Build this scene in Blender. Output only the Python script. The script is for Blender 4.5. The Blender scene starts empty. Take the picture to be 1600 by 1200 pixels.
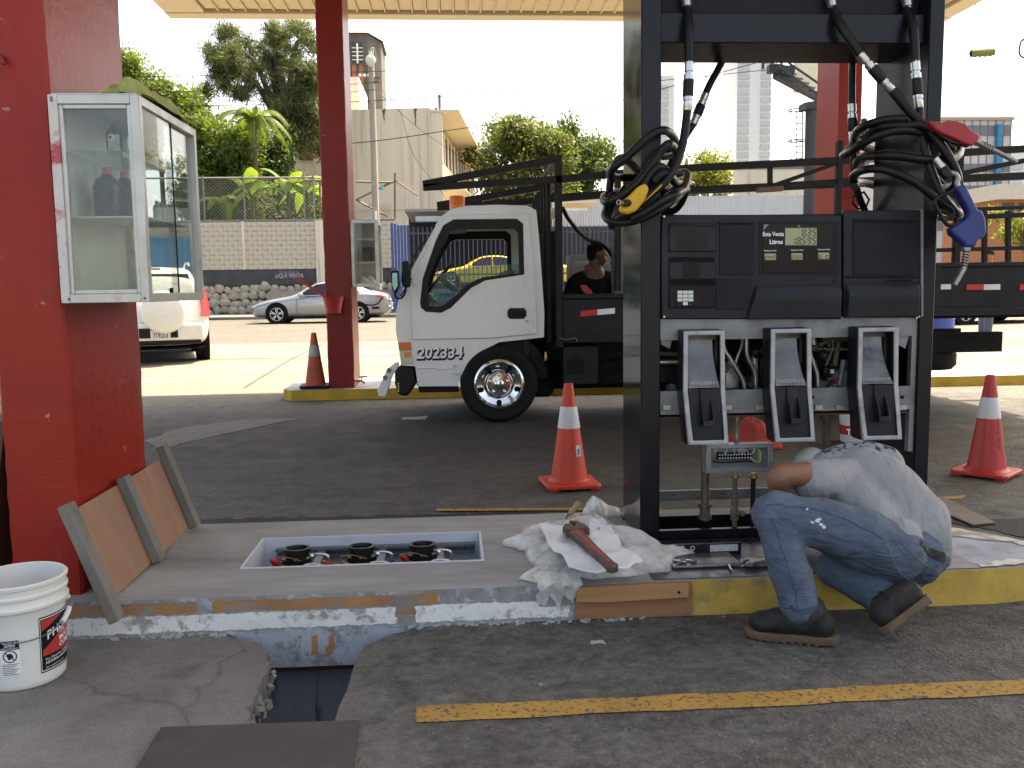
import bpy, bmesh, math, random
from mathutils import Vector, Matrix, Euler, noise as mnoise
from math import sin, cos, pi, radians, hypot
R = random.Random(7)
CANOPY_NEAR = 2.2  # unseen near edge, pulled in so sunlit ground brightens the front faces
sc = bpy.context.scene
COL = sc.collection
# ------------------------------------------------------------------ camera
CAM_H, FPX = 1.35, 1383.0
PITCH, YAW, ROLL = radians(6.2), radians(3.8), radians(0.8)
_F = Vector((sin(YAW)*cos(PITCH), cos(YAW)*cos(PITCH), -sin(PITCH)))
_R0 = Vector((cos(YAW), -sin(YAW), 0)); _U0 = _R0.cross(_F)
_R = _R0*cos(ROLL) - _U0*sin(ROLL); _U = _U0*cos(ROLL) + _R0*sin(ROLL)
cd = bpy.data.cameras.new('camera'); cam = bpy.data.objects.new('camera', cd); COL.objects.link(cam)
cd.sensor_fit = 'HORIZONTAL'; cd.sensor_width = 36; cd.lens = 36*FPX/1600
cd.clip_start = .05; cd.clip_end = 6000
cam.matrix_world = Matrix(((_R.x, _U.x, -_F.x, 0), (_R.y, _U.y, -_F.y, 0), (_R.z, _U.z, -_F.z, CAM_H), (0, 0, 0, 1)))
sc.camera = cam
# ------------------------------------------------------------------ sky, sun, exposure
SUN_EL, SUN_AZ = radians(61), radians(47)      # azimuth clockwise from +Y
w = bpy.data.worlds.new('World'); sc.world = w; w.use_nodes = True
nt = w.node_tree; bg = nt.nodes['Background']
sky = nt.nodes.new('ShaderNodeTexSky'); sky.sky_type = 'NISHITA'; sky.sun_disc = False
sky.sun_elevation = SUN_EL; sky.sun_rotation = SUN_AZ
sky.air_density = 0.6; sky.dust_density = 4.0; sky.ozone_density = 0.0
nt.links.new(sky.outputs[0], bg.inputs[0]); bg.inputs[1].default_value = 0.15
sl = bpy.data.lights.new('sun', 'SUN'); sl.energy = 3.3; sl.angle = radians(.55); sl.color = (1, .955, .89)
so = bpy.data.objects.new('sun', sl); COL.objects.link(so); so.location = (20, 20, 40)
_sd = Vector((sin(SUN_AZ)*cos(SUN_EL), cos(SUN_AZ)*cos(SUN_EL), sin(SUN_EL)))
so.rotation_euler = _sd.to_track_quat('Z', 'Y').to_euler()
vs = sc.view_settings; vs.view_transform = 'Standard'; vs.look = 'None'; vs.gamma = 1; vs.exposure = 2.15; vs.use_white_balance = True; vs.white_balance_temperature = 8400; vs.white_balance_tint = 6; vs.use_curve_mapping = False
sc.render.engine = 'CYCLES'
sc.cycles.max_bounces = 7; sc.cycles.diffuse_bounces = 3; sc.cycles.glossy_bounces = 3; sc.cycles.transparent_max_bounces = 16
# ------------------------------------------------------------------ helpers: rays of the survey
def _ray(px, py): return _F + _R*((px-800)/FPX) - _U*((py-600)/FPX)
def at(px, py, Y):
    d = _ray(px, py); return Vector((0, 0, CAM_H)) + d*(Y/d.y)
def gd(px, py, z=0.0):
    d = _ray(px, py); return Vector((0, 0, CAM_H)) + d*((z-CAM_H)/d.z)
def ppm(Y): return FPX/Y
def zg(y):
    if y < 11.8: return 0.0
    if y < 16: return .13*(y-11.8)/4.2
    if y < 31: return .13 + .09*(y-16)/15
    return .22
# ------------------------------------------------------------------ helpers: objects
TM = {}
def tag(o, label=None, cat=None, group=None, kind=None):
    if label: o['label'] = label
    if cat: o['category'] = cat
    if group: o['group'] = group
    if kind: o['kind'] = kind
    return o
def thing(name, label, cat, loc=(0, 0, 0), rz=0.0, group=None, rot=None):
    o = bpy.data.objects.new(name, None); COL.objects.link(o)
    o.empty_display_size = .1
    o.location = loc
    e = Euler(rot) if rot else Euler((0, 0, rz))
    o.rotation_euler = e
    TM[o.name] = Matrix.Translation(Vector(loc)) @ e.to_matrix().to_4x4()
    return tag(o, label, cat, group)
class MB:
    def __init__(s): s.v = []; s.f = []
    def add(s, vs_, fs):
        b = len(s.v); s.v += [Vector(p) for p in vs_]; s.f += [tuple(i+b for i in q) for q in fs]; return s
    def box(s, x0, x1, y0, y1, z0, z1):
        return s.add([(x0,y0,z0),(x1,y0,z0),(x1,y1,z0),(x0,y1,z0),(x0,y0,z1),(x1,y0,z1),(x1,y1,z1),(x0,y1,z1)],
                     [(0,3,2,1),(4,5,6,7),(0,1,5,4),(1,2,6,5),(2,3,7,6),(3,0,4,7)])
    def boxc(s, c, size, rot=(0, 0, 0)):
        m = Euler(rot).to_matrix() if not isinstance(rot, Matrix) else rot
        h = Vector(size)/2; c = Vector(c)
        pts = [c + m @ Vector((h.x*a, h.y*b, h.z*d)) for d in (-1, 1) for a, b in ((-1,-1),(1,-1),(1,1),(-1,1))]
        return s.add(pts, [(0,3,2,1),(4,5,6,7),(0,1,5,4),(1,2,6,5),(2,3,7,6),(3,0,4,7)])
    def bar(s, p0, p1, w, h=None, up=(0, 0, 1)):
        p0, p1 = Vector(p0), Vector(p1); h = h or w
        t = (p1-p0).normalized(); u = Vector(up)
        if abs(t.dot(u)) > .98: u = Vector((1, 0, 0))
        a = t.cross(u).normalized(); b = a.cross(t)
        o = []
        for p in (p0, p1):
            for i, j in ((-1,-1),(1,-1),(1,1),(-1,1)): o.append(p + a*(i*w/2) + b*(j*h/2))
        return s.add(o, [(0,1,2,3),(7,6,5,4),(0,4,5,1),(1,5,6,2),(2,6,7,3),(3,7,4,0)])
    def tube(s, pts, r, n=8, cap=True, closed=False):
        pts = [Vector(p) for p in pts]; N = len(pts)
        rs = r if isinstance(r, (list, tuple)) else [r]*N
        t0 = (pts[1]-pts[0]).normalized()
        u = t0.orthogonal().normalized(); b = len(s.v); pt = t0
        for i, p in enumerate(pts):
            if closed: t = (pts[(i+1) % N]-pts[i-1]).normalized()
            elif i == 0: t = t0
            elif i == N-1: t = (pts[i]-pts[i-1]).normalized()
            else:
                t = (pts[i+1]-pts[i-1])
                t = t.normalized() if t.length > 1e-9 else pt
            u = (u - t*u.dot(t))
            u = u.normalized() if u.length > 1e-6 else t.orthogonal().normalized()
            wv = t.cross(u); pt = t
            for k in range(n):
                a = 2*pi*k/n; s.v.append(p + (u*cos(a)+wv*sin(a))*rs[i])
        for i in range(N if closed else N-1):
            j = (i+1) % N
            for k in range(n):
                l = (k+1) % n; s.f.append((b+i*n+k, b+i*n+l, b+j*n+l, b+j*n+k))
        if cap and not closed:
            s.f.append(tuple(b+k for k in range(n))[::-1]); s.f.append(tuple(b+(N-1)*n+k for k in range(n)))
        return s
    def cyl(s, p0, p1, r0, r1=None, n=16, cap=True):
        return s.tube([p0, p1], [r0, r0 if r1 is None else r1], n, cap)
    def rings(s, rs, cap=True, close=True):
        n = len(rs[0]); b = len(s.v)
        for r in rs: s.v += [Vector(p) for p in r]
        for i in range(len(rs)-1):
            for k in range(n if close else n-1):
                l = (k+1) % n; s.f.append((b+i*n+k, b+i*n+l, b+(i+1)*n+l, b+(i+1)*n+k))
        if cap:
            s.f.append(tuple(b+k for k in range(n))[::-1]); s.f.append(tuple(b+(len(rs)-1)*n+k for k in range(n)))
        return s
    def lathe(s, prof, c=(0, 0, 0), axis=(0, 0, 1), n=24, cap=True):
        ax = Vector(axis).normalized(); u = ax.orthogonal().normalized() if abs(ax.z) < .99 else Vector((1, 0, 0))
        wv = ax.cross(u); c = Vector(c)
        return s.rings([[c + ax*z + (u*cos(2*pi*k/n)+wv*sin(2*pi*k/n))*r for k in range(n)] for r, z in prof], cap)
    def prism(s, poly, axis, a, b):
        n = len(poly)
        def P(p, t):
            return {'x': (t, p[0], p[1]), 'y': (p[0], t, p[1]), 'z': (p[0], p[1], t)}[axis]
        return s.add([P(p, a) for p in poly]+[P(p, b) for p in poly],
                     [tuple(range(n))[::-1], tuple(range(n, 2*n))]+[(i, (i+1) % n, n+(i+1) % n, n+i) for i in range(n)])
    def quad(s, *p): return s.add(p, [tuple(range(len(p)))])
    def sphere(s, c, r, n=12, m=8):
        rr = (r, r, r) if not isinstance(r, (tuple, list)) else r
        c = Vector(c)
        return s.rings([[c+Vector((rr[0]*sin(pi*(j+.02)/(m+.04))*cos(2*pi*k/n), rr[1]*sin(pi*(j+.02)/(m+.04))*sin(2*pi*k/n), -rr[2]*cos(pi*(j+.02)/(m+.04)))) for k in range(n)] for j in range(m+1)])
    def xf(s, m):
        s.v = [m @ v for v in s.v]; return s
    def build(s, name, mat, parent=None, world=True, bevel=0, seg=1, smooth=40, origin=True, recalc=True):
        if not s.v: return None
        loc = Vector((0, 0, 0)); vs_ = s.v
        if parent is not None:
            if world:
                im = TM[parent.name].inverted(); vs_ = [im @ v for v in vs_]
        elif origin:
            xs = [v.x for v in vs_]; ys = [v.y for v in vs_]; zs = [v.z for v in vs_]
            loc = Vector(((min(xs)+max(xs))/2, (min(ys)+max(ys))/2, min(zs))); vs_ = [v-loc for v in vs_]
        me = bpy.data.meshes.new(name); me.from_pydata([tuple(v) for v in vs_], [], s.f)
        if recalc:
            bm = bmesh.new(); bm.from_mesh(me); bmesh.ops.recalc_face_normals(bm, faces=bm.faces); bm.to_mesh(me); bm.free()
        o = link(name, me, mat, parent); 
        if parent is None: o.location = loc; TM[o.name] = Matrix.Translation(loc)
        if smooth:
            me.polygons.foreach_set('use_smooth', [True]*len(me.polygons))
            if smooth < 179: me.set_sharp_from_angle(angle=radians(smooth))
        if bevel:
            md = o.modifiers.new('bevel', 'BEVEL'); md.width = bevel; md.segments = seg; md.limit_method = 'ANGLE'; md.angle_limit = radians(35)
            md.harden_normals = False
        return o
def link(name, me, mat, parent=None):
    o = bpy.data.objects.new(name, me); COL.objects.link(o)
    if mat is not None and not me.materials:
        for m_ in (mat if isinstance(mat, (list, tuple)) else [mat]): me.materials.append(m_)
    if parent is not None:
        o.parent = parent; TM[o.name] = TM[parent.name]
    return o
def dup(root, loc, rz=0, label=None, group=None, parent=None):
    r = root.copy(); COL.objects.link(r); r.location = loc; r.rotation_euler = (0, 0, rz)
    TM[r.name] = Matrix.Translation(Vector(loc)) @ Matrix.Rotation(rz, 4, 'Z')
    if label: r['label'] = label
    if group: r['group'] = group
    def rec(a, b):
        for ch in a.children:
            c = ch.copy(); COL.objects.link(c); c.parent = b; TM[c.name] = TM[r.name]; rec(ch, c)
    rec(root, r); return r
def spline(pts, n=10):
    P = [Vector(p) for p in pts]; P = [P[0]*2-P[1]]+P+[P[-1]*2-P[-2]]; o = []
    for i in range(1, len(P)-2):
        a, b, c, d = P[i-1:i+3]
        for k in range(n):
            t = k/n; o.append(.5*((2*b)+(c-a)*t+(2*a-5*b+4*c-d)*t*t+(3*b-a-3*c+d)*t**3))
    o.append(P[-2]); return o
def text(s, size, mat, parent, origin, xdir=(1, 0, 0), zdir=(0, 0, 1), name='lettering', align='LEFT', ext=.0006, bold=0, world=True, wscale=1.0, shear=0.0):
    cu = bpy.data.curves.new('t', 'FONT'); cu.body = s; cu.size = size; cu.extrude = ext; cu.align_x = align; cu.offset = bold; cu.resolution_u = 2; cu.shear = shear
    t = bpy.data.objects.new('t', cu); COL.objects.link(t)
    bpy.context.view_layer.update()
    me = bpy.data.meshes.new_from_object(t.evaluated_get(bpy.context.evaluated_depsgraph_get()))
    bpy.data.objects.remove(t); bpy.data.curves.remove(cu)
    x = Vector(xdir).normalized(); z = Vector(zdir).normalized(); o_ = Vector(origin); nrm = x.cross(z)
    mb = MB(); mb.v = [o_ + x*(v.co.x*wscale) + z*v.co.y + nrm*v.co.z for v in me.vertices]; mb.f = [tuple(p.vertices) for p in me.polygons]
    bpy.data.meshes.remove(me)
    return mb.build(name, mat, parent, world=world, smooth=0)
# ------------------------------------------------------------------ helpers: materials
def nodes_of(name):
    m = bpy.data.materials.new(name); m.use_nodes = True
    t = m.node_tree; return m, t, t.nodes['Principled BSDF']
def N(t, kind, **kw):
    n = t.nodes.new(kind)
    for k, v in kw.items():
        if k.startswith('i_'):
            key = k[2:]; key = int(key) if key.isdigit() else key
            n.inputs[key].default_value = v
        else: setattr(n, k, v)
    return n
def noise_(t, scale, detail=5, rough=.55, coord='Object', stretch=None, dist=0):
    tc = N(t, 'ShaderNodeTexCoord'); n = N(t, 'ShaderNodeTexNoise'); n.inputs['Scale'].default_value = scale
    n.inputs['Detail'].default_value = detail; n.inputs['Roughness'].default_value = rough; n.inputs['Distortion'].default_value = dist
    src = tc.outputs[coord]
    if stretch:
        mp = N(t, 'ShaderNodeMapping'); mp.inputs['Scale'].default_value = stretch; t.links.new(src, mp.inputs[0]); src = mp.outputs[0]
    t.links.new(src, n.inputs['Vector']); return n.outputs['Fac']
def ramp(t, fac, stops):
    r = N(t, 'ShaderNodeValToRGB'); el = r.color_ramp.elements
    while len(el) < len(stops): el.new(.5)
    for e, (p, c) in zip(el, stops):
        e.position = p; e.color = (c, c, c, 1) if isinstance(c, (int, float)) else (*c, 1)
    t.links.new(fac, r.inputs[0]); return r.outputs[0]
def mix(t, fac, a, b, mode='MIX'):
    m = N(t, 'ShaderNodeMix', data_type='RGBA', blend_type=mode)
    for s_, v in ((0, fac), (6, a), (7, b)):
        if hasattr(v, 'node'): t.links.new(v, m.inputs[s_])
        elif isinstance(v, (int, float)): m.inputs[s_].default_value = v if s_ == 0 else (v, v, v, 1)
        else: m.inputs[s_].default_value = (*v, 1)
    return m.outputs[2]
def mth(t, op, a, b=0.0, clamp=False):
    m = N(t, 'ShaderNodeMath', operation=op, use_clamp=clamp)
    for i, v in enumerate((a, b)):
        if hasattr(v, 'node'): t.links.new(v, m.inputs[i])
        else: m.inputs[i].default_value = v
    return m.outputs[0]
def bump_(t, bs, h, strength=.3, dist=.01):
    b = N(t, 'ShaderNodeBump'); b.inputs['Strength'].default_value = strength; b.inputs['Distance'].default_value = dist
    t.links.new(h, b.inputs['Height']); t.links.new(b.outputs[0], bs.inputs['Normal'])
def M(name, col, rough=.6, metal=0.0, var=.12, scale=4, bump=0.0, bscale=60, bdist=.004, dirt=None, dscale=3, dlo=.55, dhi=.7, spec=.5, stretch=None, rvar=.1, coat=0, detail=5):
    m, t, b = nodes_of(name)
    c = tuple(col)
    if max(c) < .045: c = tuple(x*.5 for x in c); spec *= .5; dirt = tuple(x*.5 for x in dirt) if dirt else None
    f = noise_(t, scale, detail, stretch=stretch)
    cc = ramp(t, f, [(.25, tuple(max(0, x*(1-var)) for x in c)), (.75, tuple(min(1, x*(1+var)) for x in c))])
    if dirt:
        d = ramp(t, noise_(t, dscale, 8, .65, stretch=stretch), [(dlo, 0), (dhi, 1)])
        cc = mix(t, d, cc, dirt)
    t.links.new(cc, b.inputs['Base Color'])
    b.inputs['Metallic'].default_value = metal; b.inputs['Specular IOR Level'].default_value = spec
    if coat: b.inputs['Coat Weight'].default_value = coat; b.inputs['Coat Roughness'].default_value = .1
    if rvar:
        rr = ramp(t, noise_(t, scale*2.3, 4), [(.3, max(.02, rough-rvar)), (.7, min(1, rough+rvar))]); t.links.new(rr, b.inputs['Roughness'])
    else: b.inputs['Roughness'].default_value = rough
    if bump: bump_(t, b, noise_(t, bscale, 4), bump, bdist)
    return m
def glass_mat(name, tint=(1, 1, 1), refl=1.0, dens=0.0, rough=.02, dcol=(.5, .5, .5)):
    m = bpy.data.materials.new(name); m.use_nodes = True; t = m.node_tree; t.nodes.clear()
    out = N(t, 'ShaderNodeOutputMaterial'); tr = N(t, 'ShaderNodeBsdfTransparent'); tr.inputs[0].default_value = (*tint, 1)
    gl = N(t, 'ShaderNodeBsdfGlossy'); gl.inputs['Roughness'].default_value = rough
    fr = N(t, 'ShaderNodeFresnel'); ge = N(t, 'ShaderNodeNewGeometry'); t.links.new(mth(t, 'ADD', 1.5, mth(t, 'MULTIPLY', ge.outputs['Backfacing'], -.8333)), fr.inputs[0])
    k = mth(t, 'MULTIPLY', fr.outputs[0], refl, True)
    ms = N(t, 'ShaderNodeMixShader'); t.links.new(k, ms.inputs[0]); t.links.new(tr.outputs[0], ms.inputs[1]); t.links.new(gl.outputs[0], ms.inputs[2])
    o = ms.outputs[0]
    if dens:
        df = N(t, 'ShaderNodeBsdfDiffuse'); df.inputs[0].default_value = (*dcol, 1)
        m2 = N(t, 'ShaderNodeMixShader')
        t.links.new(ramp(t, noise_(t, 6, 6), [(.3, dens*.5), (.8, min(1, dens*1.6))]), m2.inputs[0]); t.links.new(o, m2.inputs[1]); t.links.new(df.outputs[0], m2.inputs[2]); o = m2.outputs[0]
    t.links.new(o, out.inputs[0]); return m
def leaf_mat(name, c1, c2, trans=.35):
    m = bpy.data.materials.new(name); m.use_nodes = True; t = m.node_tree; t.nodes.clear()
    out = N(t, 'ShaderNodeOutputMaterial'); g = N(t, 'ShaderNodeNewGeometry')
    c = ramp(t, g.outputs['Random Per Island'], [(0, c1), (1, c2)])
    c = mix(t, ramp(t, noise_(t, .8, 3), [(.35, 0), (.65, .6)]), c, tuple(x*.6 for x in c1))
    p = N(t, 'ShaderNodeBsdfPrincipled'); p.inputs['Roughness'].default_value = .6; p.inputs['Specular IOR Level'].default_value = .3; t.links.new(c, p.inputs['Base Color'])
    tl = N(t, 'ShaderNodeBsdfTranslucent'); t.links.new(mix(t, .5, c, (.25, .35, .03)), tl.inputs[0])
    ms = N(t, 'ShaderNodeMixShader'); ms.inputs[0].default_value = trans
    t.links.new(p.outputs[0], ms.inputs[1]); t.links.new(tl.outputs[0], ms.inputs[2]); t.links.new(ms.outputs[0], out.inputs[0]); return m
# ------------------------------------------------------------------ materials of the setting
def asphalt_mat(name, base, light, oil, lightarea=None):
    m, t, b = nodes_of(name)
    big = noise_(t, .55, 6, .6); mid = noise_(t, 3.2, 5, .7); fine = noise_(t, 140, 3, .6)
    c = mix(t, ramp(t, big, [(.35, 0), (.65, 1)]), base, light)
    c = mix(t, ramp(t, mid, [(.48, 0), (.7, .8)]), c, oil)
    streak = noise_(t, 1.6, 4, .7, stretch=(.35, 2.2, 1)); c = mix(t, ramp(t, streak, [(.5, 0), (.75, .6)]), c, oil)
    c = mix(t, ramp(t, fine, [(.3, .55), (.7, 0)]), c, tuple(x*.45 for x in base))
    grit = noise_(t, 26, 5, .72); c = mix(t, .85, c, ramp(t, grit, [(.30, .42), (.5, 1.0), (.72, 1.55)]), 'MULTIPLY')
    blot = noise_(t, 7.5, 6, .68, dist=.6); c = mix(t, .8, c, ramp(t, blot, [(.33, .5), (.5, 1.0), (.68, 1.35)]), 'MULTIPLY')
    scuff = noise_(t, 5, 5, .75, stretch=(.22, 2.6, 1)); c = mix(t, ramp(t, scuff, [(.64, 0), (.72, .5)]), c, tuple(min(1, x*1.9) for x in light))
    tc = N(t, 'ShaderNodeTexCoord'); vo = N(t, 'ShaderNodeTexVoronoi'); vo.inputs['Scale'].default_value = 75; t.links.new(tc.outputs['Object'], vo.inputs['Vector'])
    sp = ramp(t, vo.outputs['Color'], [(.72, 0), (.86, .8)])
    sp2 = ramp(t, vo.outputs['Distance'], [(.25, 1), (.4, 0)])
    c = mix(t, mix(t, 1.0, sp, sp2, 'MULTIPLY'), c, (.19, .185, .175))
    vo2 = N(t, 'ShaderNodeTexVoronoi'); vo2.inputs['Scale'].default_value = 9; t.links.new(tc.outputs['Object'], vo2.inputs['Vector'])
    chips = mix(t, 1.0, ramp(t, vo2.outputs['Color'], [(.86, 0), (.9, 1)]), ramp(t, vo2.outputs['Distance'], [(.05, 1), (.09, 0)]), 'MULTIPLY')
    c = mix(t, chips, c, (.4, .39, .37))
    if name == 'asphalt':
        sx = N(t, 'ShaderNodeSeparateXYZ'); t.links.new(tc.outputs['Object'], sx.inputs[0])
        e = mth(t, 'ADD', mth(t, 'ADD', sx.outputs[0], mth(t, 'MULTIPLY', sx.outputs[1], .25)), mth(t, 'MULTIPLY', mth(t, 'SUBTRACT', mid, .5), 1.2))
        oily_shade = mth(t, 'MULTIPLY', ramp(t, mth(t, 'ADD', mth(t, 'MULTIPLY', mth(t, 'ABSOLUTE', mth(t, 'SUBTRACT', sx.outputs[1], 8.0)), .25), mth(t, 'MULTIPLY', big, .5)), [(.45, 1), (1.0, 0)]), .85)  # canopy and truck shade put into the colour, along with oily ground
        c = mix(t, oily_shade, c, mix(t, .8, (.026, .023, .018), ramp(t, blot, [(.33, .5), (.68, 1.6)]), 'MULTIPLY'))
        k = mth(t, 'MULTIPLY', ramp(t, e, [(.0, 1), (.55, 0)]), ramp(t, sx.outputs[1], [(0, 1), (1, 1)]))
        k = mth(t, 'MULTIPLY', k, mth(t, 'LESS_THAN', sx.outputs[1], 3.47))
        c = mix(t, mth(t, 'MULTIPLY', k, .75), c, mix(t, ramp(t, mix(t, .5, fine, mid), [(.35, 0), (.6, 1)]), (.10, .092, .08), (.25, .24, .22)))
    # worn crack lines
    vc = N(t, 'ShaderNodeTexVoronoi', feature='DISTANCE_TO_EDGE'); vc.inputs['Scale'].default_value = .42
    nd = N(t, 'ShaderNodeTexNoise'); nd.inputs['Scale'].default_value = 2.5; nd.inputs['Detail'].default_value = 3
    t.links.new(tc.outputs['Object'], nd.inputs['Vector'])
    va = N(t, 'ShaderNodeVectorMath', operation='MULTIPLY_ADD'); va.inputs[1].default_value = (.5, .5, .5)
    t.links.new(nd.outputs['Color'], va.inputs[0]); t.links.new(tc.outputs['Object'], va.inputs[2]); t.links.new(va.outputs[0], vc.inputs['Vector'])
    crack = ramp(t, vc.outputs['Distance'], [(.0, .65), (.006, 0)])
    c = mix(t, mth(t, 'MULTIPLY', crack, .55), c, tuple(x*.4 for x in oil))
    # spilled spots
    vs2 = N(t, 'ShaderNodeTexVoronoi'); vs2.inputs['Scale'].default_value = 2.3; vs2.inputs['Randomness'].default_value = 1.0; t.links.new(va.outputs[0], vs2.inputs['Vector'])
    spots = mix(t, 1.0, ramp(t, vs2.outputs['Color'], [(.6, 0), (.7, 1)]), ramp(t, vs2.outputs['Distance'], [(.05, .8), (.22, 0)]), 'MULTIPLY')
    c = mix(t, spots, c, tuple(x*.5 for x in oil))
    t.links.new(c, b.inputs['Base Color'])
    t.links.new(ramp(t, mid, [(.4, .9), (.75, .62)]), b.inputs['Roughness'])
    bump_(t, b, mix(t, .4, mix(t, .5, grit, vo.outputs['Distance']), crack, 'SUBTRACT'), .8, .010); return m
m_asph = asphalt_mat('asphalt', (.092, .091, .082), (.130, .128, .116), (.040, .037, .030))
m_apron = M('apron_concrete', (.165, .15, .122), .9, var=.3, scale=1.3, detail=8, bump=.3, bscale=50, dirt=(.10, .088, .066), dscale=.6, dlo=.5, dhi=.75, stretch=(.35, 1.4, 1))
m_road = asphalt_mat('road_asphalt', (.095, .089, .079), (.120, .112, .099), (.08, .074, .065))
m_walk = M('sidewalk_concrete', (.2, .19, .18), .9, var=.2, scale=1.2, bump=.3)
m_soil = M('soil', (.11, .095, .06), .95, var=.3, scale=1)
m_conc = M('fresh_concrete', (.262, .258, .246), .88, var=.34, scale=3.2, detail=9, bump=.5, bscale=22, bdist=.008, dirt=(.36, .355, .34), dscale=2.3, dlo=.45, dhi=.7, stretch=(.5, 1.6, 1))
m_conc_old = M('old_concrete', (.19, .18, .165), .95, var=.25, scale=9, bump=.9, bscale=18, bdist=.02)
m_pit = M('pit_paint', (.50, .53, .58), .55, var=.08, scale=3, bump=.1, bscale=20, dirt=(.3, .33, .4), dscale=4, dlo=.6, dhi=.8)
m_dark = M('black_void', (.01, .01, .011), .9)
m_sump = M('sump_fibreglass', (.46, .49, .56), .35, var=.2, scale=2, dirt=(.03, .03, .035), dscale=5, stretch=(3, 1, .6))
def kerb_mat():
    m, t, b = nodes_of('kerb_paint')
    tc = N(t, 'ShaderNodeTexCoord'); sx = N(t, 'ShaderNodeSeparateXYZ'); t.links.new(tc.outputs['Object'], sx.inputs[0])
    n1 = noise_(t, 11, 8, .7); n2 = noise_(t, 30, 6, .7)
    x = mth(t, 'ADD', sx.outputs[0], mth(t, 'MULTIPLY', mth(t, 'SUBTRACT', n2, .5), .05))
    z = mth(t, 'ADD', sx.outputs[2], mth(t, 'MULTIPLY', mth(t, 'SUBTRACT', n2, .5), .03))
    conc = ramp(t, n1, [(.3, (.17, .165, .155)), (.7, (.30, .30, .30))])
    conc = mix(t, ramp(t, noise_(t, 17, 8, .7), [(.52, 0), (.62, 1)]), conc, (.36, .39, .44))
    org = ramp(t, noise_(t, 5, 6), [(.3, (.30, .145, .055)), (.7, (.37, .19, .08))]); org = mix(t, ramp(t, noise_(t, 6, 7, .7, stretch=(1, 1, 2.5)), [(.52, 0), (.6, .9)]), org, (.22, .20, .175))
    wht = ramp(t, noise_(t, 14, 7, .7), [(.38, (.3, .29, .27)), (.48, (.68, .67, .65))])
    yel = ramp(t, noise_(t, 7, 7, .65), [(.3, (.40, .26, .06)), (.6, (.58, .37, .07))])
    yel = mix(t, ramp(t, noise_(t, 4.5, 9, .7), [(.56, 0), (.7, .8)]), yel, (.16, .13, .08))
    g = lambda a, v: mth(t, 'GREATER_THAN', a, v)
    l = lambda a, v: mth(t, 'LESS_THAN', a, v)
    mul = lambda *a: a[0] if len(a) == 1 else mth(t, 'MULTIPLY', a[0], mul(*a[1:]))
    c = conc
    c = mix(t, mul(g(z, .088), l(z, .135), l(x, -.23), g(x, -.97)), c, org)
    c = mix(t, mul(g(z, .05), l(z, .135), g(x, -.27), l(x, -.08)), c, org)
    c = mix(t, mul(g(z, .088), l(z, .135), l(x, -1.03)), c, org)
    c = mix(t, mul(g(z, .014), l(z, .082), l(x, -.25)), c, wht)
    c = mix(t, mul(g(z, .016), l(z, .085), g(x, -.17), l(x, .33)), c, wht)
    c = mix(t, mul(g(z, .016), l(z, .058), g(x, .3), l(x, .45)), c, wht)
    c = mix(t, mul(l(z, .004), ramp(t, n1, [(.42, 0), (.5, .85)])), c, (.33, .37, .43))
    c = mix(t, mul(l(z, -.02), g(z, -.105), g(x, -.64), l(x, -.50), ramp(t, noise_(t, 9, 3, stretch=(3, 1, .4)), [(.5, 0), (.53, 1)])), c, org)
    c = mix(t, g(x, .96), c, yel)
    t.links.new(c, b.inputs['Base Color']); b.inputs['Roughness'].default_value = .75
    bump_(t, b, mix(t, .5, n1, n2), .7, .012); return m
m_kerb = kerb_mat()
m_yk = M('yellow_kerb_paint', (.50, .31, .03), .7, var=.25, scale=4, dirt=(.14, .12, .09), dscale=3, dlo=.58, dhi=.75, bump=.3, bscale=30)
m_ipaint = M('blue_grey_island_paint', (.30, .34, .42), .6, var=.2, scale=5, dirt=(.16, .17, .2), dscale=6, dlo=.5, dhi=.7, bump=.15)
m_wpaint = M('white_worn_paint', (.62, .60, .54), .7, var=.2, scale=12, dirt=(.3, .28, .25), dscale=9, dlo=.5, dhi=.6)
m_line = None
def line_mat():
    m, t, b = nodes_of('yellow_road_paint')
    n = noise_(t, 55, 5, .7)
    c = mix(t, ramp(t, n, [(.40, 0), (.47, 1)]), (.07, .068, .062), ramp(t, noise_(t, 3, 6), [(.3, (.33, .18, .035)), (.7, (.46, .26, .05))]))
    t.links.new(c, b.inputs['Base Color']); b.inputs['Roughness'].default_value = .8; bump_(t, b, n, .4, .005); return m
m_line = line_mat()
def red_mat(name, c1, c2, sp=.5):
    m, t, b = nodes_of(name)
    c = ramp(t, noise_(t, 1.6, 6), [(.3, c1), (.7, c2)])
    c = mix(t, ramp(t, noise_(t, 45, 4, .6), [(.70, 0), (.74, .8)]), c, (.16, .05, .04))
    c = mix(t, ramp(t, noise_(t, 2.2, 9, .7, stretch=(1, 1, .3)), [(.6, 0), (.75, .35)]), c, (.34, .19, .18))
    c = mix(t, ramp(t, noise_(t, 13, 7, .75), [(.655, 0), (.67, .9)]), c, (.33, .22, .20))
    c = mix(t, ramp(t, noise_(t, 3.5, 8, .75, stretch=(1.5, 1.5, .25)), [(.55, 0), (.72, .55)]), c, (.10, .012, .010))
    t.links.new(c, b.inputs['Base Color']); b.inputs['Roughness'].default_value = .34; b.inputs['Specular IOR Level'].default_value = sp*.5
    bump_(t, b, mix(t, .5, noise_(t, 26, 5), noise_(t, 6, 5, .65, stretch=(.5, .5, 3))), .38, .010); return m
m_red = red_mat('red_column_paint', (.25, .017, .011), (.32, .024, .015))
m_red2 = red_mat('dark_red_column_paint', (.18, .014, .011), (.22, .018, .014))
m_soffit = M('cream_soffit', (.66, .54, .36), .6, var=.06, scale=1.5, dirt=(.5, .4, .27), dscale=2, dlo=.6, dhi=.8)
m_fascia = M('grey_fascia', (.16, .17, .2), .5)
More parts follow.
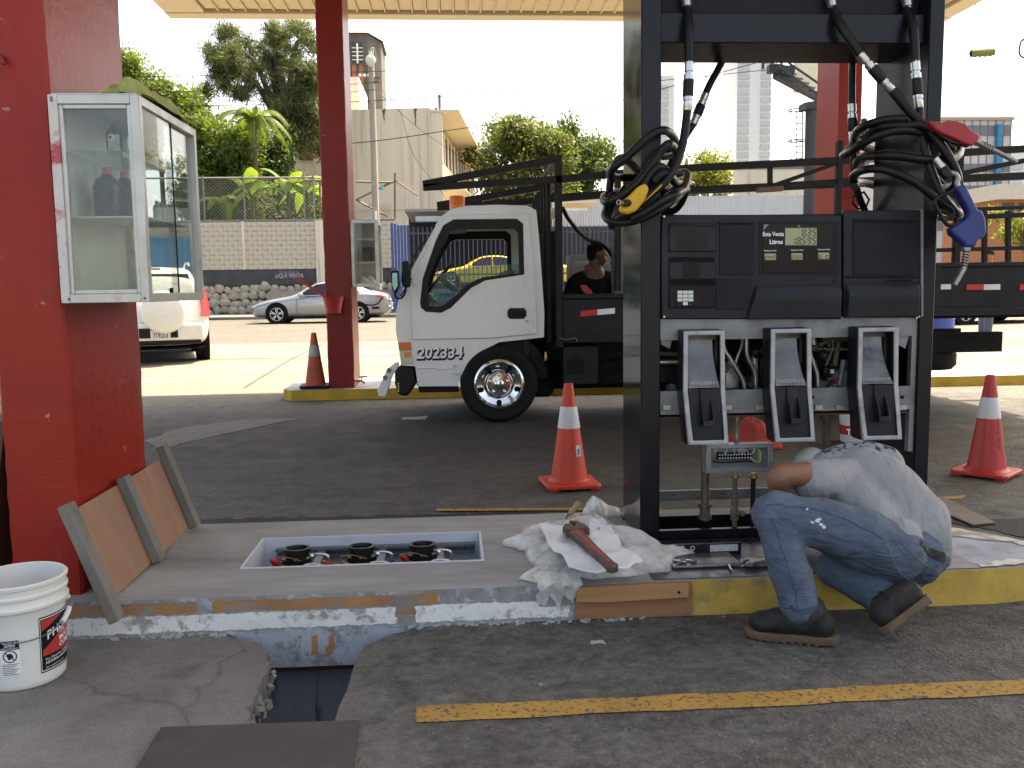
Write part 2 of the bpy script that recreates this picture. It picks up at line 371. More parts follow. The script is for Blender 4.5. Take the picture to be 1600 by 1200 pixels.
m_gap = M('soffit_gap', (.05, .035, .02), .9)
# ------------------------------------------------------------------ ground sheets
def sheet(name, outer, holes, z, mat, thick=0.0, kind='structure'):
    bm = bmesh.new()
    for loop in [outer]+holes:
        vv = [bm.verts.new((p[0], p[1], z)) for p in loop]
        for i in range(len(vv)): bm.edges.new((vv[i], vv[(i+1) % len(vv)]))
    bmesh.ops.triangle_fill(bm, edges=list(bm.edges), use_beauty=True)
    if thick:
        be = [e for e in bm.edges if e.is_boundary and not all(abs(v.co.y-3.46) < .003 for v in e.verts)]
        r = bmesh.ops.extrude_edge_only(bm, edges=be)
        bmesh.ops.translate(bm, verts=[v for v in r['geom'] if isinstance(v, bmesh.types.BMVert)], vec=(0, 0, -thick))
    bmesh.ops.recalc_face_normals(bm, faces=bm.faces)
    up = sum(f.normal.z for f in bm.faces)
    if up < 0: bmesh.ops.reverse_faces(bm, faces=bm.faces)
    me = bpy.data.meshes.new(name); bm.to_mesh(me); bm.free()
    o = link(name, me, mat); TM[o.name] = Matrix(); o['kind'] = kind; return o
def ragged(pts, amp, sub=6, seed=1):
    rr = random.Random(seed); o = []
    for i in range(len(pts)-1):
        a, b = Vector(pts[i]), Vector(pts[i+1]); n_ = Vector((-(b-a).y, (b-a).x)).normalized()
        for k in range(sub):
            p = a.lerp(b, k/sub); o.append(p + n_*(rr.uniform(-amp, amp) if k else rr.uniform(-amp, amp)*.4))
    o.append(Vector(pts[-1])); return o
KF, KB, IZ = 3.46, 4.60, .15
g2 = lambda px, py: gd(px, py).xy
lp = ragged([g2(348, 994), g2(412, 1006), g2(421, 1037), g2(402, 1073), g2(392, 1100), g2(384, 1140), g2(370, 1185)], .014, 5, 3)
rp = ragged([g2(500, 1185), g2(522, 1131), g2(556, 1034), g2(569, 1009), g2(616, 990), g2(690, 976)], .004, 4, 5)
for P_ in (lp[0], rp[-1]): P_.y = KF
tr = [(p.x, min(p.y, KF)) for p in lp+rp]
isl = [(-2.6, KF), (2.25, KF), (2.44, KF+.03), (2.58, KF+.10), (2.66, KF+.2), (2.66, KF+.32), (2.58, KF+.45), (2.40, KF+.68), (2.22, KB-.1), (2.1, KB), (-2.6, KB)]
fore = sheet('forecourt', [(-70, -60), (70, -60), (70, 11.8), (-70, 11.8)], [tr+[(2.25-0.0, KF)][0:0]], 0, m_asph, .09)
def strip(name, ys, mat, x=70):
    mb = MB()
    for a, b in zip(ys[:-1], ys[1:]): mb.quad((-x, a, zg(a)), (x, a, zg(a)), (x, b, zg(b)), (-x, b, zg(b)))
    o = mb.build(name, mat, smooth=0, origin=False); o['kind'] = 'structure'; return o
strip('concrete_apron', [11.8, 16, 20.6], m_apron)
jm = M('slab_joint', (.06, .052, .042), .9)
mb = MB()
for k in range(-8, 9):
    x = k*3.6+.7
    for ya, yb in ((12.4, 16), (16, 20.5)): mb.quad((x-.02, ya, zg(ya)+.004), (x+.02, ya, zg(ya)+.004), (x+.02, yb, zg(yb)+.004), (x-.02, yb, zg(yb)+.004))
mb.quad((-30, 16.4, zg(16.4)+.0045), (30, 16.4, zg(16.4)+.0045), (30, 16.45, zg(16.45)+.0045), (-30, 16.45, zg(16.45)+.0045))
o = mb.build('apron_joints', jm, origin=False, smooth=0); o['kind'] = 'structure'
strip('road', [20.6, 31, 36.6], m_road)
o = MB().box(-70, 70, 36.6, 40.2, -.2, .36).build('sidewalk', m_walk, origin=False, bevel=.02); o['kind'] = 'structure'
o = MB().box(-70, 70, 36.4, 36.6, -.2, .34).build('road_kerb', m_apron, origin=False, bevel=.02); o['kind'] = 'structure'
o = MB().quad((-70, 40.2, .34), (70, 40.2, .34), (2500, 3000, .34), (-2500, 3000, .34)).build('terrain', m_soil, origin=False); o['kind'] = 'structure'
# side grounds so the sheet reaches the horizon left and right
for sx_ in (-1, 1):
    a, b = (-1500, -70) if sx_ < 0 else (70, 1500)
    o = MB().quad((a, -60, .0), (b, -60, .0), (b, 11.8, .0), (a, 11.8, .0)).build('side_ground', m_soil, origin=False, smooth=0); o['kind'] = 'structure'
    o = MB().quad((a, 11.8, .0), (b, 11.8, .0), (b, 40.2, .3), (a, 40.2, .3)).build('side_ground', m_soil, origin=False, smooth=0); o['kind'] = 'structure'
# trench walls and pit below
mb = MB(); n_ = len(tr)
for i in range(n_-1):
    a, b = tr[i], tr[i+1]
    k = 1.0
    mb.quad((a[0], a[1], -.085), (b[0], b[1], -.085), (b[0]+(.1 if i > n_*.55 else -.16), b[1]-.03, -.7), (a[0]+(.1 if i > n_*.55 else -.16), a[1]-.03, -.7))
o = mb.build('trench_wall', m_conc_old, origin=False, smooth=0); o['kind'] = 'structure'
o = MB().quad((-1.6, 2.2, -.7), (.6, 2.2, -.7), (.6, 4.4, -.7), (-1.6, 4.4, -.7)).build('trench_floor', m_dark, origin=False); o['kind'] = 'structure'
# ragged crumbs on the broken left slab edge
mb = MB()
for i in range(46):
    p = lp[R.randrange(4, len(lp))]; q = Vector((p.x+R.uniform(-.005, .022), min(p.y, KF-.02)+R.uniform(-.02, .02), R.uniform(-.085, -.015))); s_ = R.uniform(.008, .026)
    mb.boxc(q, (s_*1.4, s_, s_), (R.uniform(0, 3), R.uniform(0, 3), R.uniform(0, 3)))
o = mb.build('broken_concrete', m_conc_old, origin=False); o['kind'] = 'stuff'; o['label'] = 'crumbled grey concrete along the broken trench edge'; o['category'] = 'rubble'
# sump tank seen in the trench below the kerb
t_ = thing('sump_tank', 'blue-grey fuel sump tank wall showing inside the broken trench', 'tank', (-.42, 3.62, -.69))
MB().box(-1.05, .3, 3.62, 3.66, -.69, -.16).build('tank_wall', m_sump, t_, bevel=.006)
MB().box(-1.05, .3, 3.5, 3.66, -.185, -.165).build('rusty_lip', M('rust', (.12, .045, .025), .9, var=.4, scale=20), t_)
mb = MB(); mb.prism([(-.78, -.52), (-.22, -.69), (-.22, -.66), (-.74, -.45)], 'y', 3.5, 3.53); mb.build('broken_slab', m_conc_old, t_)
# fuel island
SX0, SX1, SY0, SY1 = -.935, .108, 3.822, 4.272
DX0, DX1, DY0, DY1 = .99, 2.14, 4.06, 4.42
top = sheet('pump_island', isl, [[(SX0, SY0), (SX1, SY0), (SX1, SY1), (SX0, SY1)], [(DX0, DY0), (DX1, DY0), (DX1, DY1), (DX0, DY1)]], IZ, m_conc, 0)
mb = MB()
for i in range(len(isl)):
    a, b = isl[i], isl[(i+1) % len(isl)]
    ns = max(1, int(hypot(b[0]-a[0], b[1]-a[1])/.04))
    def _k(p, zz, k): return (p[0], p[1] - (.006*mnoise.noise(Vector((p[0]*9, zz*14, k))) if i == 0 else 0), zz)
    for j in range(ns):
        p = (a[0]+(b[0]-a[0])*j/ns, a[1]+(b[1]-a[1])*j/ns); q = (a[0]+(b[0]-a[0])*(j+1)/ns, a[1]+(b[1]-a[1])*(j+1)/ns)
        zz = [-.15, -.08, -.03, .01, .05, .09, .125, IZ]
        for z0, z1 in zip(zz[:-1], zz[1:]):
            f_ = lambda P, Z: _k(P, Z, 3.3) if Z < IZ else (P[0], P[1], IZ)
            mb.quad(f_(p, z0), f_(q, z0), f_(q, z1), f_(p, z1))
kb = mb.build('island_kerb', m_kerb, origin=False, smooth=60); kb['kind'] = 'structure'
MB().box(-2.6, 2.1, KF+.01, KF+.3, -.155, -.15).build('kerb_underside', m_conc_old, kb, world=True)
# paint on the right tip of the island: blue-grey field with a worn white border
tip = [(2.2, KF+.02), (2.43, KF+.05), (2.56, KF+.12), (2.635, KF+.21), (2.635, KF+.32), (2.56, KF+.44), (2.38, KF+.66), (2.2, KB-.12)]
o = sheet('island_tip_paint', tip, [], IZ+.003, m_ipaint); o.parent = None
mb = MB()
bp = ragged([(p[0], p[1]) for p in tip[:-1]], .012, 6, 9)
for i in range(len(bp)-1):
    a, b = bp[i], bp[i+1]; c_ = Vector((2.25, KF+.45)); wd = .05 + .09*max(0, mnoise.noise(Vector((a.x*6, a.y*6, 1))))
    if a.y > KF+.33: wd += .13
    wd2 = .05 + .09*max(0, mnoise.noise(Vector((b.x*6, b.y*6, 1)))) + (.13 if b.y > KF+.33 else 0)
    ia = a+(c_-a).normalized()*wd; ib = b+(c_-b).normalized()*wd2
    mb.quad((a.x, a.y, IZ+.006), (b.x, b.y, IZ+.006), (ib.x, ib.y, IZ+.006), (ia.x, ia.y, IZ+.006))
o = mb.build('island_tip_border', m_wpaint, origin=False, smooth=0); o['kind'] = 'structure'
# pits
def pit(name, x0, x1, y0, y1, z0, mat, wall=.012):
    mb = MB()
    mb.box(x0-wall, x0, y0-wall, y1+wall, z0, IZ+.004).box(x1, x1+wall, y0-wall, y1+wall, z0, IZ+.004)
    mb.box(x0, x1, y0-wall, y0, z0, IZ+.004).box(x0, x1, y1, y1+wall, z0, IZ+.004).box(x0, x1, y0, y1, z0-.01, z0)
    o = mb.build(name, mat, origin=False, smooth=0); o['kind'] = 'structure'; return o
pit('sump_pit', SX0, SX1, SY0, SY1, -.14, m_pit)
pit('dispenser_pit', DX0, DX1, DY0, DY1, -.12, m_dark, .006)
# black tar seam along the rear of the island, yellow line remains, patches
def patch(name, pts, z, mat, amp=.01, sub=5, seed=2):
    o = sheet(name, [(p.x, p.y) for p in ragged([Vector(q[:2]) for q in pts]+[Vector(pts[0][:2])], amp, sub, seed)[:-1]], [], z, mat); return o
m_tar = M('tar', (.028, .027, .026), .7, var=.3, scale=20, bump=.6, bscale=60)
patch('tar_seam', [(-1.62, 4.7), (2.3, 4.6), (2.3, 5.06), (1.2, 5.12), (.3, 5.22), (-.6, 5.24), (-1.62, 5.28)], .005, m_tar, .03, 16)
mb = MB()
for i in range(34):
    x0 = -.12+i*.04; ya_ = 5.285-.10*(x0+.12) 
    if mnoise.noise(Vector((x0*5, 2, 1))) > -.35: mb.quad((x0, ya_, .009), (x0+.041, ya_-.004, .009), (x0+.041, ya_+.055+.02*mnoise.noise(Vector((x0*14, 0, 0))), .009), (x0, ya_+.055+.02*mnoise.noise(Vector((x0*14-.5, 0, 0))), .009))
o = mb.build('yellow_edge_line', m_line, origin=False, smooth=0); o['kind'] = 'structure'
patch('yellow_line', [(-.14, 2.655), (2.6, 2.655), (2.6, 2.76), (-.14, 2.76)], .004, m_line, .006, 30, 4)
a = [gd(x, y) for x, y in ((1485, 818), (1555, 812), (1700, 806), (1700, 842), (1600, 840), (1540, 828))]
patch('tar_patch', a, .004, m_tar, .02, 6)
patch('yellow_line_stub', [gd(x, y) for x, y in ((1462, 778), (1508, 774), (1506, 779), (1470, 782))], .004, m_line, .006, 4)
m_pale = M('pale_concrete_patch', (.115, .112, .102), .9, var=.2, scale=6, bump=.4)
patch('concrete_patch', [gd(x, y) for x, y in ((245, 703), (300, 690), (400, 668), (470, 655), (380, 655), (270, 672), (225, 690))], .004, m_pale, .03, 6)
patch('pale_scuff', [gd(x, y) for x, y in ((630, 653), (668, 650), (665, 656), (628, 656))], .004, M('scuff_paint', (.4, .4, .38), .8), .02, 4)
patch('paint_splash', [gd(x, y) for x, y in ((923, 1004), (935, 1001), (944, 1003), (947, 1008), (934, 1007), (925, 1008))], .004, M('splash_paint', (.42, .41, .35), .7), .006, 3)
# boards set into the kerb front
t_ = thing('formwork_board', 'orange-brown timber boards nailed to the kerb beside the yellow paint', 'board', (.7, KF-.02, 0))
m_ply2 = M('formwork_wood', (.29, .125, .055), .75, var=.25, scale=3, stretch=(.6, 4, 8), bump=.2, bscale=30, dirt=(.2, .12, .07), dscale=4)
m_ply3 = M('formwork_wood_pale', (.37, .185, .08), .75, var=.25, scale=3, stretch=(.6, 4, 8), bump=.2, bscale=30)
MB().box(.475, .955, KF-.012, KF-.007, .006, .148).build('back_board', m_ply2, t_)
mb = MB(); mb.prism([(.475, .085), (.60, .08), (.935, .088), (.938, .145), (.7, .146), (.475, .147)], 'y', KF-.032, KF-.012); mb.build('front_board', m_ply3, t_, bevel=.002)
mb = MB(); mb.cyl((.895, KF-.031, .112), (.895, KF-.0345, .112), .006, n=8); mb.build('nail', m_dark, t_)
# mortar spill at foot of kerb
mb = MB()
for i in range(120):
    x = R.uniform(-1.35, .75)
    if -.85 < x < -.25 : continue
    s_ = R.uniform(.004, .016); mb.boxc((x, KF-R.uniform(.0, .03), R.uniform(0, .006)), (s_*2.2, s_, s_*.5), (R.uniform(-.3, .3), R.uniform(-.3, .3), R.uniform(0, 3)))
o = mb.build('mortar_crumbs', M('mortar', (.33, .33, .33), .9, var=.3, scale=20), origin=False); tag(o, 'crumbs of grey mortar along the foot of the kerb', 'mortar', kind='stuff')
# steel plate over the trench and the one by the tip
m_plate = M('steel_plate', (.075, .066, .062), .6, metal=.3, var=.25, scale=3, dirt=(.05, .04, .035), dscale=2.5, bump=.15, bscale=30, spec=.35)
c = [gd(x, y) for x, y in ((252, 1142), (562, 1131), (545, 1260), (178, 1260))]
mb = MB(); mb.prism([(p.x, p.y) for p in c], 'z', .004, .014); o = mb.build('steel_plate', m_plate, bevel=.002); tag(o, 'dark steel cover plate lying across the end of the broken trench', 'plate')
c = [gd(x, y) for x, y in ((1470, 778), (1555, 820), (1520, 824), (1465, 800))]
mb = MB(); mb.prism([(p.x, p.y) for p in c], 'z', .006, .016); o = mb.build('flat_panel', M('panel_brown', (.12, .10, .09), .6, var=.2), bevel=.002); tag(o, 'flat brown panel on the asphalt behind the painted island tip', 'panel')
# second island
I2Y, I2B, I2Z = 11.0, 12.35, .13
t2 = [(-2.0, I2Y), (14, I2Y), (14, I2B), (-2.0, I2B), (-2.12, I2B-.2), (-2.12, I2Y+.15)]
o = sheet('far_island', t2, [], I2Z, m_ipaint)
mb = MB()
for i in range(len(t2)):
    a, b = t2[i], t2[(i+1) % len(t2)]; mb.quad((*a, -.02), (*b, -.02), (*b, I2Z-.002), (*a, I2Z-.002))
o = mb.build('far_island_kerb', m_yk, origin=False, smooth=0); o['kind'] = 'structure'
# ------------------------------------------------------------------ canopy
CX0, CX1, CY0, CY1, CZ = -4.05, 7.75, CANOPY_NEAR, 13.9, 5.40
can = thing('canopy', 'cream ribbed forecourt canopy roof carried by the red columns', 'canopy', (1.8, 6, CZ))
mb = MB(); mb.box(CX0, CX1, CY0, CY1, CZ+.10, CZ+.75); mb.build('roof_box', m_fascia, can)
mb = MB(); mb.box(CX0-.02, CX1+.02, CY1-.24, CY1+.02, CZ-.02, CZ+.09); mb.build('edge_trim', m_soffit, can, bevel=.01)
mb = MB(); mb.box(CX0-.02, CX0+.55, CY0, CY1-.26, CZ-.01, CZ+.08); mb.build('edge_trim', m_soffit, can, bevel=.01)
mb = MB(); mb.box(CX1-.3, CX1+.02, CY0, CY1-.26, CZ-.01, CZ+.08); mb.build('edge_trim', m_soffit, can, bevel=.01)
mb = MB(); mb.box(CX0+.56, CX1-.31, CY0+.02, CY1-.26, CZ+.085, CZ+.095); mb.build('gap_sheet', m_gap, can)
pw = .2; nx = int((CX1-.32-(CX0+.57))/pw); pm = None
for i in range(nx):
    x0 = CX0+.58+i*pw
    if pm is None:
        mb = MB(); L0, L1 = CY0-6, CY1-.31-6
        mb.prism([(0, .02), (.165, .02), (.172, -.012), (.19, -.012), (.192, .035), (0, .035)], 'y', L0, L1)
        o = mb.build('soffit_panel', m_soffit, can, world=False, smooth=0); pm = o.data
    else: o = link('soffit_panel', pm, None, can)
    o.location = (x0-1.8, 0, R.uniform(-.002, .003) + .01)
# ------------------------------------------------------------------ red columns
def column(label, x0, x1, y0, y1, z0, mat):
    t = thing('red_column', label, 'column', ((x0+x1)/2, (y0+y1)/2, z0), group='red canopy columns')
    nz = 90
    rings = []
    for i in range(nz+1):
        z = z0+.0+(CZ-.0-z0)*i/nz
        ring = []
        c = .012
        for (a, b) in ((x0+c, y0), (x1-c, y0), (x1, y0+c), (x1, y1-c), (x1-c, y1), (x0+c, y1), (x0, y1-c), (x0, y0+c)):
            d = .004*mnoise.noise(Vector((a*3, b*3, z*4)))+.003*mnoise.noise(Vector((a*9, b*9, z*17))); ring.append((a+d, b+d, z))
        rings.append(ring)
    MB().rings(rings).build('shaft', mat, t, smooth=30)
    return t
cL = column('broad red column carrying the large aluminium display cabinet', -1.77, -1.50, 3.55, 4.36, IZ+.001, m_red)
mb = MB(); mb.tube([(-1.66, 3.55, 2.23), (-1.66, 3.535, 2.235), (-1.65, 3.528, 2.222), (-1.645, 3.53, 2.205)], .008, 8); mb.build('hook', m_red2, cL)
c2a, c2b = at(505, 300, 11.15), at(540, 300, 11.15)
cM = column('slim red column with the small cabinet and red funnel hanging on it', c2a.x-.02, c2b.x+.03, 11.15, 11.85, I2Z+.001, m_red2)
c3a = at(1310, 200, 11.15)
cR = column('red column standing beyond the fuel dispenser and the truck rack', c3a.x, c3a.x+.3, 11.15, 11.85, I2Z+.001, m_red)
# hidden fourth column that carries the near right of the roof
# ------------------------------------------------------------------ fuel dispenser
m_navy = M('dispenser_satin_black', (.013, .015, .021), .30, metal=.0, var=.2, scale=2, spec=.6, rvar=.06)
m_steelface = M('polished_black_face', (.012, .012, .012), .10, var=.1, scale=3, spec=2.0, rvar=.03)
m_head = M('charcoal_plastic', (.024, .028, .036), .40, var=.25, scale=5, spec=.5, dirt=(.045, .047, .05), dscale=2.4, dlo=.52, dhi=.8, bump=.05, bscale=400, bdist=.0006)
m_head2 = M('charcoal_plastic_panel', (.018, .021, .026), .5, dirt=(.036, .038, .042), dscale=3, dlo=.5, dhi=.8, var=.2, scale=4, spec=.4, bump=.05, bscale=400, bdist=.0006)
m_face = M('display_overlay', (.022, .016, .017), .16, var=.1, scale=3, spec=.5, rvar=.03)
m_lcd = M('lcd_green', (.33, .345, .19), .4, var=.04)
m_seg = M('lcd_segment', (.012, .014, .008), .6, var=.02)
m_print = M('white_print', (.75, .75, .75), .5, var=.03)
m_key = M('key_white', (.66, .66, .62), .5, var=.05)
m_galv = M('galvanised_steel', (.40, .41, .40), .42, metal=.75, var=.15, scale=9, dirt=(.25, .25, .24), dscale=5)
m_greyp = M('grey_bracket', (.22, .225, .225), .5, metal=.3, var=.25, scale=8, dirt=(.10, .095, .09), dscale=5, dlo=.5, dhi=.75)
m_rim = M('boot_rim_metal', (.34, .345, .36), .42, metal=.55, var=.2, scale=16, dirt=(.2, .2, .21), dscale=14)
m_boot = M('boot_black_plastic', (.020, .020, .022), .38, var=.15, scale=7, dirt=(.05, .05, .05), dscale=6)
m_scoop = M('scoop_plastic', (.30, .30, .31), .34, metal=.3, var=.25, scale=9, dirt=(.05, .05, .05), dscale=5)
m_pipe = M('steel_pipe', (.42, .42, .40), .34, metal=.85, var=.2, scale=14, dirt=(.2, .19, .17), dscale=8)
m_rustpipe = M('stained_pipe', (.16, .125, .09), .6, metal=.4, var=.35, scale=18)
m_hose = M('hose_rubber', (.014, .014, .015), .36, var=.3, scale=12, spec=.5, dirt=(.035, .034, .032), dscale=20, dlo=.6, dhi=.8)
m_chrome = M('plated_coupling', (.55, .55, .54), .25, metal=.9, var=.15, scale=25)
m_copper = M('brass', (.40, .24, .10), .4, metal=.8, var=.2, scale=20)
m_board = M('terminal_white', (.7, .7, .66), .5)
dsp = thing('fuel_dispenser', 'black fuel dispenser with open lower cabinet and price display', 'fuel dispenser', (1.55, 4.2, IZ))
FY = 4.0
mb = MB(); mb.box(.86, .95, FY, 4.42, IZ+.012, 2.95); colL = mb.build('upright', m_navy, dsp, bevel=.004)
mb = MB(); mb.box(.8585, .8598, FY+.006, 4.414, IZ+.02, 2.94); mb.build('brushed_side_skin', m_steelface, colL)
mb = MB(); mb.box(2.175, 2.245, FY, 4.50, IZ+.012, 2.95); mb.build('upright', m_navy, dsp, bevel=.004)
mb = MB(); mb.box(2.15, 2.174, FY+.015, FY+.05, .55, 1.19); mb.build('inner_jamb', m_greyp, dsp)
mb = MB(); mb.box(.951, 2.174, 4.04, 4.40, 2.43, 2.56); mb.build('cross_beam', m_navy, dsp, bevel=.004)
mb = MB(); mb.box(.951, 2.174, 4.10, 4.36, 2.563, 2.95); mb.build('top_housing', M('top_black', (.006, .007, .010), .5), dsp, bevel=.004)
# base frame: low dark sill round the pit
mb = MB(); mb.box(.86, 2.245, 3.985, 4.055, IZ+.001, IZ+.011).box(.86, 2.245, 4.425, 4.5, IZ+.001, IZ+.011).box(.955, 2.17, 4.02, 4.05, IZ+.0115, IZ+.05)
mb.build('base_frame', m_navy, dsp, bevel=.002)
mb = MB(); mb.box(.951, 2.174, 4.44, 4.47, .25, .29)
mb.box(.951, 2.174, 4.40, 4.44, .247, .25); mb.build('rear_angle_rail', m_greyp, dsp)
for i in range(9): MB().cyl((1.0+i*.13, 4.4395, .27), (1.0+i*.13, 4.437, .27), .006, n=8).build('bolt', m_chrome, dsp)
# front deck of the island: navy paint
dk = sheet('dispenser_deck_paint', [(.80, KF+.015), (2.2, KF+.015), (2.2, 3.984), (.80, 3.984)], [], IZ+.0035, M('navy_deck_paint', (.022, .026, .05), .35, var=.2, scale=5, dirt=(.06, .06, .07), dscale=6))
# head box and front panels
def q(px, py, Y=FY): return at(1000+px*.3, 300+py*.3, Y)
mb = MB(); mb.box(.957, 2.168, 4.03, 4.40, 1.195, 1.668); mb.build('head_box', m_navy, dsp, bevel=.004)
def panel(name, pts, y0, y1, mat, par=None, bevel=.003, seg=1):
    pp = [(q(a, b).x, q(a, b).z) for a, b in pts]
    return MB().prism(pp, 'y', y0, y1).build(name, mat, par or dsp, bevel=bevel, seg=seg)
def rect(a, b, c, d): return [(a, d), (c, d), (c, b), (a, b)]
door = panel('front_door', rect(112, 118, 1050, 662), FY-.002, FY+.028, m_head, bevel=.006, seg=2)
rdoor = panel('side_door', rect(1060, 95, 1466, 655), FY-.002, FY+.028, m_head, bevel=.006, seg=2)
# raised lower mouldings
def bulge(name, xa, ya, xb, yb, slant, par):
    a, b = q(xa, ya), q(xb, yb); s_ = q(xa+slant, ya).x-a.x
    x0, x1, z1, z0 = a.x, b.x, a.z, b.z
    rings = []
    for k in range(7):
        u = k/6; z = z1+(z0-z1)*u; d = .030*min(1, u*3.2)**.6*(1-.35*u)
        xl = x0 + s_*(1-u) if slant else x0
        e = .012
        rings.append([(xl, FY-.004, z), (xl+e, FY-.004-d, z), (x1-e, FY-.004-d, z), (x1, FY-.004, z)])
    MB().rings(rings).build(name, m_head, par, smooth=50, bevel=.004, seg=2)
bulge('lower_moulding', 548, 487, 1046, 655, 48, door)
bulge('lower_moulding', 1068, 474, 1452, 648, 0, rdoor)
panel('blank_panel', rect(412, 168, 592, 434), FY-.008, FY-.003, m_head2, door)
panel('panel_rib', rect(404, 156, 600, 164), FY-.012, FY-.003, m_head, door, .002)
panel('lower_blank', [(392, 612), (545, 612), (590, 452), (392, 452)], FY-.008, FY-.003, m_head2, door)
panel('inset_panel', rect(1108, 158, 1446, 432), FY-.009, FY-.003, m_head2, rdoor, .004)
panel('top_lip', rect(1108, 142, 1446, 152), FY-.014, FY-.003, m_head, rdoor, .003)
panel('shelf_rib', rect(1070, 436, 1450, 446), FY-.016, FY-.003, m_head, rdoor, .004)
panel('latch_slot', rect(1270, 457, 1412, 466), FY-.005, FY-.002, m_dark, rdoor, 0)
panel('trim_strip', rect(1458, 90, 1470, 650), FY-.012, FY+.01, m_greyp, rdoor, .002)
# card reader stack
cr = panel('card_reader', rect(148, 165, 392, 312), FY-.012, FY-.003, m_head, door, .004)
panel('screen', rect(188, 180, 346, 300), FY-.0135, FY-.0125, m_face, cr, 0)
panel('screen_bezel', rect(150, 168, 390, 178), FY-.02, FY-.0125, m_head, cr, .002)
panel('card_slot_shadow', rect(148, 340, 388, 362), FY-.005, FY-.0025, m_dark, door, 0)
cs = panel('card_slot', rect(150, 364, 388, 456), FY-.016, FY-.003, m_head, door, .004)
panel('slot_face', rect(220, 372, 306, 446), FY-.02, FY-.0165, m_face, cs, .001)
panel('keypad_shadow', rect(146, 460, 388, 486), FY-.005, FY-.0025, m_dark, door, 0)  # black strip drawn as the recess shadow above the keypad
kp = panel('keypad', rect(150, 492, 384, 604), FY-.014, FY-.003, m_head2, door, .004)
kpp = panel('keypad_plate', rect(183, 503, 326, 592), FY-.0165, FY-.0145, m_face, kp, .001)
for r_ in range(4):
    for c_ in range(3):
        x0 = 190+c_*28; y0 = 514+r_*19.6
        dark = r_ == 3 and c_ != 1
        k = panel('key', rect(x0, y0, x0+25, y0+16.5), FY-.0205, FY-.0170, m_head2 if dark else m_key, kp, .0006)
        a = q(x0+12, y0+14); 
        if not dark: text(['123', '456', '789', ' 0 '][r_][c_], .0058, m_seg, k, (a.x, FY-.021, a.z), align='CENTER', ext=.0002, bold=.0002)
        else: text('x' if c_ == 0 else 'o', .0065, m_print, k, (a.x, FY-.021, a.z), align='CENTER', ext=.0002)
# price display
panel('display_frame', rect(618, 156, 1032, 432), FY-.006, FY-.002, m_head2, door, .003)
ov = panel('display_overlay', rect(638, 168, 1000, 420), FY-.0085, FY-.0065, m_face, door, .001)
panel('overlay_corner', [(639, 202), (640, 169), (668, 169)], FY-.0092, FY-.0087, M('corner_grey', (.16, .16, .17), .3), ov, 0)
def seg7(mb, ch, x, z, w, h, y, th):
    S = {'0': 'abcdef', '1': 'bc', '2': 'abged', '3': 'abgcd', '4': 'fgbc', '5': 'afgcd', '6': 'afgcde', '7': 'abc', '8': 'abcdefg', '9': 'abfgcd'}
    sl = .16
    def bar(x0, z0, x1, z1, vert):
        o_ = lambda zz: sl*(zz-z)
        if vert: pts = [(x0-th/2+o_(z0), z0), (x0+th/2+o_(z0), z0), (x0+th/2+o_(z1), z1), (x0-th/2+o_(z1), z1)]
        else: pts = [(x0+o_(z0), z0-th/2), (x1+o_(z0), z0-th/2), (x1+o_(z0), z0+th/2), (x0+o_(z0), z0+th/2)]
        mb.prism(pts, 'y', y, y+.0005)
    g_ = th*.62; hm = z+h/2
    if ch == '.': mb.prism([(x, z-th/2), (x+th*1.1, z-th/2), (x+th*1.1, z+th*.6), (x, z+th*.6)], 'y', y, y+.0005); return
    for s_ in S.get(ch, ''):
        {'a': lambda: bar(x+g_, z+h, x+w-g_, z+h, 0), 'd': lambda: bar(x+g_, z, x+w-g_, z, 0), 'g': lambda: bar(x+g_, hm, x+w-g_, hm, 0),
         'f': lambda: bar(x, hm+g_, x, z+h-g_, 1), 'b': lambda: bar(x+w, hm+g_, x+w, z+h-g_, 1), 'e': lambda: bar(x, z+g_, x, hm-g_, 1), 'c': lambda: bar(x+w, z+g_, x+w, hm-g_, 1)}[s_]()
def lcd(name, x0, y0, x1, y1, rows, h_, w_, step, th):
    o = panel(name, rect(x0, y0, x1, y1), FY-.0105, FY-.0088, m_lcd, ov, .0006)
    mb = MB()
    for yb, s_ in rows:
        x = q(x1-7, yb).x-w_-.0015; z = q(x1, yb).z
        for ch in reversed(s_):
            if ch == '.': seg7(mb, '.', x+step-.0058, z, w_, h_, FY-.0112, th)
            else: seg7(mb, ch, x, z, w_, h_, FY-.0112, th); x -= step
    mb.build('lcd_digits', m_seg, o, smooth=0)
lcd('main_lcd', 752, 188, 916, 278, [(228, '8.35'), (271, '18.595')], .029, .0138, .0242, .0046)
lcd('price_lcd', 645, 321, 704, 355, [(350, '0449')], .0155, .0072, .0122, .0026)
lcd('price_lcd', 784, 319, 842, 353, [(348, '0565')], .0155, .0072, .0122, .0026)
lcd('price_lcd', 923, 316, 981, 350, [(345, '06 10')], .0155, .0072, .0102, .0026)
a = q(746, 229); text('Esta Venta', .0265, m_print, ov, (a.x, FY-.009, a.z), align='RIGHT', bold=.0006, wscale=.88)
a = q(740, 270); text('Litros', .0265, m_print, ov, (a.x, FY-.009, a.z), align='RIGHT', bold=.0009, wscale=1.0)
for x_, y_ in ((675, 309), (815, 306), (954, 303)):
    a = q(x_, y_); text('Precio por Litro', .0088, m_print, ov, (a.x, FY-.009, a.z), align='CENTER', ext=.0003, bold=.0002)
a = q(824, 180); text('um', .009, m_print, ov, (a.x, FY-.009, a.z), align='CENTER', ext=.0003)
mb = MB(); a = q(1018, 457); mb.cyl((a.x, FY-.002, a.z), (a.x, FY-.008, a.z), .010, n=20); mb.build('lock', m_navy, door, bevel=.001)
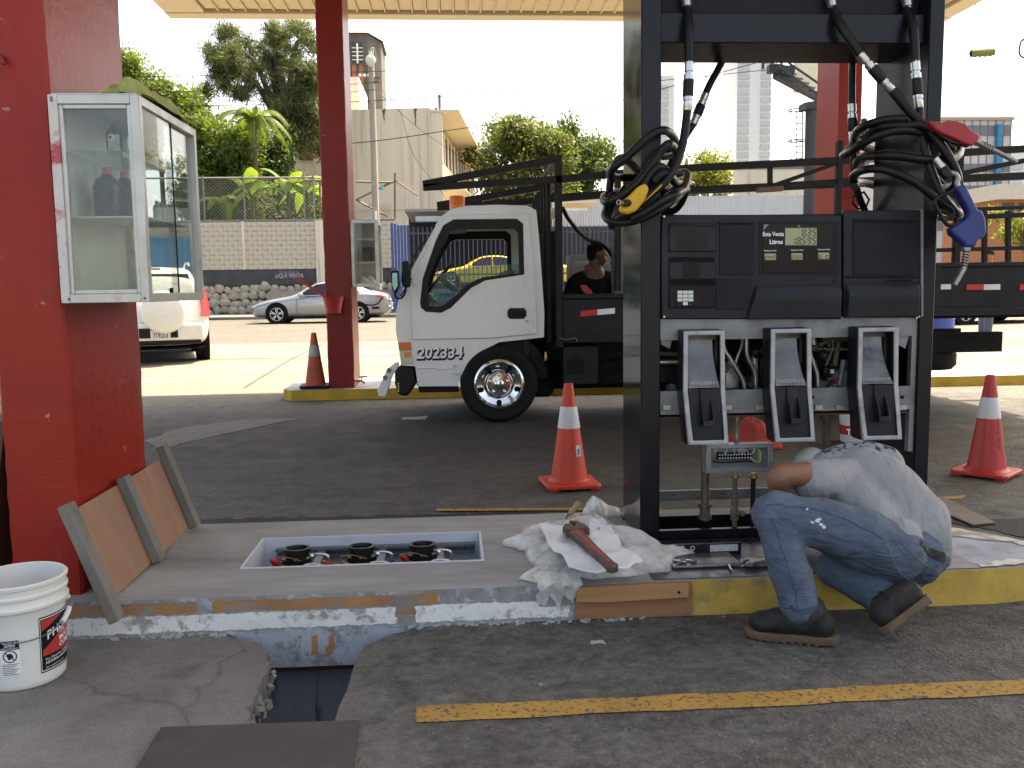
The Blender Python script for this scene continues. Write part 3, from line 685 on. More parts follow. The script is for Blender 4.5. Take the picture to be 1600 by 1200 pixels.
for x_, y_ in ((125, 128), (125, 650), (1452, 648), (1440, 655)):
    a = q(x_, y_); MB().cyl((a.x, FY-.001, a.z), (a.x, FY-.005, a.z), .005, n=8).build('screw', m_chrome, dsp)
# open lower cabinet
def q6(px, py, Y=FY): return at(1000+px*.3, 480+py*.3, Y)
a, b = q6(103, 85), q6(1425, 150)
mb = MB(); mb.box(.953, 2.148, FY+.012, FY+.016, b.z, a.z+.02).box(.953, 2.148, FY+.017, FY+.06, a.z-.002, a.z+.0); mb.build('upper_rail', m_greyp, dsp)
a, b = q6(103, 440), q6(1400, 515)
mb = MB(); mb.box(.953, 2.148, FY+.012, FY+.016, b.z, a.z).box(.953, 2.148, FY+.003, FY+.012, b.z-.014, b.z+.006); mb.build('lower_rail', m_greyp, dsp)
for x_ in (140, 460, 620, 930, 1040, 1370):
    p = q6(x_, 522); MB().box(p.x-.018, p.x+.018, FY-.006, FY+.0025, p.z-.012, p.z+.012).build('rail_clip', m_galv, dsp, bevel=.001)
for x_ in (905, 1372):
    p = q6(x_, 470); MB().cyl((p.x, FY+.011, p.z), (p.x, FY+.0085, p.z), .008, n=10).build('rail_hole', m_dark, dsp)
MB().box(.953, 2.148, 4.36, 4.40, .74, 1.195).build('rear_panel', M('cabinet_dark', (.02, .022, .025), .6), dsp)
MB().box(.953, 2.148, 4.02, 4.36, .735, .742).build('rust_pan', M('rust_pan', (.10, .055, .035), .8, var=.5, scale=12), dsp)
# manifold blocks and pipes
def tubepx(name, pts, Y, r, mat, n=10, par=None, sm=6):
    P_ = [q6(a_, b_, y_ if isinstance(y_, (int, float)) else Y) for a_, b_, *rest in pts for y_ in [rest[0] if rest else Y]]
    return MB().tube(spline(P_, sm), r, n).build(name, mat, par or dsp, smooth=60)
tubepx('fuel_pipe', [(432, 120), (438, 215), (470, 270), (530, 370), (543, 420), (543, 520)], 4.09, .0125, m_pipe)
tubepx('fuel_pipe', [(530, 60), (530, 190), (500, 280), (500, 360)], 4.2, .011, m_pipe)
tubepx('fuel_pipe', [(558, 60), (556, 240), (595, 330), (602, 400), (602, 560)], 4.12, .0125, m_pipe)
tubepx('fuel_pipe', [(880, 230), (905, 300), (922, 360), (925, 450)], 4.09, .0125, m_pipe)
tubepx('fuel_pipe', [(1100, 260), (1090, 300), (1090, 420)], 4.09, .0125, m_pipe)
tubepx('vapour_pipe', [(90, 288), (215, 286)], 4.08, .0125, m_pipe)
tubepx('vapour_pipe', [(890, 222), (980, 175), (1110, 160)], 4.15, .014, m_rustpipe)
tubepx('vapour_pipe', [(890, 218), (1110, 216)], 4.18, .011, m_pipe)
tubepx('vapour_pipe', [(90, 240), (200, 245)], 4.14, .013, m_rustpipe)
for nm, x0, y0, x1, y1, ya, yb, mt in (('pump_block', 440, 300, 520, 430, 4.15, 4.28, m_galv), ('valve_body', 620, 260, 670, 420, 4.15, 4.3, m_boot), ('meter_housing', 1000, 330, 1080, 430, 4.16, 4.3, m_greyp),
                                   ('relay', 955, 312, 1022, 355, 4.10, 4.16, m_boot), ('solenoid', 100, 300, 200, 400, 4.14, 4.28, m_navy), ('pump_block', 930, 380, 990, 440, 4.2, 4.3, m_galv), ('valve_body', 580, 360, 655, 450, 4.2, 4.32, m_greyp)):
    a, b = q6(x0, y1, ya), q6(x1, y0, ya); MB().box(a.x, b.x, ya, yb, a.z, b.z).build(nm, mt, dsp, bevel=.008, seg=2)
p = q6(1002, 335, 4.099); MB().box(p.x-.01, p.x+.008, 4.097, 4.0995, p.z-.01, p.z+.01).build('relay_label', m_board, dsp)
tubepx('red_hose', [(975, 380), (1000, 372), (1030, 400), (1020, 440)], 4.12, .009, M('red_rubber', (.25, .04, .04), .5), 8)
for i in range(9):
    x0 = R.uniform(460, 1060); y0 = R.uniform(160, 300)
    tubepx('wire', [(x0, y0), (x0+R.uniform(-40, 40), y0+40), (x0+R.uniform(-60, 60), y0+90), (x0+R.uniform(-70, 70), y0+140)], R.uniform(4.1, 4.25), .0025, [m_boot, m_greyp, m_dark][i % 3], 5)
for x0 in (150, 1385):
    a = q6(x0, 150); MB().prism([(a.x-.03, a.z+.02), (a.x+.03, a.z+.02), (a.x+.01, a.z-.06), (a.x-.03, a.z-.04)], 'y', FY+.02, FY+.026).build('bracket', m_greyp, dsp)
rk = random.Random(99)
for i in range(34):
    x_ = rk.uniform(1.0, 2.1); z_ = rk.uniform(.80, 1.12); y_ = rk.uniform(4.10, 4.30); w_, h_2, d_ = rk.uniform(.02, .07), rk.uniform(.02, .08), rk.uniform(.03, .08)
    mt = [m_galv, m_greyp, m_boot, m_rustpipe, m_pipe][i % 5]
    if i % 3 == 0: MB().cyl((x_, y_, z_), (x_+rk.uniform(-.02, .02), y_, z_+rk.uniform(.08, .18)), rk.uniform(.010, .02), n=12).build('pipe_stub', mt, dsp)
    elif i % 3 == 1: MB().boxc((x_, y_, z_), (w_, d_, h_2), (0, 0, rk.uniform(-.3, .3))).build('fitting', mt, dsp, bevel=.004)
    else: MB().lathe([(.012, 0), (.026, .004), (.026, .03), (.016, .034), (.016, .06)], (x_, y_, z_), (rk.uniform(-1, 1), -.4, rk.uniform(-.3, 1)), 8).build('union_nut', mt, dsp)
# risers
def riser(pxx, ya, yb, Y, r, mat, name='riser_pipe'):
    a, b = q6(pxx, ya, Y), q6(pxx, yb, Y); top_, bot = Vector((a.x, Y, a.z)), Vector((a.x, Y, b.z))
    o = MB().cyl(bot, top_, r, n=14).build(name, mat, dsp); return a.x, o
x, o = riser(342, 680, 1110, 4.15, .021, m_rustpipe)
z = q6(342, 1070, 4.15).z; MB().lathe([(.034, -.03), (.034, -.01), (.026, -.008), (.026, .03), (.035, .032), (.035, .045)], (x, 4.15, z), n=8).build('union', m_rustpipe, o)
x, o = riser(970, 580, 900, 4.2, .022, m_rustpipe)
z = q6(970, 585, 4.2).z; MB().lathe([(.035, -.0), (.035, .03)], (x, 4.2, z), n=8).build('flange', m_rustpipe, o)
x, o = riser(505, 540, 700, 4.15, .012, m_pipe)
x, o = riser(495, 880, 1190, 4.09, .012, m_rustpipe, 'conduit')
z = q6(495, 1000, 4.09).z; MB().lathe([(.018, -.03), (.018, .0), (.013, .002)], (x, 4.09, z), n=12).build('coupling', m_rustpipe, o)
z = q6(495, 1075, 4.09).z; mb = MB().lathe([(.019, -.03), (.022, .0), (.019, .03)], (x, 4.09, z), n=12); mb.cyl((x, 4.09, z), (x+.028, 4.05, z+.01), .014, n=12); mb.build('seal_fitting', m_rustpipe, o)
x, o = riser(590, 880, 1190, 4.12, .012, m_boot, 'conduit')
# wiring box
jb = thing('__tmp', '', '')
bpy.data.objects.remove(jb)
a, b = q6(338, 862, 4.05), q6(684, 708, 4.05)
mb = MB(); y0, y1 = 4.03, 4.10; tk = .006
mb.box(a.x, b.x, y1-tk, y1, a.z, b.z).box(a.x, b.x, y0, y1-tk, a.z, a.z+tk).box(a.x, b.x, y0, y1-tk, b.z-tk, b.z).box(a.x, a.x+tk, y0, y1-tk, a.z+tk, b.z-tk).box(b.x-tk, b.x, y0, y1-tk, a.z+tk, b.z-tk)
fl = .022
mb.box(a.x+.001, a.x+fl, y0-.003, y0, a.z+.001, b.z-.001).box(b.x-fl, b.x-.001, y0-.003, y0, a.z+.001, b.z-.001).box(a.x+fl, b.x-fl, y0-.003, y0, b.z-fl*.7, b.z-.001).box(a.x+fl, b.x-fl, y0-.003, y0, a.z+.001, a.z+fl)
jbx = mb.build('wiring_box', m_galv, dsp, bevel=.002)
zc = q6(500, 778, 4.05).z; x0 = q6(410, 778, 4.05).x; x1 = q6(586, 778, 4.05).x
MB().box(x0, x1, 4.06, 4.085, zc-.016, zc+.016).build('terminal_strip', m_boot, jbx)
for i in range(12):
    for k in range(2):
        x = x0+(x1-x0)*(i+.5)/12; MB().cyl((x, 4.0595, zc-.008+k*.016), (x, 4.056, zc-.008+k*.016), .0038, n=6).build('terminal_screw', m_board, jbx)
for i in range(11):
    xa = R.uniform(x0-.02, x1+.01); 
    mb = MB().tube(spline([(xa, 4.058, zc+.012), (xa+R.uniform(-.02, .02), 4.05, zc+.03), (xa+R.uniform(-.05, .03), 4.06, zc+R.uniform(.03, .045)), (xa-R.uniform(.02, .06), 4.075, zc+.02)], 5), .0016, 5); mb.build('white_wire', m_board, jbx)
for i, cc in enumerate(((.05, .25, .08), (.5, .2, .04), (.6, .4, .05), (.7, .7, .65))):
    mt = M('wire_colour', cc, .5); xw = x1+.015+i*.006
    MB().tube(spline([(x1-.01, 4.055, zc-.01), (xw, 4.05, zc-.03), (xw+.006, 4.05, zc+.015), (xw-.004, 4.06, zc+.03), (x1+.0, 4.06, zc+.016)], 5), .002, 5).build('coloured_wire', mt, jbx)
MB().tube(spline([(x0-.03, 4.05, zc-.02), (x0+.02, 4.045, zc-.026), (x1-.03, 4.045, zc-.022), (x1, 4.05, zc-.03)], 5), .004, 6).build('wire_bundle', m_boot, jbx)
for x_ in (495, 590):
    p = q6(x_, 872, 4.08); MB().lathe([(.022, -.012), (.022, .0), (.016, .001), (.016, .01)], (p.x, 4.07, p.z), n=8).build('conduit_nut', m_copper, jbx)
# nozzle boots
def boot(i, cx, topz, cut=0.0):
    r = MB(); L = lambda pts: pts
    w = .093; y0 = 3.90
    def ring(inset, dy):
        zs = [(0, 0), (-.30, -.008), (-.535, -.045)]
        k = inset
        return [(-w+k, y0+dy-.0, -k), (w-k, y0+dy, -k), (w-k+.002, y0+dy-.012, -.272), (w+.012-k, y0+dy-.045, -.512+k), (-w+.012+k, y0+dy-.045, -.512+k), (-w-.004+k, y0+dy-.012, -.272)]
    def pl(ringpts): return [(cx+a, b, topz+c) for a, b, c in ringpts]
    outer_f, inner_f, inner_b, outer_b = pl(ring(0, 0)), pl(ring(.021, 0)), pl(ring(.021, .014)), pl(ring(0, .014))
    mb = MB(); rr = [outer_b, outer_f, inner_f, inner_b]; mb.rings(rr+[outer_b], cap=False)
    rim = mb.build('boot_rim', m_rim, dsp, bevel=.005, seg=3, smooth=50)
    sh = [pl(ring(.004, .0145)), pl(ring(-.002, .04)), pl(ring(-.002, .11)), [(x_, min(y_, 4.01), z_) for x_, y_, z_ in pl(ring(.012, .16))]]
    mb = MB().rings(sh, cap=False)
    shell = mb.build('boot_shell', m_boot, dsp, smooth=50, bevel=.006, seg=2)
    # scoop: curved back running from deep at top to front at the middle
    mb = MB(); rg = []
    for k in range(11):
        u = k/10; z = topz-.03-.228*u; y = y0+.135-.13*u**2.2
        rg.append([(cx-w+.022+(w*2-.044)*j/6, y-.015*abs(j/3-1)**3, z) for j in range(7)])
    mb.rings(rg, cap=False, close=False).build('scoop', m_scoop, shell, smooth=70)
    for k in range(14):
        xx = cx-w+.03+(w*2-.06)*k/13; MB().bar((xx, y0+.004, topz-.247), (xx, y0+.008, topz-.230), .004, .003).build('scoop_rib', m_scoop, shell)
    mb = MB(); mb.quad((cx-w+.02, y0-.004, topz-.262), (cx+w-.02, y0-.004, topz-.262), (cx+w-.008, y0-.028, topz-.498), (cx-w+.03, y0-.028, topz-.498))
    lpz = mb.build('lower_plate', m_head, shell)
    m_ = Matrix.Translation((cx+.004, y0-.016, topz-.345)) @ Matrix.Rotation(radians(-7), 4, 'X')
    mb = MB().box(-.026, .026, -.008, .001, -.075, .085); mb.xf(m_); hk = mb.build('nozzle_hook', m_boot, shell, bevel=.003)
    mb = MB().prism([(-.012, .035), (-.05, -.045), (-.045, -.08), (-.006, -.06), (-.006, -.0)], 'x', -.026, -.018).prism([(-.012, .035), (-.05, -.045), (-.045, -.08), (-.006, -.06), (-.006, -.0)], 'x', .018, .026).box(-.026, .026, -.05, -.008, -.085, -.058)
    mb.xf(m_); mb.build('hook_cheek', m_boot, shell, bevel=.002)
for i, (px, py) in enumerate(((336, 122), (790, 112), (1245, 105))):
    p = q6(px, py, 3.90); boot(i, p.x, p.z)
# ------------------------------------------------------------------ hoses and nozzles
def rim_tube(par, name, P_, r, mat, n=10): return MB().tube(P_, r, n).build(name, mat, par, smooth=60)
def coupling(par, a, b):
    a, b = Vector(a), Vector(b); d = b-a; L = d.length
    MB().lathe([(0.0175, 0), (0.0206, .002), (0.0206, L*.2), (0.0163, L*.21), (0.0163, L*.24), (0.0219, L*.25), (0.0219, L*.36)], a, d, 14).build('ferrule', m_chrome, par)
    MB().lathe([(0.0231, L*.361), (0.0244, L*.38), (0.0244, L*.68), (0.0225, L*.70)], a, d, 14).build('breakaway', m_boot, par)
    MB().lathe([(0.0219, L*.701), (0.0219, L*.77), (0.0181, L*.775), (0.0181, L*.80), (0.0206, L*.805), (0.0206, L*.97), (0.0163, L)], a, d, 14).build('ferrule', m_chrome, par)
def px_line(pts): return [at(a, b, c) for a, b, c in pts]
def outlet(par, p):
    p = Vector(p); MB().lathe([(.028, .05), (.028, .02), (.022, .018), (.022, -.01), (.0165, -.012), (.0165, -.05), (.013, -.052)], p, (0, .25, 1), 12).build('outlet_fitting', m_chrome, par)
HR = .0190
def loops(cx, cy, rx, ry, z0, turns, tilt, seed, dz=-.03, ph=0.0, wob=.02):
    rr = random.Random(seed); P_ = []; n = 16
    for k in range(int(turns*n)+1):
        th = ph+2*pi*k/n; u = k/n
        fx = 1+wob*3*sin(u*2.1+seed)
        P_.append((cx+rx*fx*cos(th), cy+ry*(1+.1*sin(u*1.7+seed))*sin(th), z0+dz*u+tilt*cos(th)+wob*sin(u*3.3+seed*2)))
    return P_
# yellow: hangs beside the left upright
ye = thing('fuel_hose', 'black fuel hose with yellow nozzle looped round the left dispenser upright', 'fuel hose', (.905, 4.2, 1.7))
outlet(ye, at(1073, 8, 4.06))
rim_tube(ye, 'hose', spline(px_line([(1073, 15, 4.055), (1076, 45, 3.99), (1077, 98, 3.97)]), 6), .0215, m_hose)
coupling(ye, at(1077, 96, 3.97), at(1074, 175, 3.96))
P_ = spline(px_line([(1074, 172, 3.96), (1070, 205, 3.94), (1064, 235, 3.92), (1046, 275, 3.89), (1015, 305, 3.87), (985, 330, 3.87), (962, 342, 3.95), (955, 325, 4.15), (985, 285, 4.46), (1035, 240, 4.46), (1055, 222, 4.2),
    (1040, 204, 3.95), (1015, 213, 3.90), (985, 240, 3.90), (958, 263, 3.92), (955, 275, 4.1), (975, 278, 4.44), (1040, 275, 4.48), (1072, 270, 4.3), (1068, 295, 4.1), (1045, 318, 3.93), (1000, 342, 3.9), (965, 348, 3.92), (946, 338, 4.0), (950, 318, 4.15), (965, 250, 4.45),
    (1030, 245, 4.46), (1056, 240, 4.2), (1046, 225, 3.93), (1030, 240, 3.90), (1005, 275, 3.89), (975, 303, 3.88), (948, 316, 3.93), (946, 306, 4.1), (970, 300, 4.44), (1040, 300, 4.47), (1062, 285, 4.25), (1055, 285, 4.0), (1038, 270, 3.88), (1020, 284, 3.86)]), 8)
rim_tube(ye, 'hose', P_, HR, m_hose)
P_ = spline(px_line([(1054, 283, 3.98), (1035, 262, 3.9), (1020, 268, 3.88), (995, 305, 3.88), (958, 345, 3.95), (962, 352, 4.1), (985, 330, 4.44), (1050, 330, 4.46), (1072, 298, 4.3), (1062, 300, 4.0), (1040, 310, 3.9), (1010, 330, 3.88), (985, 342, 3.88)]), 8)
rim_tube(ye, 'hose', P_, HR, m_hose)
# rear hose on the far face
rim_tube(ye, 'rear_hose', spline(px_line([(1134, 60, 4.42), (1128, 95, 4.45), (1110, 130, 4.46), (1100, 152, 4.46)]), 6), .018, m_hose)
coupling(ye, at(1103, 146, 4.46), at(1083, 195, 4.46))
rim_tube(ye, 'rear_hose', spline(px_line([(1084, 193, 4.46), (1070, 215, 4.46), (1056, 240, 4.44), (1046, 262, 4.42)]), 6), .0175, m_hose)
m_yel = M('yellow_nozzle_cover', (.62, .36, .01), .4, var=.15, scale=12, dirt=(.2, .14, .03), dscale=14, dlo=.6, dhi=.75)
m_blue = M('blue_nozzle_cover', (.012, .03, .16), .4, var=.15, scale=12, dirt=(.02, .03, .08), dscale=10)
m_rnoz = M('red_nozzle_cover', (.36, .014, .02), .38, var=.15, scale=12, dirt=(.2, .02, .02), dscale=10)
m_alu = M('spout_aluminium', (.28, .28, .27), .35, metal=.85, var=.2, scale=20)
def pxprism(par, name, pts, Y, th, mat, bevel=.008, seg=3):
    pp = [at(a, b, Y) for a, b in pts]; return MB().prism([(p.x, p.z) for p in pp], 'y', Y-th/2, Y+th/2).build(name, mat, par, bevel=bevel, seg=seg, smooth=50)
cy = lambda px, py: (930+px*.1583, 170+py*.1583)
pxprism(ye, 'nozzle_cover', [cy(*p) for p in ((230, 985), (255, 1035), (330, 1042), (400, 1010), (480, 915), (525, 790), (488, 738), (420, 770), (330, 860), (290, 900))], 3.845, .05, m_yel, .014, 4)
pxprism(ye, 'nozzle_lever', [cy(*p) for p in ((480, 912), (660, 738), (650, 770), (500, 905))], 3.85, .02, m_yel, .003)
P_ = px_line([(*cy(330, 930), 3.835), (*cy(285, 935), 3.80), (*cy(255, 930), 3.76)]); MB().tube(P_, [.018, .015, .010], 14).build('spout', m_boot, ye, smooth=60)
P_ = px_line([(*cy(262, 930), 3.765), (*cy(232, 922), 3.71)]); MB().tube(P_, .0105, 14).build('spout', m_alu, ye, smooth=60)
a = at(*cy(232, 922), 3.7095); MB().cyl(a, a+Vector((0, -.0012, 0)), .007, n=14).build('spout_mouth', m_dark, ye)
# right upright loops
def right_hose(label, loc): return thing('fuel_hose', label, 'fuel hose', loc)
bl = right_hose('black fuel hose with blue nozzle hanging from the right dispenser upright', (2.21, 4.2, 1.8))
outlet(bl, at(1418, 8, 4.06))
rim_tube(bl, 'hose', spline(px_line([(1416, 15, 4.06), (1427, 45, 3.99), (1430, 98, 3.97)]), 6), .0215, m_hose)
coupling(bl, at(1430, 95, 3.97), at(1436, 172, 3.96))
P_ = spline(px_line([(1436, 168, 3.96), (1438, 195, 3.93), (1445, 235, 3.90), (1462, 285, 3.87), (1478, 315, 3.86), (1500, 335, 3.95), (1490, 310, 4.3), (1440, 262, 4.6), (1372, 245, 4.62), (1340, 262, 4.4), (1345, 246, 4.1), (1375, 243, 3.92), (1410, 245, 3.88), (1452, 250, 3.88), (1494, 245, 4.0), (1492, 225, 4.4), (1420, 208, 4.6), (1350, 215, 4.6),
    (1318, 242, 4.3), (1330, 236, 4.05), (1365, 215, 3.93), (1405, 204, 3.9), (1445, 208, 3.92), (1492, 222, 4.1), (1490, 230, 4.5), (1400, 240, 4.62), (1350, 230, 4.5), (1336, 216, 4.3), (1345, 200, 4.05), (1380, 188, 3.95), (1418, 186, 3.93)]), 8)
rim_tube(bl, 'hose', P_, HR, m_hose)
MB().lathe([(.0165, 0), (.0165, .045)], at(1403, 187, 3.94), (1, 0, .02), 12).build('ferrule', m_chrome, bl)
P_ = spline(px_line([(1336, 288, 4.3), (1333, 275, 4.15), (1352, 265, 3.97), (1385, 266, 3.9), (1430, 285, 3.86), (1465, 312, 3.85), (1492, 330, 3.95), (1480, 330, 4.4), (1400, 300, 4.6), (1345, 285, 4.5), (1335, 292, 4.2)]), 8)
rim_tube(bl, 'hose', P_, HR, m_hose)
c3 = lambda px, py: (1400+px*.2083, 170+py*.2083)
BY = 3.83
pxprism(bl, 'nozzle_cover', [c3(*p) for p in ((430, 600), (495, 566), (515, 600), (590, 758), (625, 765), (650, 830), (657, 930), (632, 970), (592, 990), (575, 1040), (500, 1040), (480, 1003), (405, 945), (390, 900), (480, 850), (530, 800), (522, 770), (448, 630))], BY, .055, m_blue, .014, 4)
MB().tube(spline(px_line([(*c3(440, 610), BY), (*c3(365, 640), BY), (*c3(290, 690), BY), (*c3(330, 790), BY), (*c3(385, 870), BY), (*c3(440, 870), BY)]), 3), .009, 8).build('hand_guard', m_boot, bl, smooth=60)
MB().tube(spline(px_line([(*c3(345, 695), BY), (*c3(400, 735), BY), (*c3(440, 775), BY), (*c3(415, 835), BY)]), 4), .006, 8).build('trigger', m_boot, bl, smooth=60)
P_ = px_line([(*c3(530, 1035), BY), (*c3(525, 1060), BY)]); MB().tube(P_, .017, 14).build('spout_collar', m_alu, bl)
P_ = spline(px_line([(*c3(528, 1050), BY), (*c3(520, 1110), BY), (*c3(512, 1175), BY), (*c3(500, 1215), BY), (*c3(440, 1320), BY)]), 5); MB().tube(P_, .0105, 14).build('spout', m_alu, bl, smooth=60)
hel = []
for k in range(80):
    u = k/79; p = at(*c3(527-17*u, 1058+125*u), BY); th = 2*pi*6*u; hel.append(p+Vector((cos(th)*.0125, sin(th)*.0125, 0)))
MB().tube(hel, .0028, 6).build('spout_spring', m_boot, bl, smooth=60)
MB().tube(px_line([(*c3(292, 372), 3.85), (*c3(330, 420), 3.845), (*c3(350, 445), 3.84)]), .0165, 12).build('swivel', m_chrome, bl, smooth=60)
pxprism(bl, 'swivel_block', [c3(*p) for p in ((318, 452), (372, 425), (418, 505), (375, 530), (335, 500))], BY, .035, m_boot, .005)
MB().tube(spline(px_line([(*c3(405, 480), BY), (*c3(440, 490), BY), (*c3(462, 520), BY), (*c3(455, 560), BY), (*c3(470, 600), BY)]), 4), .0125, 10).build('swivel_elbow', m_alu, bl, smooth=60)
rd = right_hose('black fuel hose with red nozzle slung across the right dispenser upright', (2.25, 4.0, 1.95))
outlet(rd, at(1300, 8, 4.06))
rim_tube(rd, 'hose', spline(px_line([(1301, 15, 4.055), (1315, 42, 3.99), (1345, 86, 3.96)]), 6), .0215, m_hose)
coupling(rd, at(1343, 84, 3.96), at(1396, 144, 3.94))
P_ = spline(px_line([(1394, 141, 3.94), (1425, 178, 3.92), (1458, 212, 3.90), (1482, 245, 3.88), (1496, 280, 3.90), (1480, 296, 4.05), (1440, 285, 4.5)]), 8); rim_tube(rd, 'hose', P_, HR*1.1, m_hose)
P_ = spline(px_line([(1350, 190, 4.5), (1352, 215, 4.2), (1370, 200, 3.98), (1420, 196, 3.9), (1440, 196, 3.89), (1455, 200, 3.87)]), 8); rim_tube(rd, 'hose', P_, HR, m_hose)
RY = 3.86
pxprism(rd, 'nozzle_cover', [c3(*p) for p in ((222, 95), (300, 100), (330, 115), (365, 97), (440, 100), (500, 120), (530, 155), (580, 190), (608, 205), (595, 240), (565, 275), (540, 285), (480, 265), (420, 235), (320, 195), (270, 165), (230, 120))], RY, .055, m_rnoz, .016, 4)
pxprism(rd, 'lever_guard', [c3(*p) for p in ((270, 172), (420, 242), (535, 290), (480, 272), (400, 258), (330, 215))], RY, .03, m_boot, .003)
P_ = px_line([(*c3(580, 240), RY), (*c3(640, 265), RY)]); MB().tube(P_, [.018, .013], 14).build('spout_collar', m_alu, rd)
P_ = spline(px_line([(*c3(600, 248), RY), (*c3(720, 305), RY), (*c3(800, 345), RY), (*c3(905, 400), RY)]), 5); MB().tube(P_, .0108, 14).build('spout', m_alu, rd, smooth=60)
hel = []
for k in range(70):
    u = k/69; p = at(*c3(630+100*u, 262+48*u), RY); th = 2*pi*5*u; hel.append(p+Vector((sin(th)*.006, cos(th)*.0135, sin(th)*.0125)))
MB().tube(hel, .003, 6).build('spout_spring', m_alu, rd, smooth=60)
# rear hoses on the right
rh = right_hose('black rear fuel hose hanging behind the side door of the dispenser', (2.15, 4.5, 1.9))
rim_tube(rh, 'hose', spline(px_line([(1337, 60, 4.44), (1332, 100, 4.46), (1331, 170, 4.46)]), 6), .018, m_hose)
coupling(rh, at(1331, 162, 4.46), at(1333, 225, 4.46))
rim_tube(rh, 'hose', spline(px_line([(1333, 222, 4.46), (1334, 260, 4.46), (1340, 300, 4.47), (1352, 330, 4.5)]), 6), .0175, m_hose)
gq = [(1332, 308), (1350, 300), (1358, 312), (1352, 326), (1340, 326), (1333, 318)]
MB().tube(px_line([(a, b, 4.45) for a, b in gq]), .006, 8, closed=True).build('hand_guard', m_boot, rh, smooth=60)
# ------------------------------------------------------------------ flatbed truck
m_wtruck = M('white_truck_paint', (.66, .655, .63), .26, var=.06, scale=1.5, detail=8, dirt=(.40, .36, .30), dscale=2.6, dlo=.56, dhi=.8, spec=.5, coat=.5, stretch=(1, 1, .45), bump=.12, bscale=2.2, bdist=.03)
m_blk = M('black_trim', (.016, .016, .017), .5, var=.2, scale=6)
m_bed = M('black_bed_steel', (.026, .026, .027), .55, var=.3, scale=5, dirt=(.06, .055, .05), dscale=9, dlo=.6, dhi=.75)
m_chas = M('dirty_chassis', (.012, .011, .010), .75, var=.4, scale=7)
m_tyre = M('tyre_rubber', (.016, .016, .016), .8, var=.25, scale=10, bump=.3, bscale=50)
m_hub = M('chrome_hub', (.72, .72, .72), .10, metal=1, var=.03, rvar=.02)
m_amber = M('amber_lens', (.55, .15, .02), .2, var=.15, scale=20)
m_orange = M('orange_lens', (.85, .20, .02), .25, var=.1)
m_refr = M('red_reflector', (.55, .02, .02), .35); m_refw = M('white_reflector', (.72, .72, .72), .4)
m_glassg = glass_mat('truck_glass', (.72, .84, .82), 1.0, .10, dcol=(.3, .45, .42))
m_clear = glass_mat('clear_glass', (.9, .94, .93), 1.0)
m_rust2 = M('rack_steel', (.028, .026, .025), .6, var=.3, scale=8, dirt=(.08, .05, .035), dscale=12, dlo=.62, dhi=.72)
trk = thing('flatbed_truck', 'white cab-over flatbed truck with black stake rack and chrome front hub', 'truck', (3.2, 9.75, 0))
TY0, TY1 = 8.80, 10.68
def tq(px, py, Y=TY0): return at(560+px*.275, 270+py*.275, Y)
def tl(pts, Y=TY0): return [(p.x, p.z) for p in (tq(a, b, Y) for a, b in pts)]
outl = [(338, 1215), (322, 1100), (248, 1096), (228, 960), (218, 900), (218, 790), (236, 715), (290, 570), (440, 300), (480, 245), (530, 207), (620, 190), (800, 184), (960, 190), (1012, 215), (1030, 400), (1058, 800), (1055, 935), (940, 948), (800, 963), (700, 1013), (620, 1083), (580, 1163), (570, 1213)]
wind = [(355, 765), (350, 735), (365, 600), (440, 385), (482, 300), (540, 266), (900, 262), (936, 290), (943, 578), (720, 612), (640, 655), (525, 768), (470, 796), (382, 790)]
doorl = [(306, 948), (300, 640), (333, 560), (455, 305), (492, 250), (540, 236), (968, 230), (1000, 600), (1016, 915), (900, 925), (760, 940), (600, 942)]
winner = [(392, 705), (398, 610), (452, 465), (520, 340), (560, 322), (885, 318), (908, 345), (915, 572), (712, 592), (625, 632), (515, 735), (470, 760), (398, 755)]
def holed(par, name, outer, hole, y0, y1, mat, bevel=.0):
    bm = bmesh.new(); rings_ = []
    for y in (y0, y1):
        es = []
        for lp_ in [outer]+hole:
            vv = [bm.verts.new((x, y, z)) for x, z in lp_]; rings_.append(vv)
            es += [bm.edges.new((vv[i], vv[(i+1) % len(vv)])) for i in range(len(vv))]
        bmesh.ops.triangle_fill(bm, edges=es, use_beauty=True)
    nl = 1+len(hole)
    for k in range(nl):
        a, b = rings_[k], rings_[k+nl]
        for i in range(len(a)): bm.faces.new((a[i], a[(i+1) % len(a)], b[(i+1) % len(a)], b[i]))
    me = bpy.data.meshes.new(name); bm.verts.index_update()
    mb = MB(); mb.v = [v.co.copy() for v in bm.verts]; mb.f = [tuple(v.index for v in f.verts) for f in bm.faces]; bm.free(); bpy.data.meshes.remove(me)
    return mb.build(name, mat, par, bevel=bevel, smooth=30)
CO = tl(outl); CW = tl(wind); CI = tl(winner); CDR = tl(doorl)
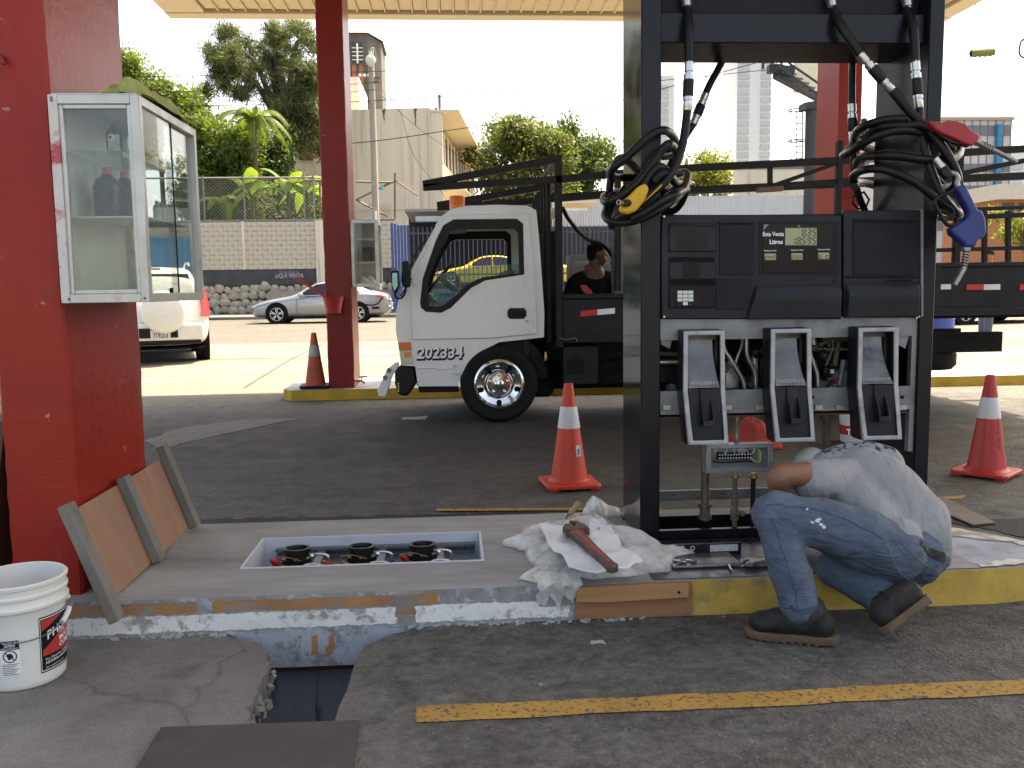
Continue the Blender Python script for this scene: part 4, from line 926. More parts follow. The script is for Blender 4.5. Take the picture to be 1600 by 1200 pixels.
for k, (ya, yb, yd, ye_) in enumerate(((TY0+.02, TY0+.07, TY0-.004, TY0+.018), (TY1-.07, TY1-.02, TY1-.018, TY1+.004))):
    holed(trk, 'cab_side', CO, [CW], ya, yb, m_wtruck)
    dr = holed(trk, 'door', CDR, [CW], yd, ye_, m_wtruck, .006)
    yw = (TY0-.002, TY0+.05) if k == 0 else (TY1-.05, TY1+.002)
    holed(dr, 'window_frame', [(x, z) for x, z in CW], [CI], yw[0]+.004, yw[1]-.004, m_blk)
    if k == 0:
        g_ = tl([(398, 755), (395, 690), (470, 575), (560, 545), (905, 515), (915, 525), (918, 575), (712, 595), (625, 635), (515, 738), (470, 762)])
        MB().prism(g_, 'y', TY0+.03, TY0+.036).build('window_glass', m_glassg, dr)
        a = tl([(846, 800), (846, 785), (860, 768), (940, 768), (955, 785), (955, 812), (940, 830), (862, 830), (848, 818)]); MB().prism(a, 'y', TY0-.012, TY0-.002).build('door_handle', m_blk, dr, bevel=.006, seg=2)
        a = tl([(862, 792), (938, 790), (940, 806), (862, 808)]); MB().prism(a, 'y', TY0-.018, TY0-.012).build('handle_lever', M('handle_black', (.01, .01, .01), .3), dr, bevel=.002)
        p = tq(960, 842); MB().cyl((p.x, TY0-.004, p.z), (p.x, TY0-.012, p.z), .014, n=14).build('door_lock', m_chrome, dr)
# wrap skin: front, roof, rear
def wrap(name, idx, mat, inset=.0, y0=TY0+.07, y1=TY1-.07):
    P_ = tl([outl[i] for i in idx]); mb = MB()
    n = 9
    rows = []
    for x, z in P_:
        row = []
        for j in range(n):
            u = j/(n-1); e = 4*u*(1-u)
            row.append((x, y0+(y1-y0)*u, z))
        rows.append(row)
    mb.rings(rows, cap=False, close=False); o = mb.build(name, mat, trk, smooth=50)
    md = o.modifiers.new('solid', 'SOLIDIFY'); md.thickness = .025; md.offset = 0; return o
wrap('front_panel', [2, 3, 4, 5, 6, 7], m_wtruck)
wrap('windscreen', [7, 8], m_clear)
wrap('roof', [8, 9, 10, 11, 12, 13, 14], m_wtruck)
wrap('front_skirt', [0, 1, 2], m_blk)
a, b = tq(1018, 640), tq(1050, 935)
MB().box(a.x-.03, b.x, TY0+.07, TY1-.07, b.z, a.z).build('rear_wall', m_wtruck, trk)
MB().box(a.x-.04, a.x+.0, TY0+.07, TY0+.4, a.z, tq(1012, 230).z).build('rear_post', m_wtruck, trk)
MB().box(a.x-.04, a.x+.0, TY1-.4, TY1-.07, a.z, tq(1012, 230).z).build('rear_post', m_wtruck, trk)
MB().box(a.x-.03, a.x-.024, TY0+.4, TY1-.4, a.z, tq(1012, 260).z).build('rear_window', m_glassg, trk)
MB().box(tq(330, 900).x, b.x, TY0+.07, TY1-.07, tq(330, 940).z-.02, tq(330, 940).z).build('cab_floor', m_blk, trk)
# interior
p = tq(400, 720); MB().prism([(p.x-.22, p.z-.25), (p.x+.02, p.z-.25), (p.x+.06, p.z-.02), (p.x, p.z+.06), (p.x-.2, p.z+.03)], 'y', TY0+.09, TY1-.09).build('dashboard', m_blk, trk, bevel=.02)
sx_ = tq(470, 580); st = MB(); cc = Vector((sx_.x-.02, TY0+.5, sx_.z-.02)); ax = Vector((-.75, 0, .66))
u_ = ax.orthogonal().normalized(); w_ = ax.cross(u_)
st.tube([cc+(u_*cos(2*pi*k/24)+w_*sin(2*pi*k/24))*.2 for k in range(24)], .014, 8, closed=True); st.bar(cc-u_*.19, cc+u_*.19, .03, .02); st.cyl(cc, cc-ax*.35, .03, n=8); st.build('steering_wheel', m_blk, trk)
for ys in (TY0+.28, TY1-.85):
    a, b = tq(840, 760), tq(960, 500)
    MB().box(a.x-.35, b.x-.1, ys, ys+.55, tq(0, 930).z, a.z-.02).box(b.x-.22, b.x-.1, ys, ys+.55, a.z-.02, tq(0, 560).z).build('seat', M('seat_cloth', (.06, .06, .07), .9), trk, bevel=.04, seg=2)
a = tl([(420, 705), (430, 680), (580, 675), (560, 700), (470, 712)]); MB().prism(a, 'y', TY0+.045, TY0+.047).build('window_sticker', M('sticker_blue', (.25, .42, .5), .5, var=.4, scale=30), trk)
p = tq(424, 704); text('MM', .045, M('sticker_navy', (.03, .08, .2), .5), trk, (p.x+.06, TY0+.044, p.z), bold=.003, wscale=2.2)
# visor
a = tl([(520, 322), (522, 290), (610, 286), (618, 316)]); MB().prism(a, 'y', TY0+.15, TY0+.7).build('sun_visor', M('visor', (.22, .2, .17), .9), trk)
# fleet number
p = tq(331, 1066); q_ = tq(603, 1066)
tw = (q_.x-p.x)
text('202334', .155, m_blk, trk, (p.x+.006, TY0+.0185, p.z+.006), bold=.012, ext=.001, wscale=.98, shear=.12)
text('202334', .155, m_print, trk, (p.x, TY0+.0165, p.z+.018), bold=.003, ext=.0005, wscale=.98, shear=.12)
m_scr = M('scrape_marks', (.12, .11, .10), .8)
for k in range(14):
    a_ = (R.uniform(535, 585), R.uniform(1090, 1170)); MB().bar(tq(*a_, TY0+.018), tq(a_[0]+R.uniform(4, 22), a_[1]+R.uniform(-9, 9), TY0+.018), .006, .003).build('scratch', m_scr, trk)
MB().tube(spline([tq(*p, TY0+.016) for p in ((330, 1112), (420, 1108), (500, 1118), (560, 1095))], 5), .006, 5).build('skirt_crease', m_wtruck, trk)
for y_ in (620, 880):
    p = tq(318, y_); MB().box(p.x-.02, p.x+.02, TY0-.012, TY0-.0, p.z-.035, p.z+.035).build('door_hinge', m_wtruck, trk, bevel=.004)
MB().bar(tq(300, 560, TY0+.3), tq(365, 440, TY0+.5), .015).build('wiper', m_blk, trk)
# head lamp and beacon
hl = MB().prism(tl([(226, 965), (298, 962), (304, 1010), (232, 1012)]), 'y', TY0+.012, TY0+.2).build('indicator', m_amber, trk, bevel=.006, seg=2)
MB().prism(tl([(232, 1014), (304, 1012), (312, 1085), (245, 1092)]), 'y', TY0+.014, TY0+.2).build('headlight', M('headlight_lens', (.5, .48, .4), .15, var=.1), trk, bevel=.006, seg=2)
MB().prism(tl([(262, 1020), (298, 1019), (301, 1046), (264, 1048)]), 'y', TY0+.008, TY0+.02).build('side_marker', m_orange, trk, bevel=.003)
p = tq(562, 205, 9.3); MB().lathe([(.075, 0), (.082, .01), (.082, .02), (.08, .022), (.076, .125), (.07, .135)], (p.x, 9.3, p.z-.005), n=24).build('beacon', m_orange, trk)
for kk in range(4): MB().lathe([(.0815, .03+kk*.026), (.083, .037+kk*.026), (.0805, .044+kk*.026)], (p.x, 9.3, p.z-.005), n=24, cap=False).build('beacon_rib', m_orange, trk)
# wheel arch lining, front wheel
wc = tq(800, 1220); wz = .392
MB().prism([(wc.x+.49*cos(pi*k/16), wz+.05+.49*sin(pi*k/16)) for k in range(17)], 'y', TY0+.071, TY0+.4).build('wheel_well', m_chas, trk)
def wheel(par, c, y, r=.39, wdt=.24, hub=.245, chrome=True):
    c = Vector((c[0], y, c[1])); ax = (0, 1, 0)
    ty = MB().lathe([(r*.62, .02), (r*.72, .0), (r*.9, -.004), (r*.97, .02), (r, .05), (r, wdt-.05), (r*.95, wdt), (r*.6, wdt)], c, ax, 48, cap=False).build('tyre', m_tyre, par)
    if chrome:
        rim = MB().lathe([(hub, .012), (hub+.006, -.004), (hub-.012, -.012), (hub-.022, .0), (hub-.03, .05), (hub*.62, .075), (hub*.52, .03), (hub*.47, .022), (hub*.3, .022), (.052, .02), (.048, -.02), (.03, -.028), (.0, -.028)], c, ax, 48, cap=False).build('wheel_hub', m_hub, par, smooth=30)
        for k in range(5):
            a = radians(90+72*k); p = c+Vector((cos(a)*hub*.38, .0, sin(a)*hub*.38))
            MB().lathe([(.017, .024), (.017, -.0), (.012, -.012), (.004, -.016)], p, ax, 12).build('lug_nut', m_hub, rim)
            a += radians(36); p = c+Vector((cos(a)*hub*.76, .047, sin(a)*hub*.76))
            MB().lathe([(.026, .002), (.026, -.010)], p, ax, 14).build('hub_hole', m_dark, rim)
    else:
        MB().lathe([(hub, .03), (hub*.9, .05), (hub*.6, .12), (.08, .1), (.07, .04), (0, .04)], c, ax, 32, cap=False).build('wheel_hub', m_chas, par)
wheel(trk, (wc.x, wz), TY0+.0)
wheel(trk, (wc.x, wz), TY1-.26, chrome=False)
rx = wc.x+3.95
wheel(trk, (rx, wz), TY0+.05, chrome=False); wheel(trk, (rx, wz), TY1-.3, chrome=False)
# mirror cluster at the front corner
ma = Vector(tq(262, 590, TY0-.12)); 
MB().tube(spline([tq(372, 395, TY0), tq(330, 450, TY0-.06), tq(285, 560, TY0-.12), tq(262, 690, TY0-.12), tq(215, 710, TY0-.12), tq(205, 640, TY0-.16)], 5), .010, 8).build('mirror_arm', m_blk, trk, smooth=60)
MB().tube(spline([tq(300, 600, TY0+.03), tq(265, 660, TY0-.1), tq(240, 700, TY0-.14)], 5), .009, 8).build('mirror_arm', m_blk, trk, smooth=60)
mp = [(248, 505), (285, 500), (300, 560), (296, 650), (262, 656), (245, 620)]
mo = MB().prism(tl(mp, TY0-.12), 'y', TY0-.22, TY0-.10).build('mirror_housing', m_blk, trk, bevel=.02, seg=3)
MB().prism(tl([(186, 560), (232, 552), (240, 640), (222, 690), (195, 660)], TY0-.12), 'y', TY0-.30, TY0-.22).build('mirror_housing', m_blk, trk, bevel=.02, seg=3)
a = tl([(200, 572), (226, 570), (230, 640), (212, 670), (200, 640)], TY0-.12); MB().prism(a, 'y', TY0-.304, TY0-.301).build('mirror_glass', M('mirror_face', (.35, .62, .62), .08, metal=.6), trk)
# broken front bumper
bk = MB().prism(tl([(105, 1240), (160, 1120), (205, 1085), (226, 1085), (222, 1110), (190, 1160), (152, 1278), (112, 1275)]), 'y', TY0+.05, TY0+.22).build('bent_bumper_bracket', m_wtruck, trk, bevel=.006)
for x_, y_ in ((172, 1126), (150, 1168)):
    p = tq(x_, y_); MB().lathe([(.024, 0), (.024, .02)], (p.x, TY0+.051, p.z), (0, -1, .2), 8).build('bolt', m_rustpipe, bk)
MB().prism(tl([(205, 1130), (240, 1100), (310, 1105), (330, 1200), (310, 1230), (275, 1275), (225, 1265), (205, 1200)]), 'y', TY0+.03, TY0+.5).build('bumper_end', m_blk, trk, bevel=.03, seg=3)
for k in range(4):
    p = tq(226, 1200+k*14); MB().cyl((p.x, TY0+.03, p.z), (p.x, TY0+.024, p.z), .008, n=8).build('bumper_dot', M('yellow_dot', (.6, .6, .05), .5), trk)
MB().prism(tl([(338, 1216), (570, 1213), (572, 1248), (345, 1252)]), 'y', TY0+.04, TY0+.3).build('step', m_chas, trk, bevel=.005)
a, b = tq(945, 950), tq(975, 1180); MB().box(a.x, b.x, TY0+.06, TY0+.08, b.z, a.z).build('mud_flap', m_blk, trk)
MB().bar(tq(975, 1020, TY0+.06), tq(1060, 1150, TY0+.06), .03).build('brace', m_chas, trk)
# chassis rails, tank, gearbox mass
a = tq(1060, 1000)
for yy in (9.3, 10.1): MB().box(wc.x-.6, rx+1.6, yy, yy+.09, .58, .80).build('chassis_rail', m_chas, trk)
MB().box(wc.x+.55, rx+.6, 9.4, 10.05, .26, .75).build('drivetrain', m_chas, trk, bevel=.05)
MB().box(wc.x-.2, wc.x+.6, 9.2, 10.2, .2, .6).build('engine_sump', m_chas, trk, bevel=.05)
MB().cyl((rx, TY0+.3, wz), (rx, TY1-.3, wz), .13, n=16).build('rear_axle', m_chas, trk)
a, b = tq(1170, 1210), tq(1370, 985); MB().box(a.x, b.x, TY0+.08, TY0+.45, a.z, b.z).build('tool_locker', m_bed, trk, bevel=.01)
a, b = tq(1195, 1150), tq(1290, 1040); MB().prism([(a.x, a.z), (b.x, a.z), (b.x, b.z-.06), ((a.x+b.x)/2, b.z), (a.x, b.z-.06)], 'y', TY0+.07, TY0+.082).build('locker_recess', m_chas, trk)
MB().cyl((wc.x+1.7, TY0+.3, .55), (wc.x+2.5, TY0+.3, .55), .2, n=20).build('fuel_tank', m_chas, trk)
a = tq(1075, 700); MB().box(a.x, a.x+.18, TY0+.3, TY1-.3, .6, tq(0, 330).z).build('cab_back_rack', m_chas, trk)
MB().cyl((rx-1.0, 9.5, .62), (rx-1.0, 9.5, .85), .36, n=32).build('spare_tyre', m_tyre, trk, bevel=.05, seg=3)
p = at(1470, 560, 9.6); MB().lathe([(.36, -.11), (.40, -.06), (.40, .06), (.36, .11), (.2, .11)], (p.x-.22, 9.7, p.z), n=36).build('spare_tyre', m_tyre, trk)
# bed
bx0, bx1 = tq(1165, 800).x, rx+1.7
za, zb = tq(1165, 950).z, tq(1165, 690).z
sbx = at(1010, 400, TY0).x
fs = thing
MB().box(bx0, sbx, TY0+.0, TY0+.05, za, zb-.05).build('side_board', m_bed, trk, bevel=.006)
MB().box(bx0-.01, sbx, TY0-.02, TY0+.06, zb-.05, zb).build('board_cap', m_bed, trk, bevel=.008)
MB().box(bx0, sbx, TY0-.012, TY0+.05, za-.03, za+.05).build('board_sill', m_bed, trk, bevel=.006)
for x0, x1, mt in ((1262, 1358, m_refr), (1358, 1457, m_refw)):
    MB().prism(tl([(x0, 785 if x0 < 1300 else 776), (x1, 776 if x0 < 1300 else 768), (x1, 808 if x0 < 1300 else 800), (x0, 818 if x0 < 1300 else 808)]), 'y', TY0-.004, TY0-.0005).build('reflector', mt, trk)
z1 = at(1530, 412, TY0).z; z0 = BEDZ = at(1530, 488, TY0).z
for i in range(4):
    xa = sbx+.02+i*1.0; MB().box(xa, xa+.96, TY0+.01, TY0+.05, z0+.05, z1-.03).build('side_board', m_bed, trk, bevel=.004)
    MB().box(xa-.045, xa+.03, TY0-.012, TY0+.055, z0, z1).build('board_post', m_bed, trk, bevel=.004)
MB().box(sbx, bx1, TY0-.015, TY0+.06, z1-.03, z1+.015).build('board_cap', m_bed, trk, bevel=.005)
MB().box(sbx, bx1, TY0-.015, TY0+.06, z0-.03, z0+.05).build('board_sill', m_bed, trk, bevel=.005)
MB().box(sbx, bx1, TY1-.06, TY1, z0-.03, z1).build('side_board', m_bed, trk)
MB().box(bx0, bx1, TY0+.06, TY1-.06, z0-.06, z0).build('bed_floor', m_chas, trk)
MB().box(bx1-.06, bx1, TY0+.06, TY1-.06, z0, z1).build('tail_board', m_bed, trk)
for xa, xb, mt in ((1420, 1486, m_refw), (1510, 1537, m_refr), (1537, 1563, m_refw), (1593, 1625, m_refr), (1625, 1652, m_refw)):
    a, b = at(xa, 453, TY0), at(xb, 444, TY0); MB().box(a.x, b.x, TY0-.002, TY0+.0095, a.z, b.z).build('reflector', mt, trk)
# stake rack
def rbar(pts, Y, t=.05, name='rack_rail', h=None):
    for a, b in zip(pts[:-1], pts[1:]): MB().bar(at(*a, Y), at(*b, Y), t, h or t).build(name, m_rust2, trk, bevel=.003)
NY, FYR = TY0+.04, TY1-.04
rbar([(661, 288), (868, 249)], NY, .065); rbar([(661, 293), (868, 281)], NY, .065); rbar([(868, 281), (960, 272), (1075, 263), (1312, 251), (1500, 239), (1640, 230)], NY, .07)
a, b = at(872, 246, NY), at(874, 470, NY); MB().bar((a.x, NY, .75), (a.x, NY, a.z+.02), .07).build('rack_post', m_rust2, trk, bevel=.003)
rbar([(683, 321), (850, 292)], FYR, .075); rbar([(683, 325), (850, 313)], FYR, .075); rbar([(850, 311), (960, 303), (1600, 275)], FYR, .09)
a = at(851, 290, FYR); MB().bar((a.x, FYR, .75), (a.x, FYR, a.z+.02), .07).build('rack_post', m_rust2, trk)
for px_, py_ in ((868, 250), (868, 281)):
    a = at(px_, py_, NY); MB().bar((a.x+.01, NY+.03, a.z), (a.x+.01, FYR-.03, a.z-.01), .045).build('rack_cross_bar', m_rust2, trk)
rbar([(952, 303), (1080, 298), (1312, 283), (1500, 272)], NY, .045)
for x_, ya, yb in ((1312, 220, 440), (1500, 238, 415), (1690, 225, 412), (965, 272, 455)):
    a, b = at(x_, ya, NY-.01), at(x_, yb, NY-.01); MB().bar((a.x, NY-.01, b.z), (a.x, NY-.01, a.z), .065, .06).build('rack_post', m_rust2, trk, bevel=.003)
rbar([(1203, 258), (1203, 296)], NY, .045, 'rack_stub'); rbar([(1205, 291), (1302, 257)], NY, .04, 'rack_brace'); rbar([(1502, 271), (1640, 243)], NY, .05, 'rack_brace')
a = at(1203, 296, NY-.05); MB().boxc((a.x, NY-.05, a.z), (.27, .05, .05), (0, -.05, 0)).build('tied_wood', M('old_wood', (.16, .1, .06), .8, var=.3, scale=14), trk, bevel=.006)
rbar([(1463, 330), (1640, 322)], NY, .04); rbar([(1463, 342), (1640, 334)], NY, .05); rbar([(1463, 391), (1640, 386)], NY, .04)
for x_ in (1538, 1575, 1622): rbar([(x_, 330), (x_, 412)], NY, .045, 'rack_stake')
for k in range(6):
    x_ = tq(1085+k*2, 0).x
    MB().bar((tq(1075, 0).x+.02, TY0+.15+k*.3, .8), (tq(1075, 0).x+.02, TY0+.15+k*.3, a.z+.1), .04).build('rack_stake', m_rust2, trk)
MB().tube(spline([tq(1160, 200, 9.1), tq(1200, 270, 9.2), tq(1290, 370, 9.3), tq(1400, 420, 9.4), tq(1470, 520, 9.4)], 6), .022, 8).build('bed_hose', m_hose, trk)
a = MB().tube(spline([tq(1140, 935, TY0-.02), tq(1180, 948, TY0-.03), tq(1230, 940, TY0-.03), tq(1245, 958, TY0-.02)], 5), .004, 5).build('wire_scrap', m_alu, trk)
p = tq(1063, 1035, TY0+.02); MB().lathe([(.012, -.06), (.018, -.03), (.012, .0), (.008, .03)], p, n=8).build('tail_plug', m_copper, trk)
# load on the bed: grey crate, hollow blocks, red gloves
m_crate = M('grey_plastic_crate', (.34, .34, .33), .55, var=.15, scale=8)
a, b = tq(1205, 545, 10.2), tq(1448, 462, 10.2)
cr_ = thing('plastic_crate', 'grey open-framed crate on the truck bed behind the seated man', 'crate', ((a.x+b.x)/2, 10.3, z0))
MB().box(a.x, b.x, 10.1, 10.13, z0+.02, b.z-.12).build('side_panel', m_crate, cr_)
MB().box(a.x-.01, b.x+.01, 10.08, 10.14, b.z-.07, b.z).build('top_rim', m_crate, cr_, bevel=.006)
for x_ in (a.x, (a.x+b.x)/2, b.x): MB().box(x_-.02, x_+.02, 10.08, 10.14, z0, b.z-.071).build('upright', m_crate, cr_, bevel=.004)
MB().box(a.x-.01, b.x+.01, 10.45, 10.5, z0, b.z).build('back_panel', m_crate, cr_)
m_cmu = M('hollow_block_concrete', (.22, .215, .2), .95, var=.2, scale=14, bump=.4)
a = tq(1455, 660, 9.2); bw = .40
for k in range(7):
    zz = z0+.02+k*.155 ; 
    t_ = thing('hollow_block', ['lowest grey hollow block of the stack', 'second grey hollow block up from the truck floor', 'third grey hollow block up from the truck floor', 'fourth grey hollow block up from the truck floor', 'fifth grey hollow block up from the truck floor', 'sixth grey hollow block up from the truck floor', 'topmost grey hollow block of the stack'][k]+' beside the seated man', 'block', (a.x+.2, 9.3, zz), group='hollow blocks stacked on the truck bed')
    holed(t_, 'block_shell', [(a.x, zz), (a.x+bw, zz), (a.x+bw, zz+.15), (a.x, zz+.15)], [[(a.x+.03+j*.06, zz+.035+i_*.06), (a.x+.06+j*.06, zz+.035+i_*.06), (a.x+.06+j*.06, zz+.065+i_*.06), (a.x+.03+j*.06, zz+.065+i_*.06)] for j in range(6) for i_ in range(2)], 9.2, 9.4, m_cmu)
    if zz > a.z+.42: break
p = tq(1275, 655, TY0+.05); o = MB().rings([[(p.x+dx*(1-.15*abs(k-2)) + .02*k, p.y+dy, p.z+.03-.028*k+ (0.0)) for dx, dy in ((-.05, -.02), (.04, -.025), (.05, .02), (-.04, .025))] for k in range(5)]).build('work_glove', M('red_glove', (.30, .03, .03), .8), bevel=.012, seg=2); tag(o, 'red work glove draped over the black truck side board', 'glove')
# ------------------------------------------------------------------ cars
m_silver = M('silver_car_paint', (.32, .32, .34), .25, metal=.55, var=.04, scale=2, coat=.5)
m_cwhite = M('white_car_paint', (.74, .74, .72), .28, var=.04, scale=2, coat=.4)
m_taxi = M('yellow_taxi_paint', (.62, .42, .02), .3, var=.05, coat=.4)
m_tint = M('tinted_car_glass', (.018, .02, .035), .06, var=.05, spec=.8, rvar=.02)
m_alloy = M('alloy_rim', (.55, .55, .56), .3, metal=.8)
m_tail = M('tail_lamp_red', (.5, .02, .02), .2, var=.1); m_lamp = M('head_lamp_clear', (.6, .62, .65), .12)
def car_shell(st):
    rg = []
    for x, zb, zm, zr, wb, wr in st:
        hs = [(0, zb), (wb*.80, zb), (wb*.95, zb+.08), (wb, zb+(zm-zb)*.45), (wb*.985, zm-.03), (wb*.95, zm), (wr+.02, zr-.06 if zr-zm > .15 else zr-.02), (wr*.9, zr-.012), (wr*.5, zr+.0), (0, zr+.004)]
        ring = [(x, -y, z) for y, z in hs]+[(x, y, z) for y, z in reversed(hs[1:-1])]
        rg.append(ring)
    return rg
SED = [(0, .33, .52, .56, .42, .36), (.06, .24, .58, .64, .66, .58), (.25, .2, .66, .74, .82, .7), (.6, .19, .74, .83, .89, .76), (1.1, .19, .82, .91, .91, .78), (1.5, .19, .87, .97, .915, .80), (1.8, .19, .89, 1.17, .915, .72), (2.15, .19, .91, 1.38, .915, .63), (2.6, .19, .93, 1.465, .915, .60), (3.1, .19, .95, 1.46, .915, .60), (3.5, .19, .965, 1.40, .915, .60), (3.9, .2, .98, 1.25, .91, .62), (4.2, .21, .985, 1.09, .90, .68), (4.5, .23, .98, 1.05, .87, .7), (4.72, .28, .93, 1.0, .8, .68), (4.8, .36, .82, .86, .7, .6), (4.82, .45, .7, .74, .6, .5)]
def car_wheel(par, x, y, s, r=.33):
    w = MB().lathe([(r*.66, .0), (r*.75, -.012), (r*.95, -.008), (r, .02), (r, .17), (r*.9, .19)], (x, y, r), (0, -s, 0), 32, cap=False)
    # lathe axis points outward; profile z measured inward
    ty = w.build('tyre', m_tyre, par, world=False)
    rim = MB().lathe([(r*.68, -.005), (r*.66, .012), (r*.6, .05), (.02, .06)], (x, y, r), (0, -s, 0), 32).build('rim', m_chas, par, world=False)
    for k in range(10):
        a = 2*pi*(k//2)/5+(.16 if k % 2 else -.16)+.3
        d = Vector((cos(a), 0, sin(a))); c = Vector((x, y-s*.012*(-1), r))
        c = Vector((x, y+s*.010, r))
        MB().bar(c+d*.03, c+d*r*.65, .030, .02, up=(0, 1, 0)).build('spoke', m_alloy, rim, world=False)
    MB().tube([Vector((x+cos(2*pi*k/28)*r*.665, y+s*.008, r+sin(2*pi*k/28)*r*.665)) for k in range(28)], .012, 6, closed=True).build('rim_lip', m_alloy, rim, world=False)
    return ty
def side_y(z, wb=.90, zm=.94, wr=.615, zr=1.42):
    u = max(0, min(1, (z-zm)/(zr-zm))); return wb+(wr-wb)*u
def side_pane(par, name, pts, s, mat, off=.012, th=.004):
    pp = [(x, s*(side_y(z)+off), z) for x, z in pts]; qq = [(x, s*(side_y(z)+off-th*3), z) for x, z in pts]; n = len(pts)
    return MB().add(pp+qq, [tuple(range(n)), tuple(range(n, 2*n))[::-1]]+[(i, (i+1) % n, n+(i+1) % n, n+i) for i in range(n)]).build(name, mat, par, world=False, smooth=0)
def sedan(name, label, cat, loc, rz, mat, group=None, sign=False):
    t = thing(name, label, cat, loc, rz, group)
    body = MB().rings(car_shell(SED)).build('body', mat, t, world=False, smooth=35)
    md = body.modifiers.new('sub', 'SUBSURF'); md.levels = 2; md.render_levels = 2
    for s in (-1, 1):
        for x in (.93, 3.72):
            MB().cyl((x, s*.80, .36), (x, s*.917, .36), .385, n=28).build('wheel_arch', m_dark, t, world=False)
            car_wheel(t, x, s*.905, s)
        g = side_pane(t, 'side_window', [(1.72, .955), (1.95, 1.14), (2.28, 1.335), (2.62, 1.385), (2.72, 1.385), (2.76, .985)], s, m_tint)
        g = side_pane(t, 'side_window', [(2.83, .99), (2.79, 1.385), (3.2, 1.375), (3.5, 1.32), (3.78, 1.02)], s, m_tint)
        side_pane(t, 'window_trim', [(1.62, .935), (3.95, 1.01), (3.95, 1.025), (1.66, .955)], s, m_alloy, .016)
        MB().boxc((1.78, s*.99, .98), (.17, .12, .12), (0, 0, 0)).build('mirror', mat, t, world=False, bevel=.03, seg=2)
        for x in (1.62, 2.80, 3.70):
            MB().tube([(x+.02, s*.921, .30), (x, s*.926, .6), (x, s*.912, .90)], .005, 5).build('door_seam', m_dark, t, world=False)
        for x in (2.62, 3.58): MB().boxc((x, s*.925, .80), (.2, .02, .03)).build('door_handle', mat, t, world=False, bevel=.008)
        MB().rings([[(x, s*y, z) for x, y, z in ((.05, .58, .60), (.2, .73, .66), (.62, .84, .76), (.58, .85, .70), (.2, .78, .58), (.06, .62, .54))], [(x, s*(y+.045), z+.012) for x, y, z in ((.05, .58, .60), (.2, .73, .66), (.62, .84, .76), (.58, .85, .70), (.2, .78, .58), (.06, .62, .54))]]).build('headlight', m_lamp, t, world=False)
        MB().rings([[(x, s*(y+d), z) for x, y, z in ((4.30, .86, .93), (4.55, .83, .93), (4.76, .68, .87), (4.72, .75, .76), (4.5, .86, .82))] for d in (-.05, .03)]).build('tail_lamp', m_tail, t, world=False)
    MB().rings([[(1.56, -.66, .985), (1.56, .66, .985)], [(2.18, -.56, 1.405), (2.18, .56, 1.405)], [(2.19, -.56, 1.39), (2.19, .56, 1.39)], [(1.58, -.66, .965), (1.58, .66, .965)]], cap=False).build('windscreen', m_tint, t, world=False)
    MB().rings([[(3.55, -.54, 1.425), (3.55, .54, 1.425)], [(4.18, -.62, 1.12), (4.18, .62, 1.12)], [(4.15, -.62, 1.10), (4.15, .62, 1.10)], [(3.55, -.54, 1.40), (3.55, .54, 1.40)]], cap=False).build('rear_window', m_tint, t, world=False)
    MB().box(.5, 4.4, -.88, .88, .17, .2).build('underside', m_dark, t, world=False)
    return t
p = at(390, 500, 31.2)
sd = sedan('silver_sedan', 'silver sedan with torn rear bumper driving past the white block wall', 'car', (p.x, 32.1, .22), 0, m_silver)
# torn bumper hanging at the rear
MB().tube(spline([(4.0, -.93, .62), (4.25, -.93, .60), (4.42, -.93, .66), (4.55, -.92, .80), (4.60, -.91, .85)], 4), .022, 6).build('bumper_tear', m_dark, sd, world=False)
MB().boxc((4.34, -.93, .50), (.26, .02, .07)).build('side_marker', m_dark, sd, world=False, bevel=.01)
for k in range(9): MB().boxc((4.80+R.uniform(-.04, .1), -.6+R.uniform(-.2, .1), .62+R.uniform(-.14, .2)), (R.uniform(.06, .15), .06, R.uniform(.05, .12)), (R.uniform(0, 3), R.uniform(0, 3), 0)).build('torn_bumper', M('raw_bumper', (.45, .42, .38), .7), sd, world=False, bevel=.01)
# SUV seen from behind
SY = 15.6; p = at(243, 540, SY)
suv = thing('white_suv', 'white suv parked tail-on with a covered spare wheel and red plate', 'car', (p.x, SY, zg(SY)+.0), radians(18))
SUVS = [(0, .42, .70, .78, .78, .74), (.06, .36, .92, 1.02, .87, .76), (.14, .33, .98, 1.30, .90, .74), (.30, .3, 1.0, 1.60, .905, .66), (.55, .28, 1.0, 1.685, .91, .64), (1.6, .26, 1.0, 1.70, .91, .64), (2.4, .26, .99, 1.64, .91, .62), (2.9, .26, .98, 1.36, .91, .66), (3.3, .26, .96, 1.08, .90, .74), (3.9, .27, .86, .98, .86, .74), (4.15, .34, .7, .8, .76, .66), (4.2, .4, .6, .68, .6, .5)]
sh = [[(y, x, z) for x, y, z in ring] for ring in car_shell(SUVS)]
body = MB().rings(sh).build('body', m_cwhite, suv, world=False, smooth=35); md = body.modifiers.new('sub', 'SUBSURF'); md.levels = 2; md.render_levels = 2
MB().lathe([(.01, -.20), (.30, -.20), (.345, -.18), (.365, -.14), (.365, .06)], (.16, -.02, .90), (0, 1, 0), 40).build('spare_wheel_cover', m_cwhite, suv, world=False)
MB().rings([[(-.70, .105, 1.06), (.70, .105, 1.06)], [(-.60, .285, 1.56), (.60, .285, 1.56)], [(-.60, .30, 1.55), (.60, .30, 1.55)], [(-.70, .13, 1.05), (.70, .13, 1.05)]], cap=False).build('rear_window', m_tint, suv, world=False)
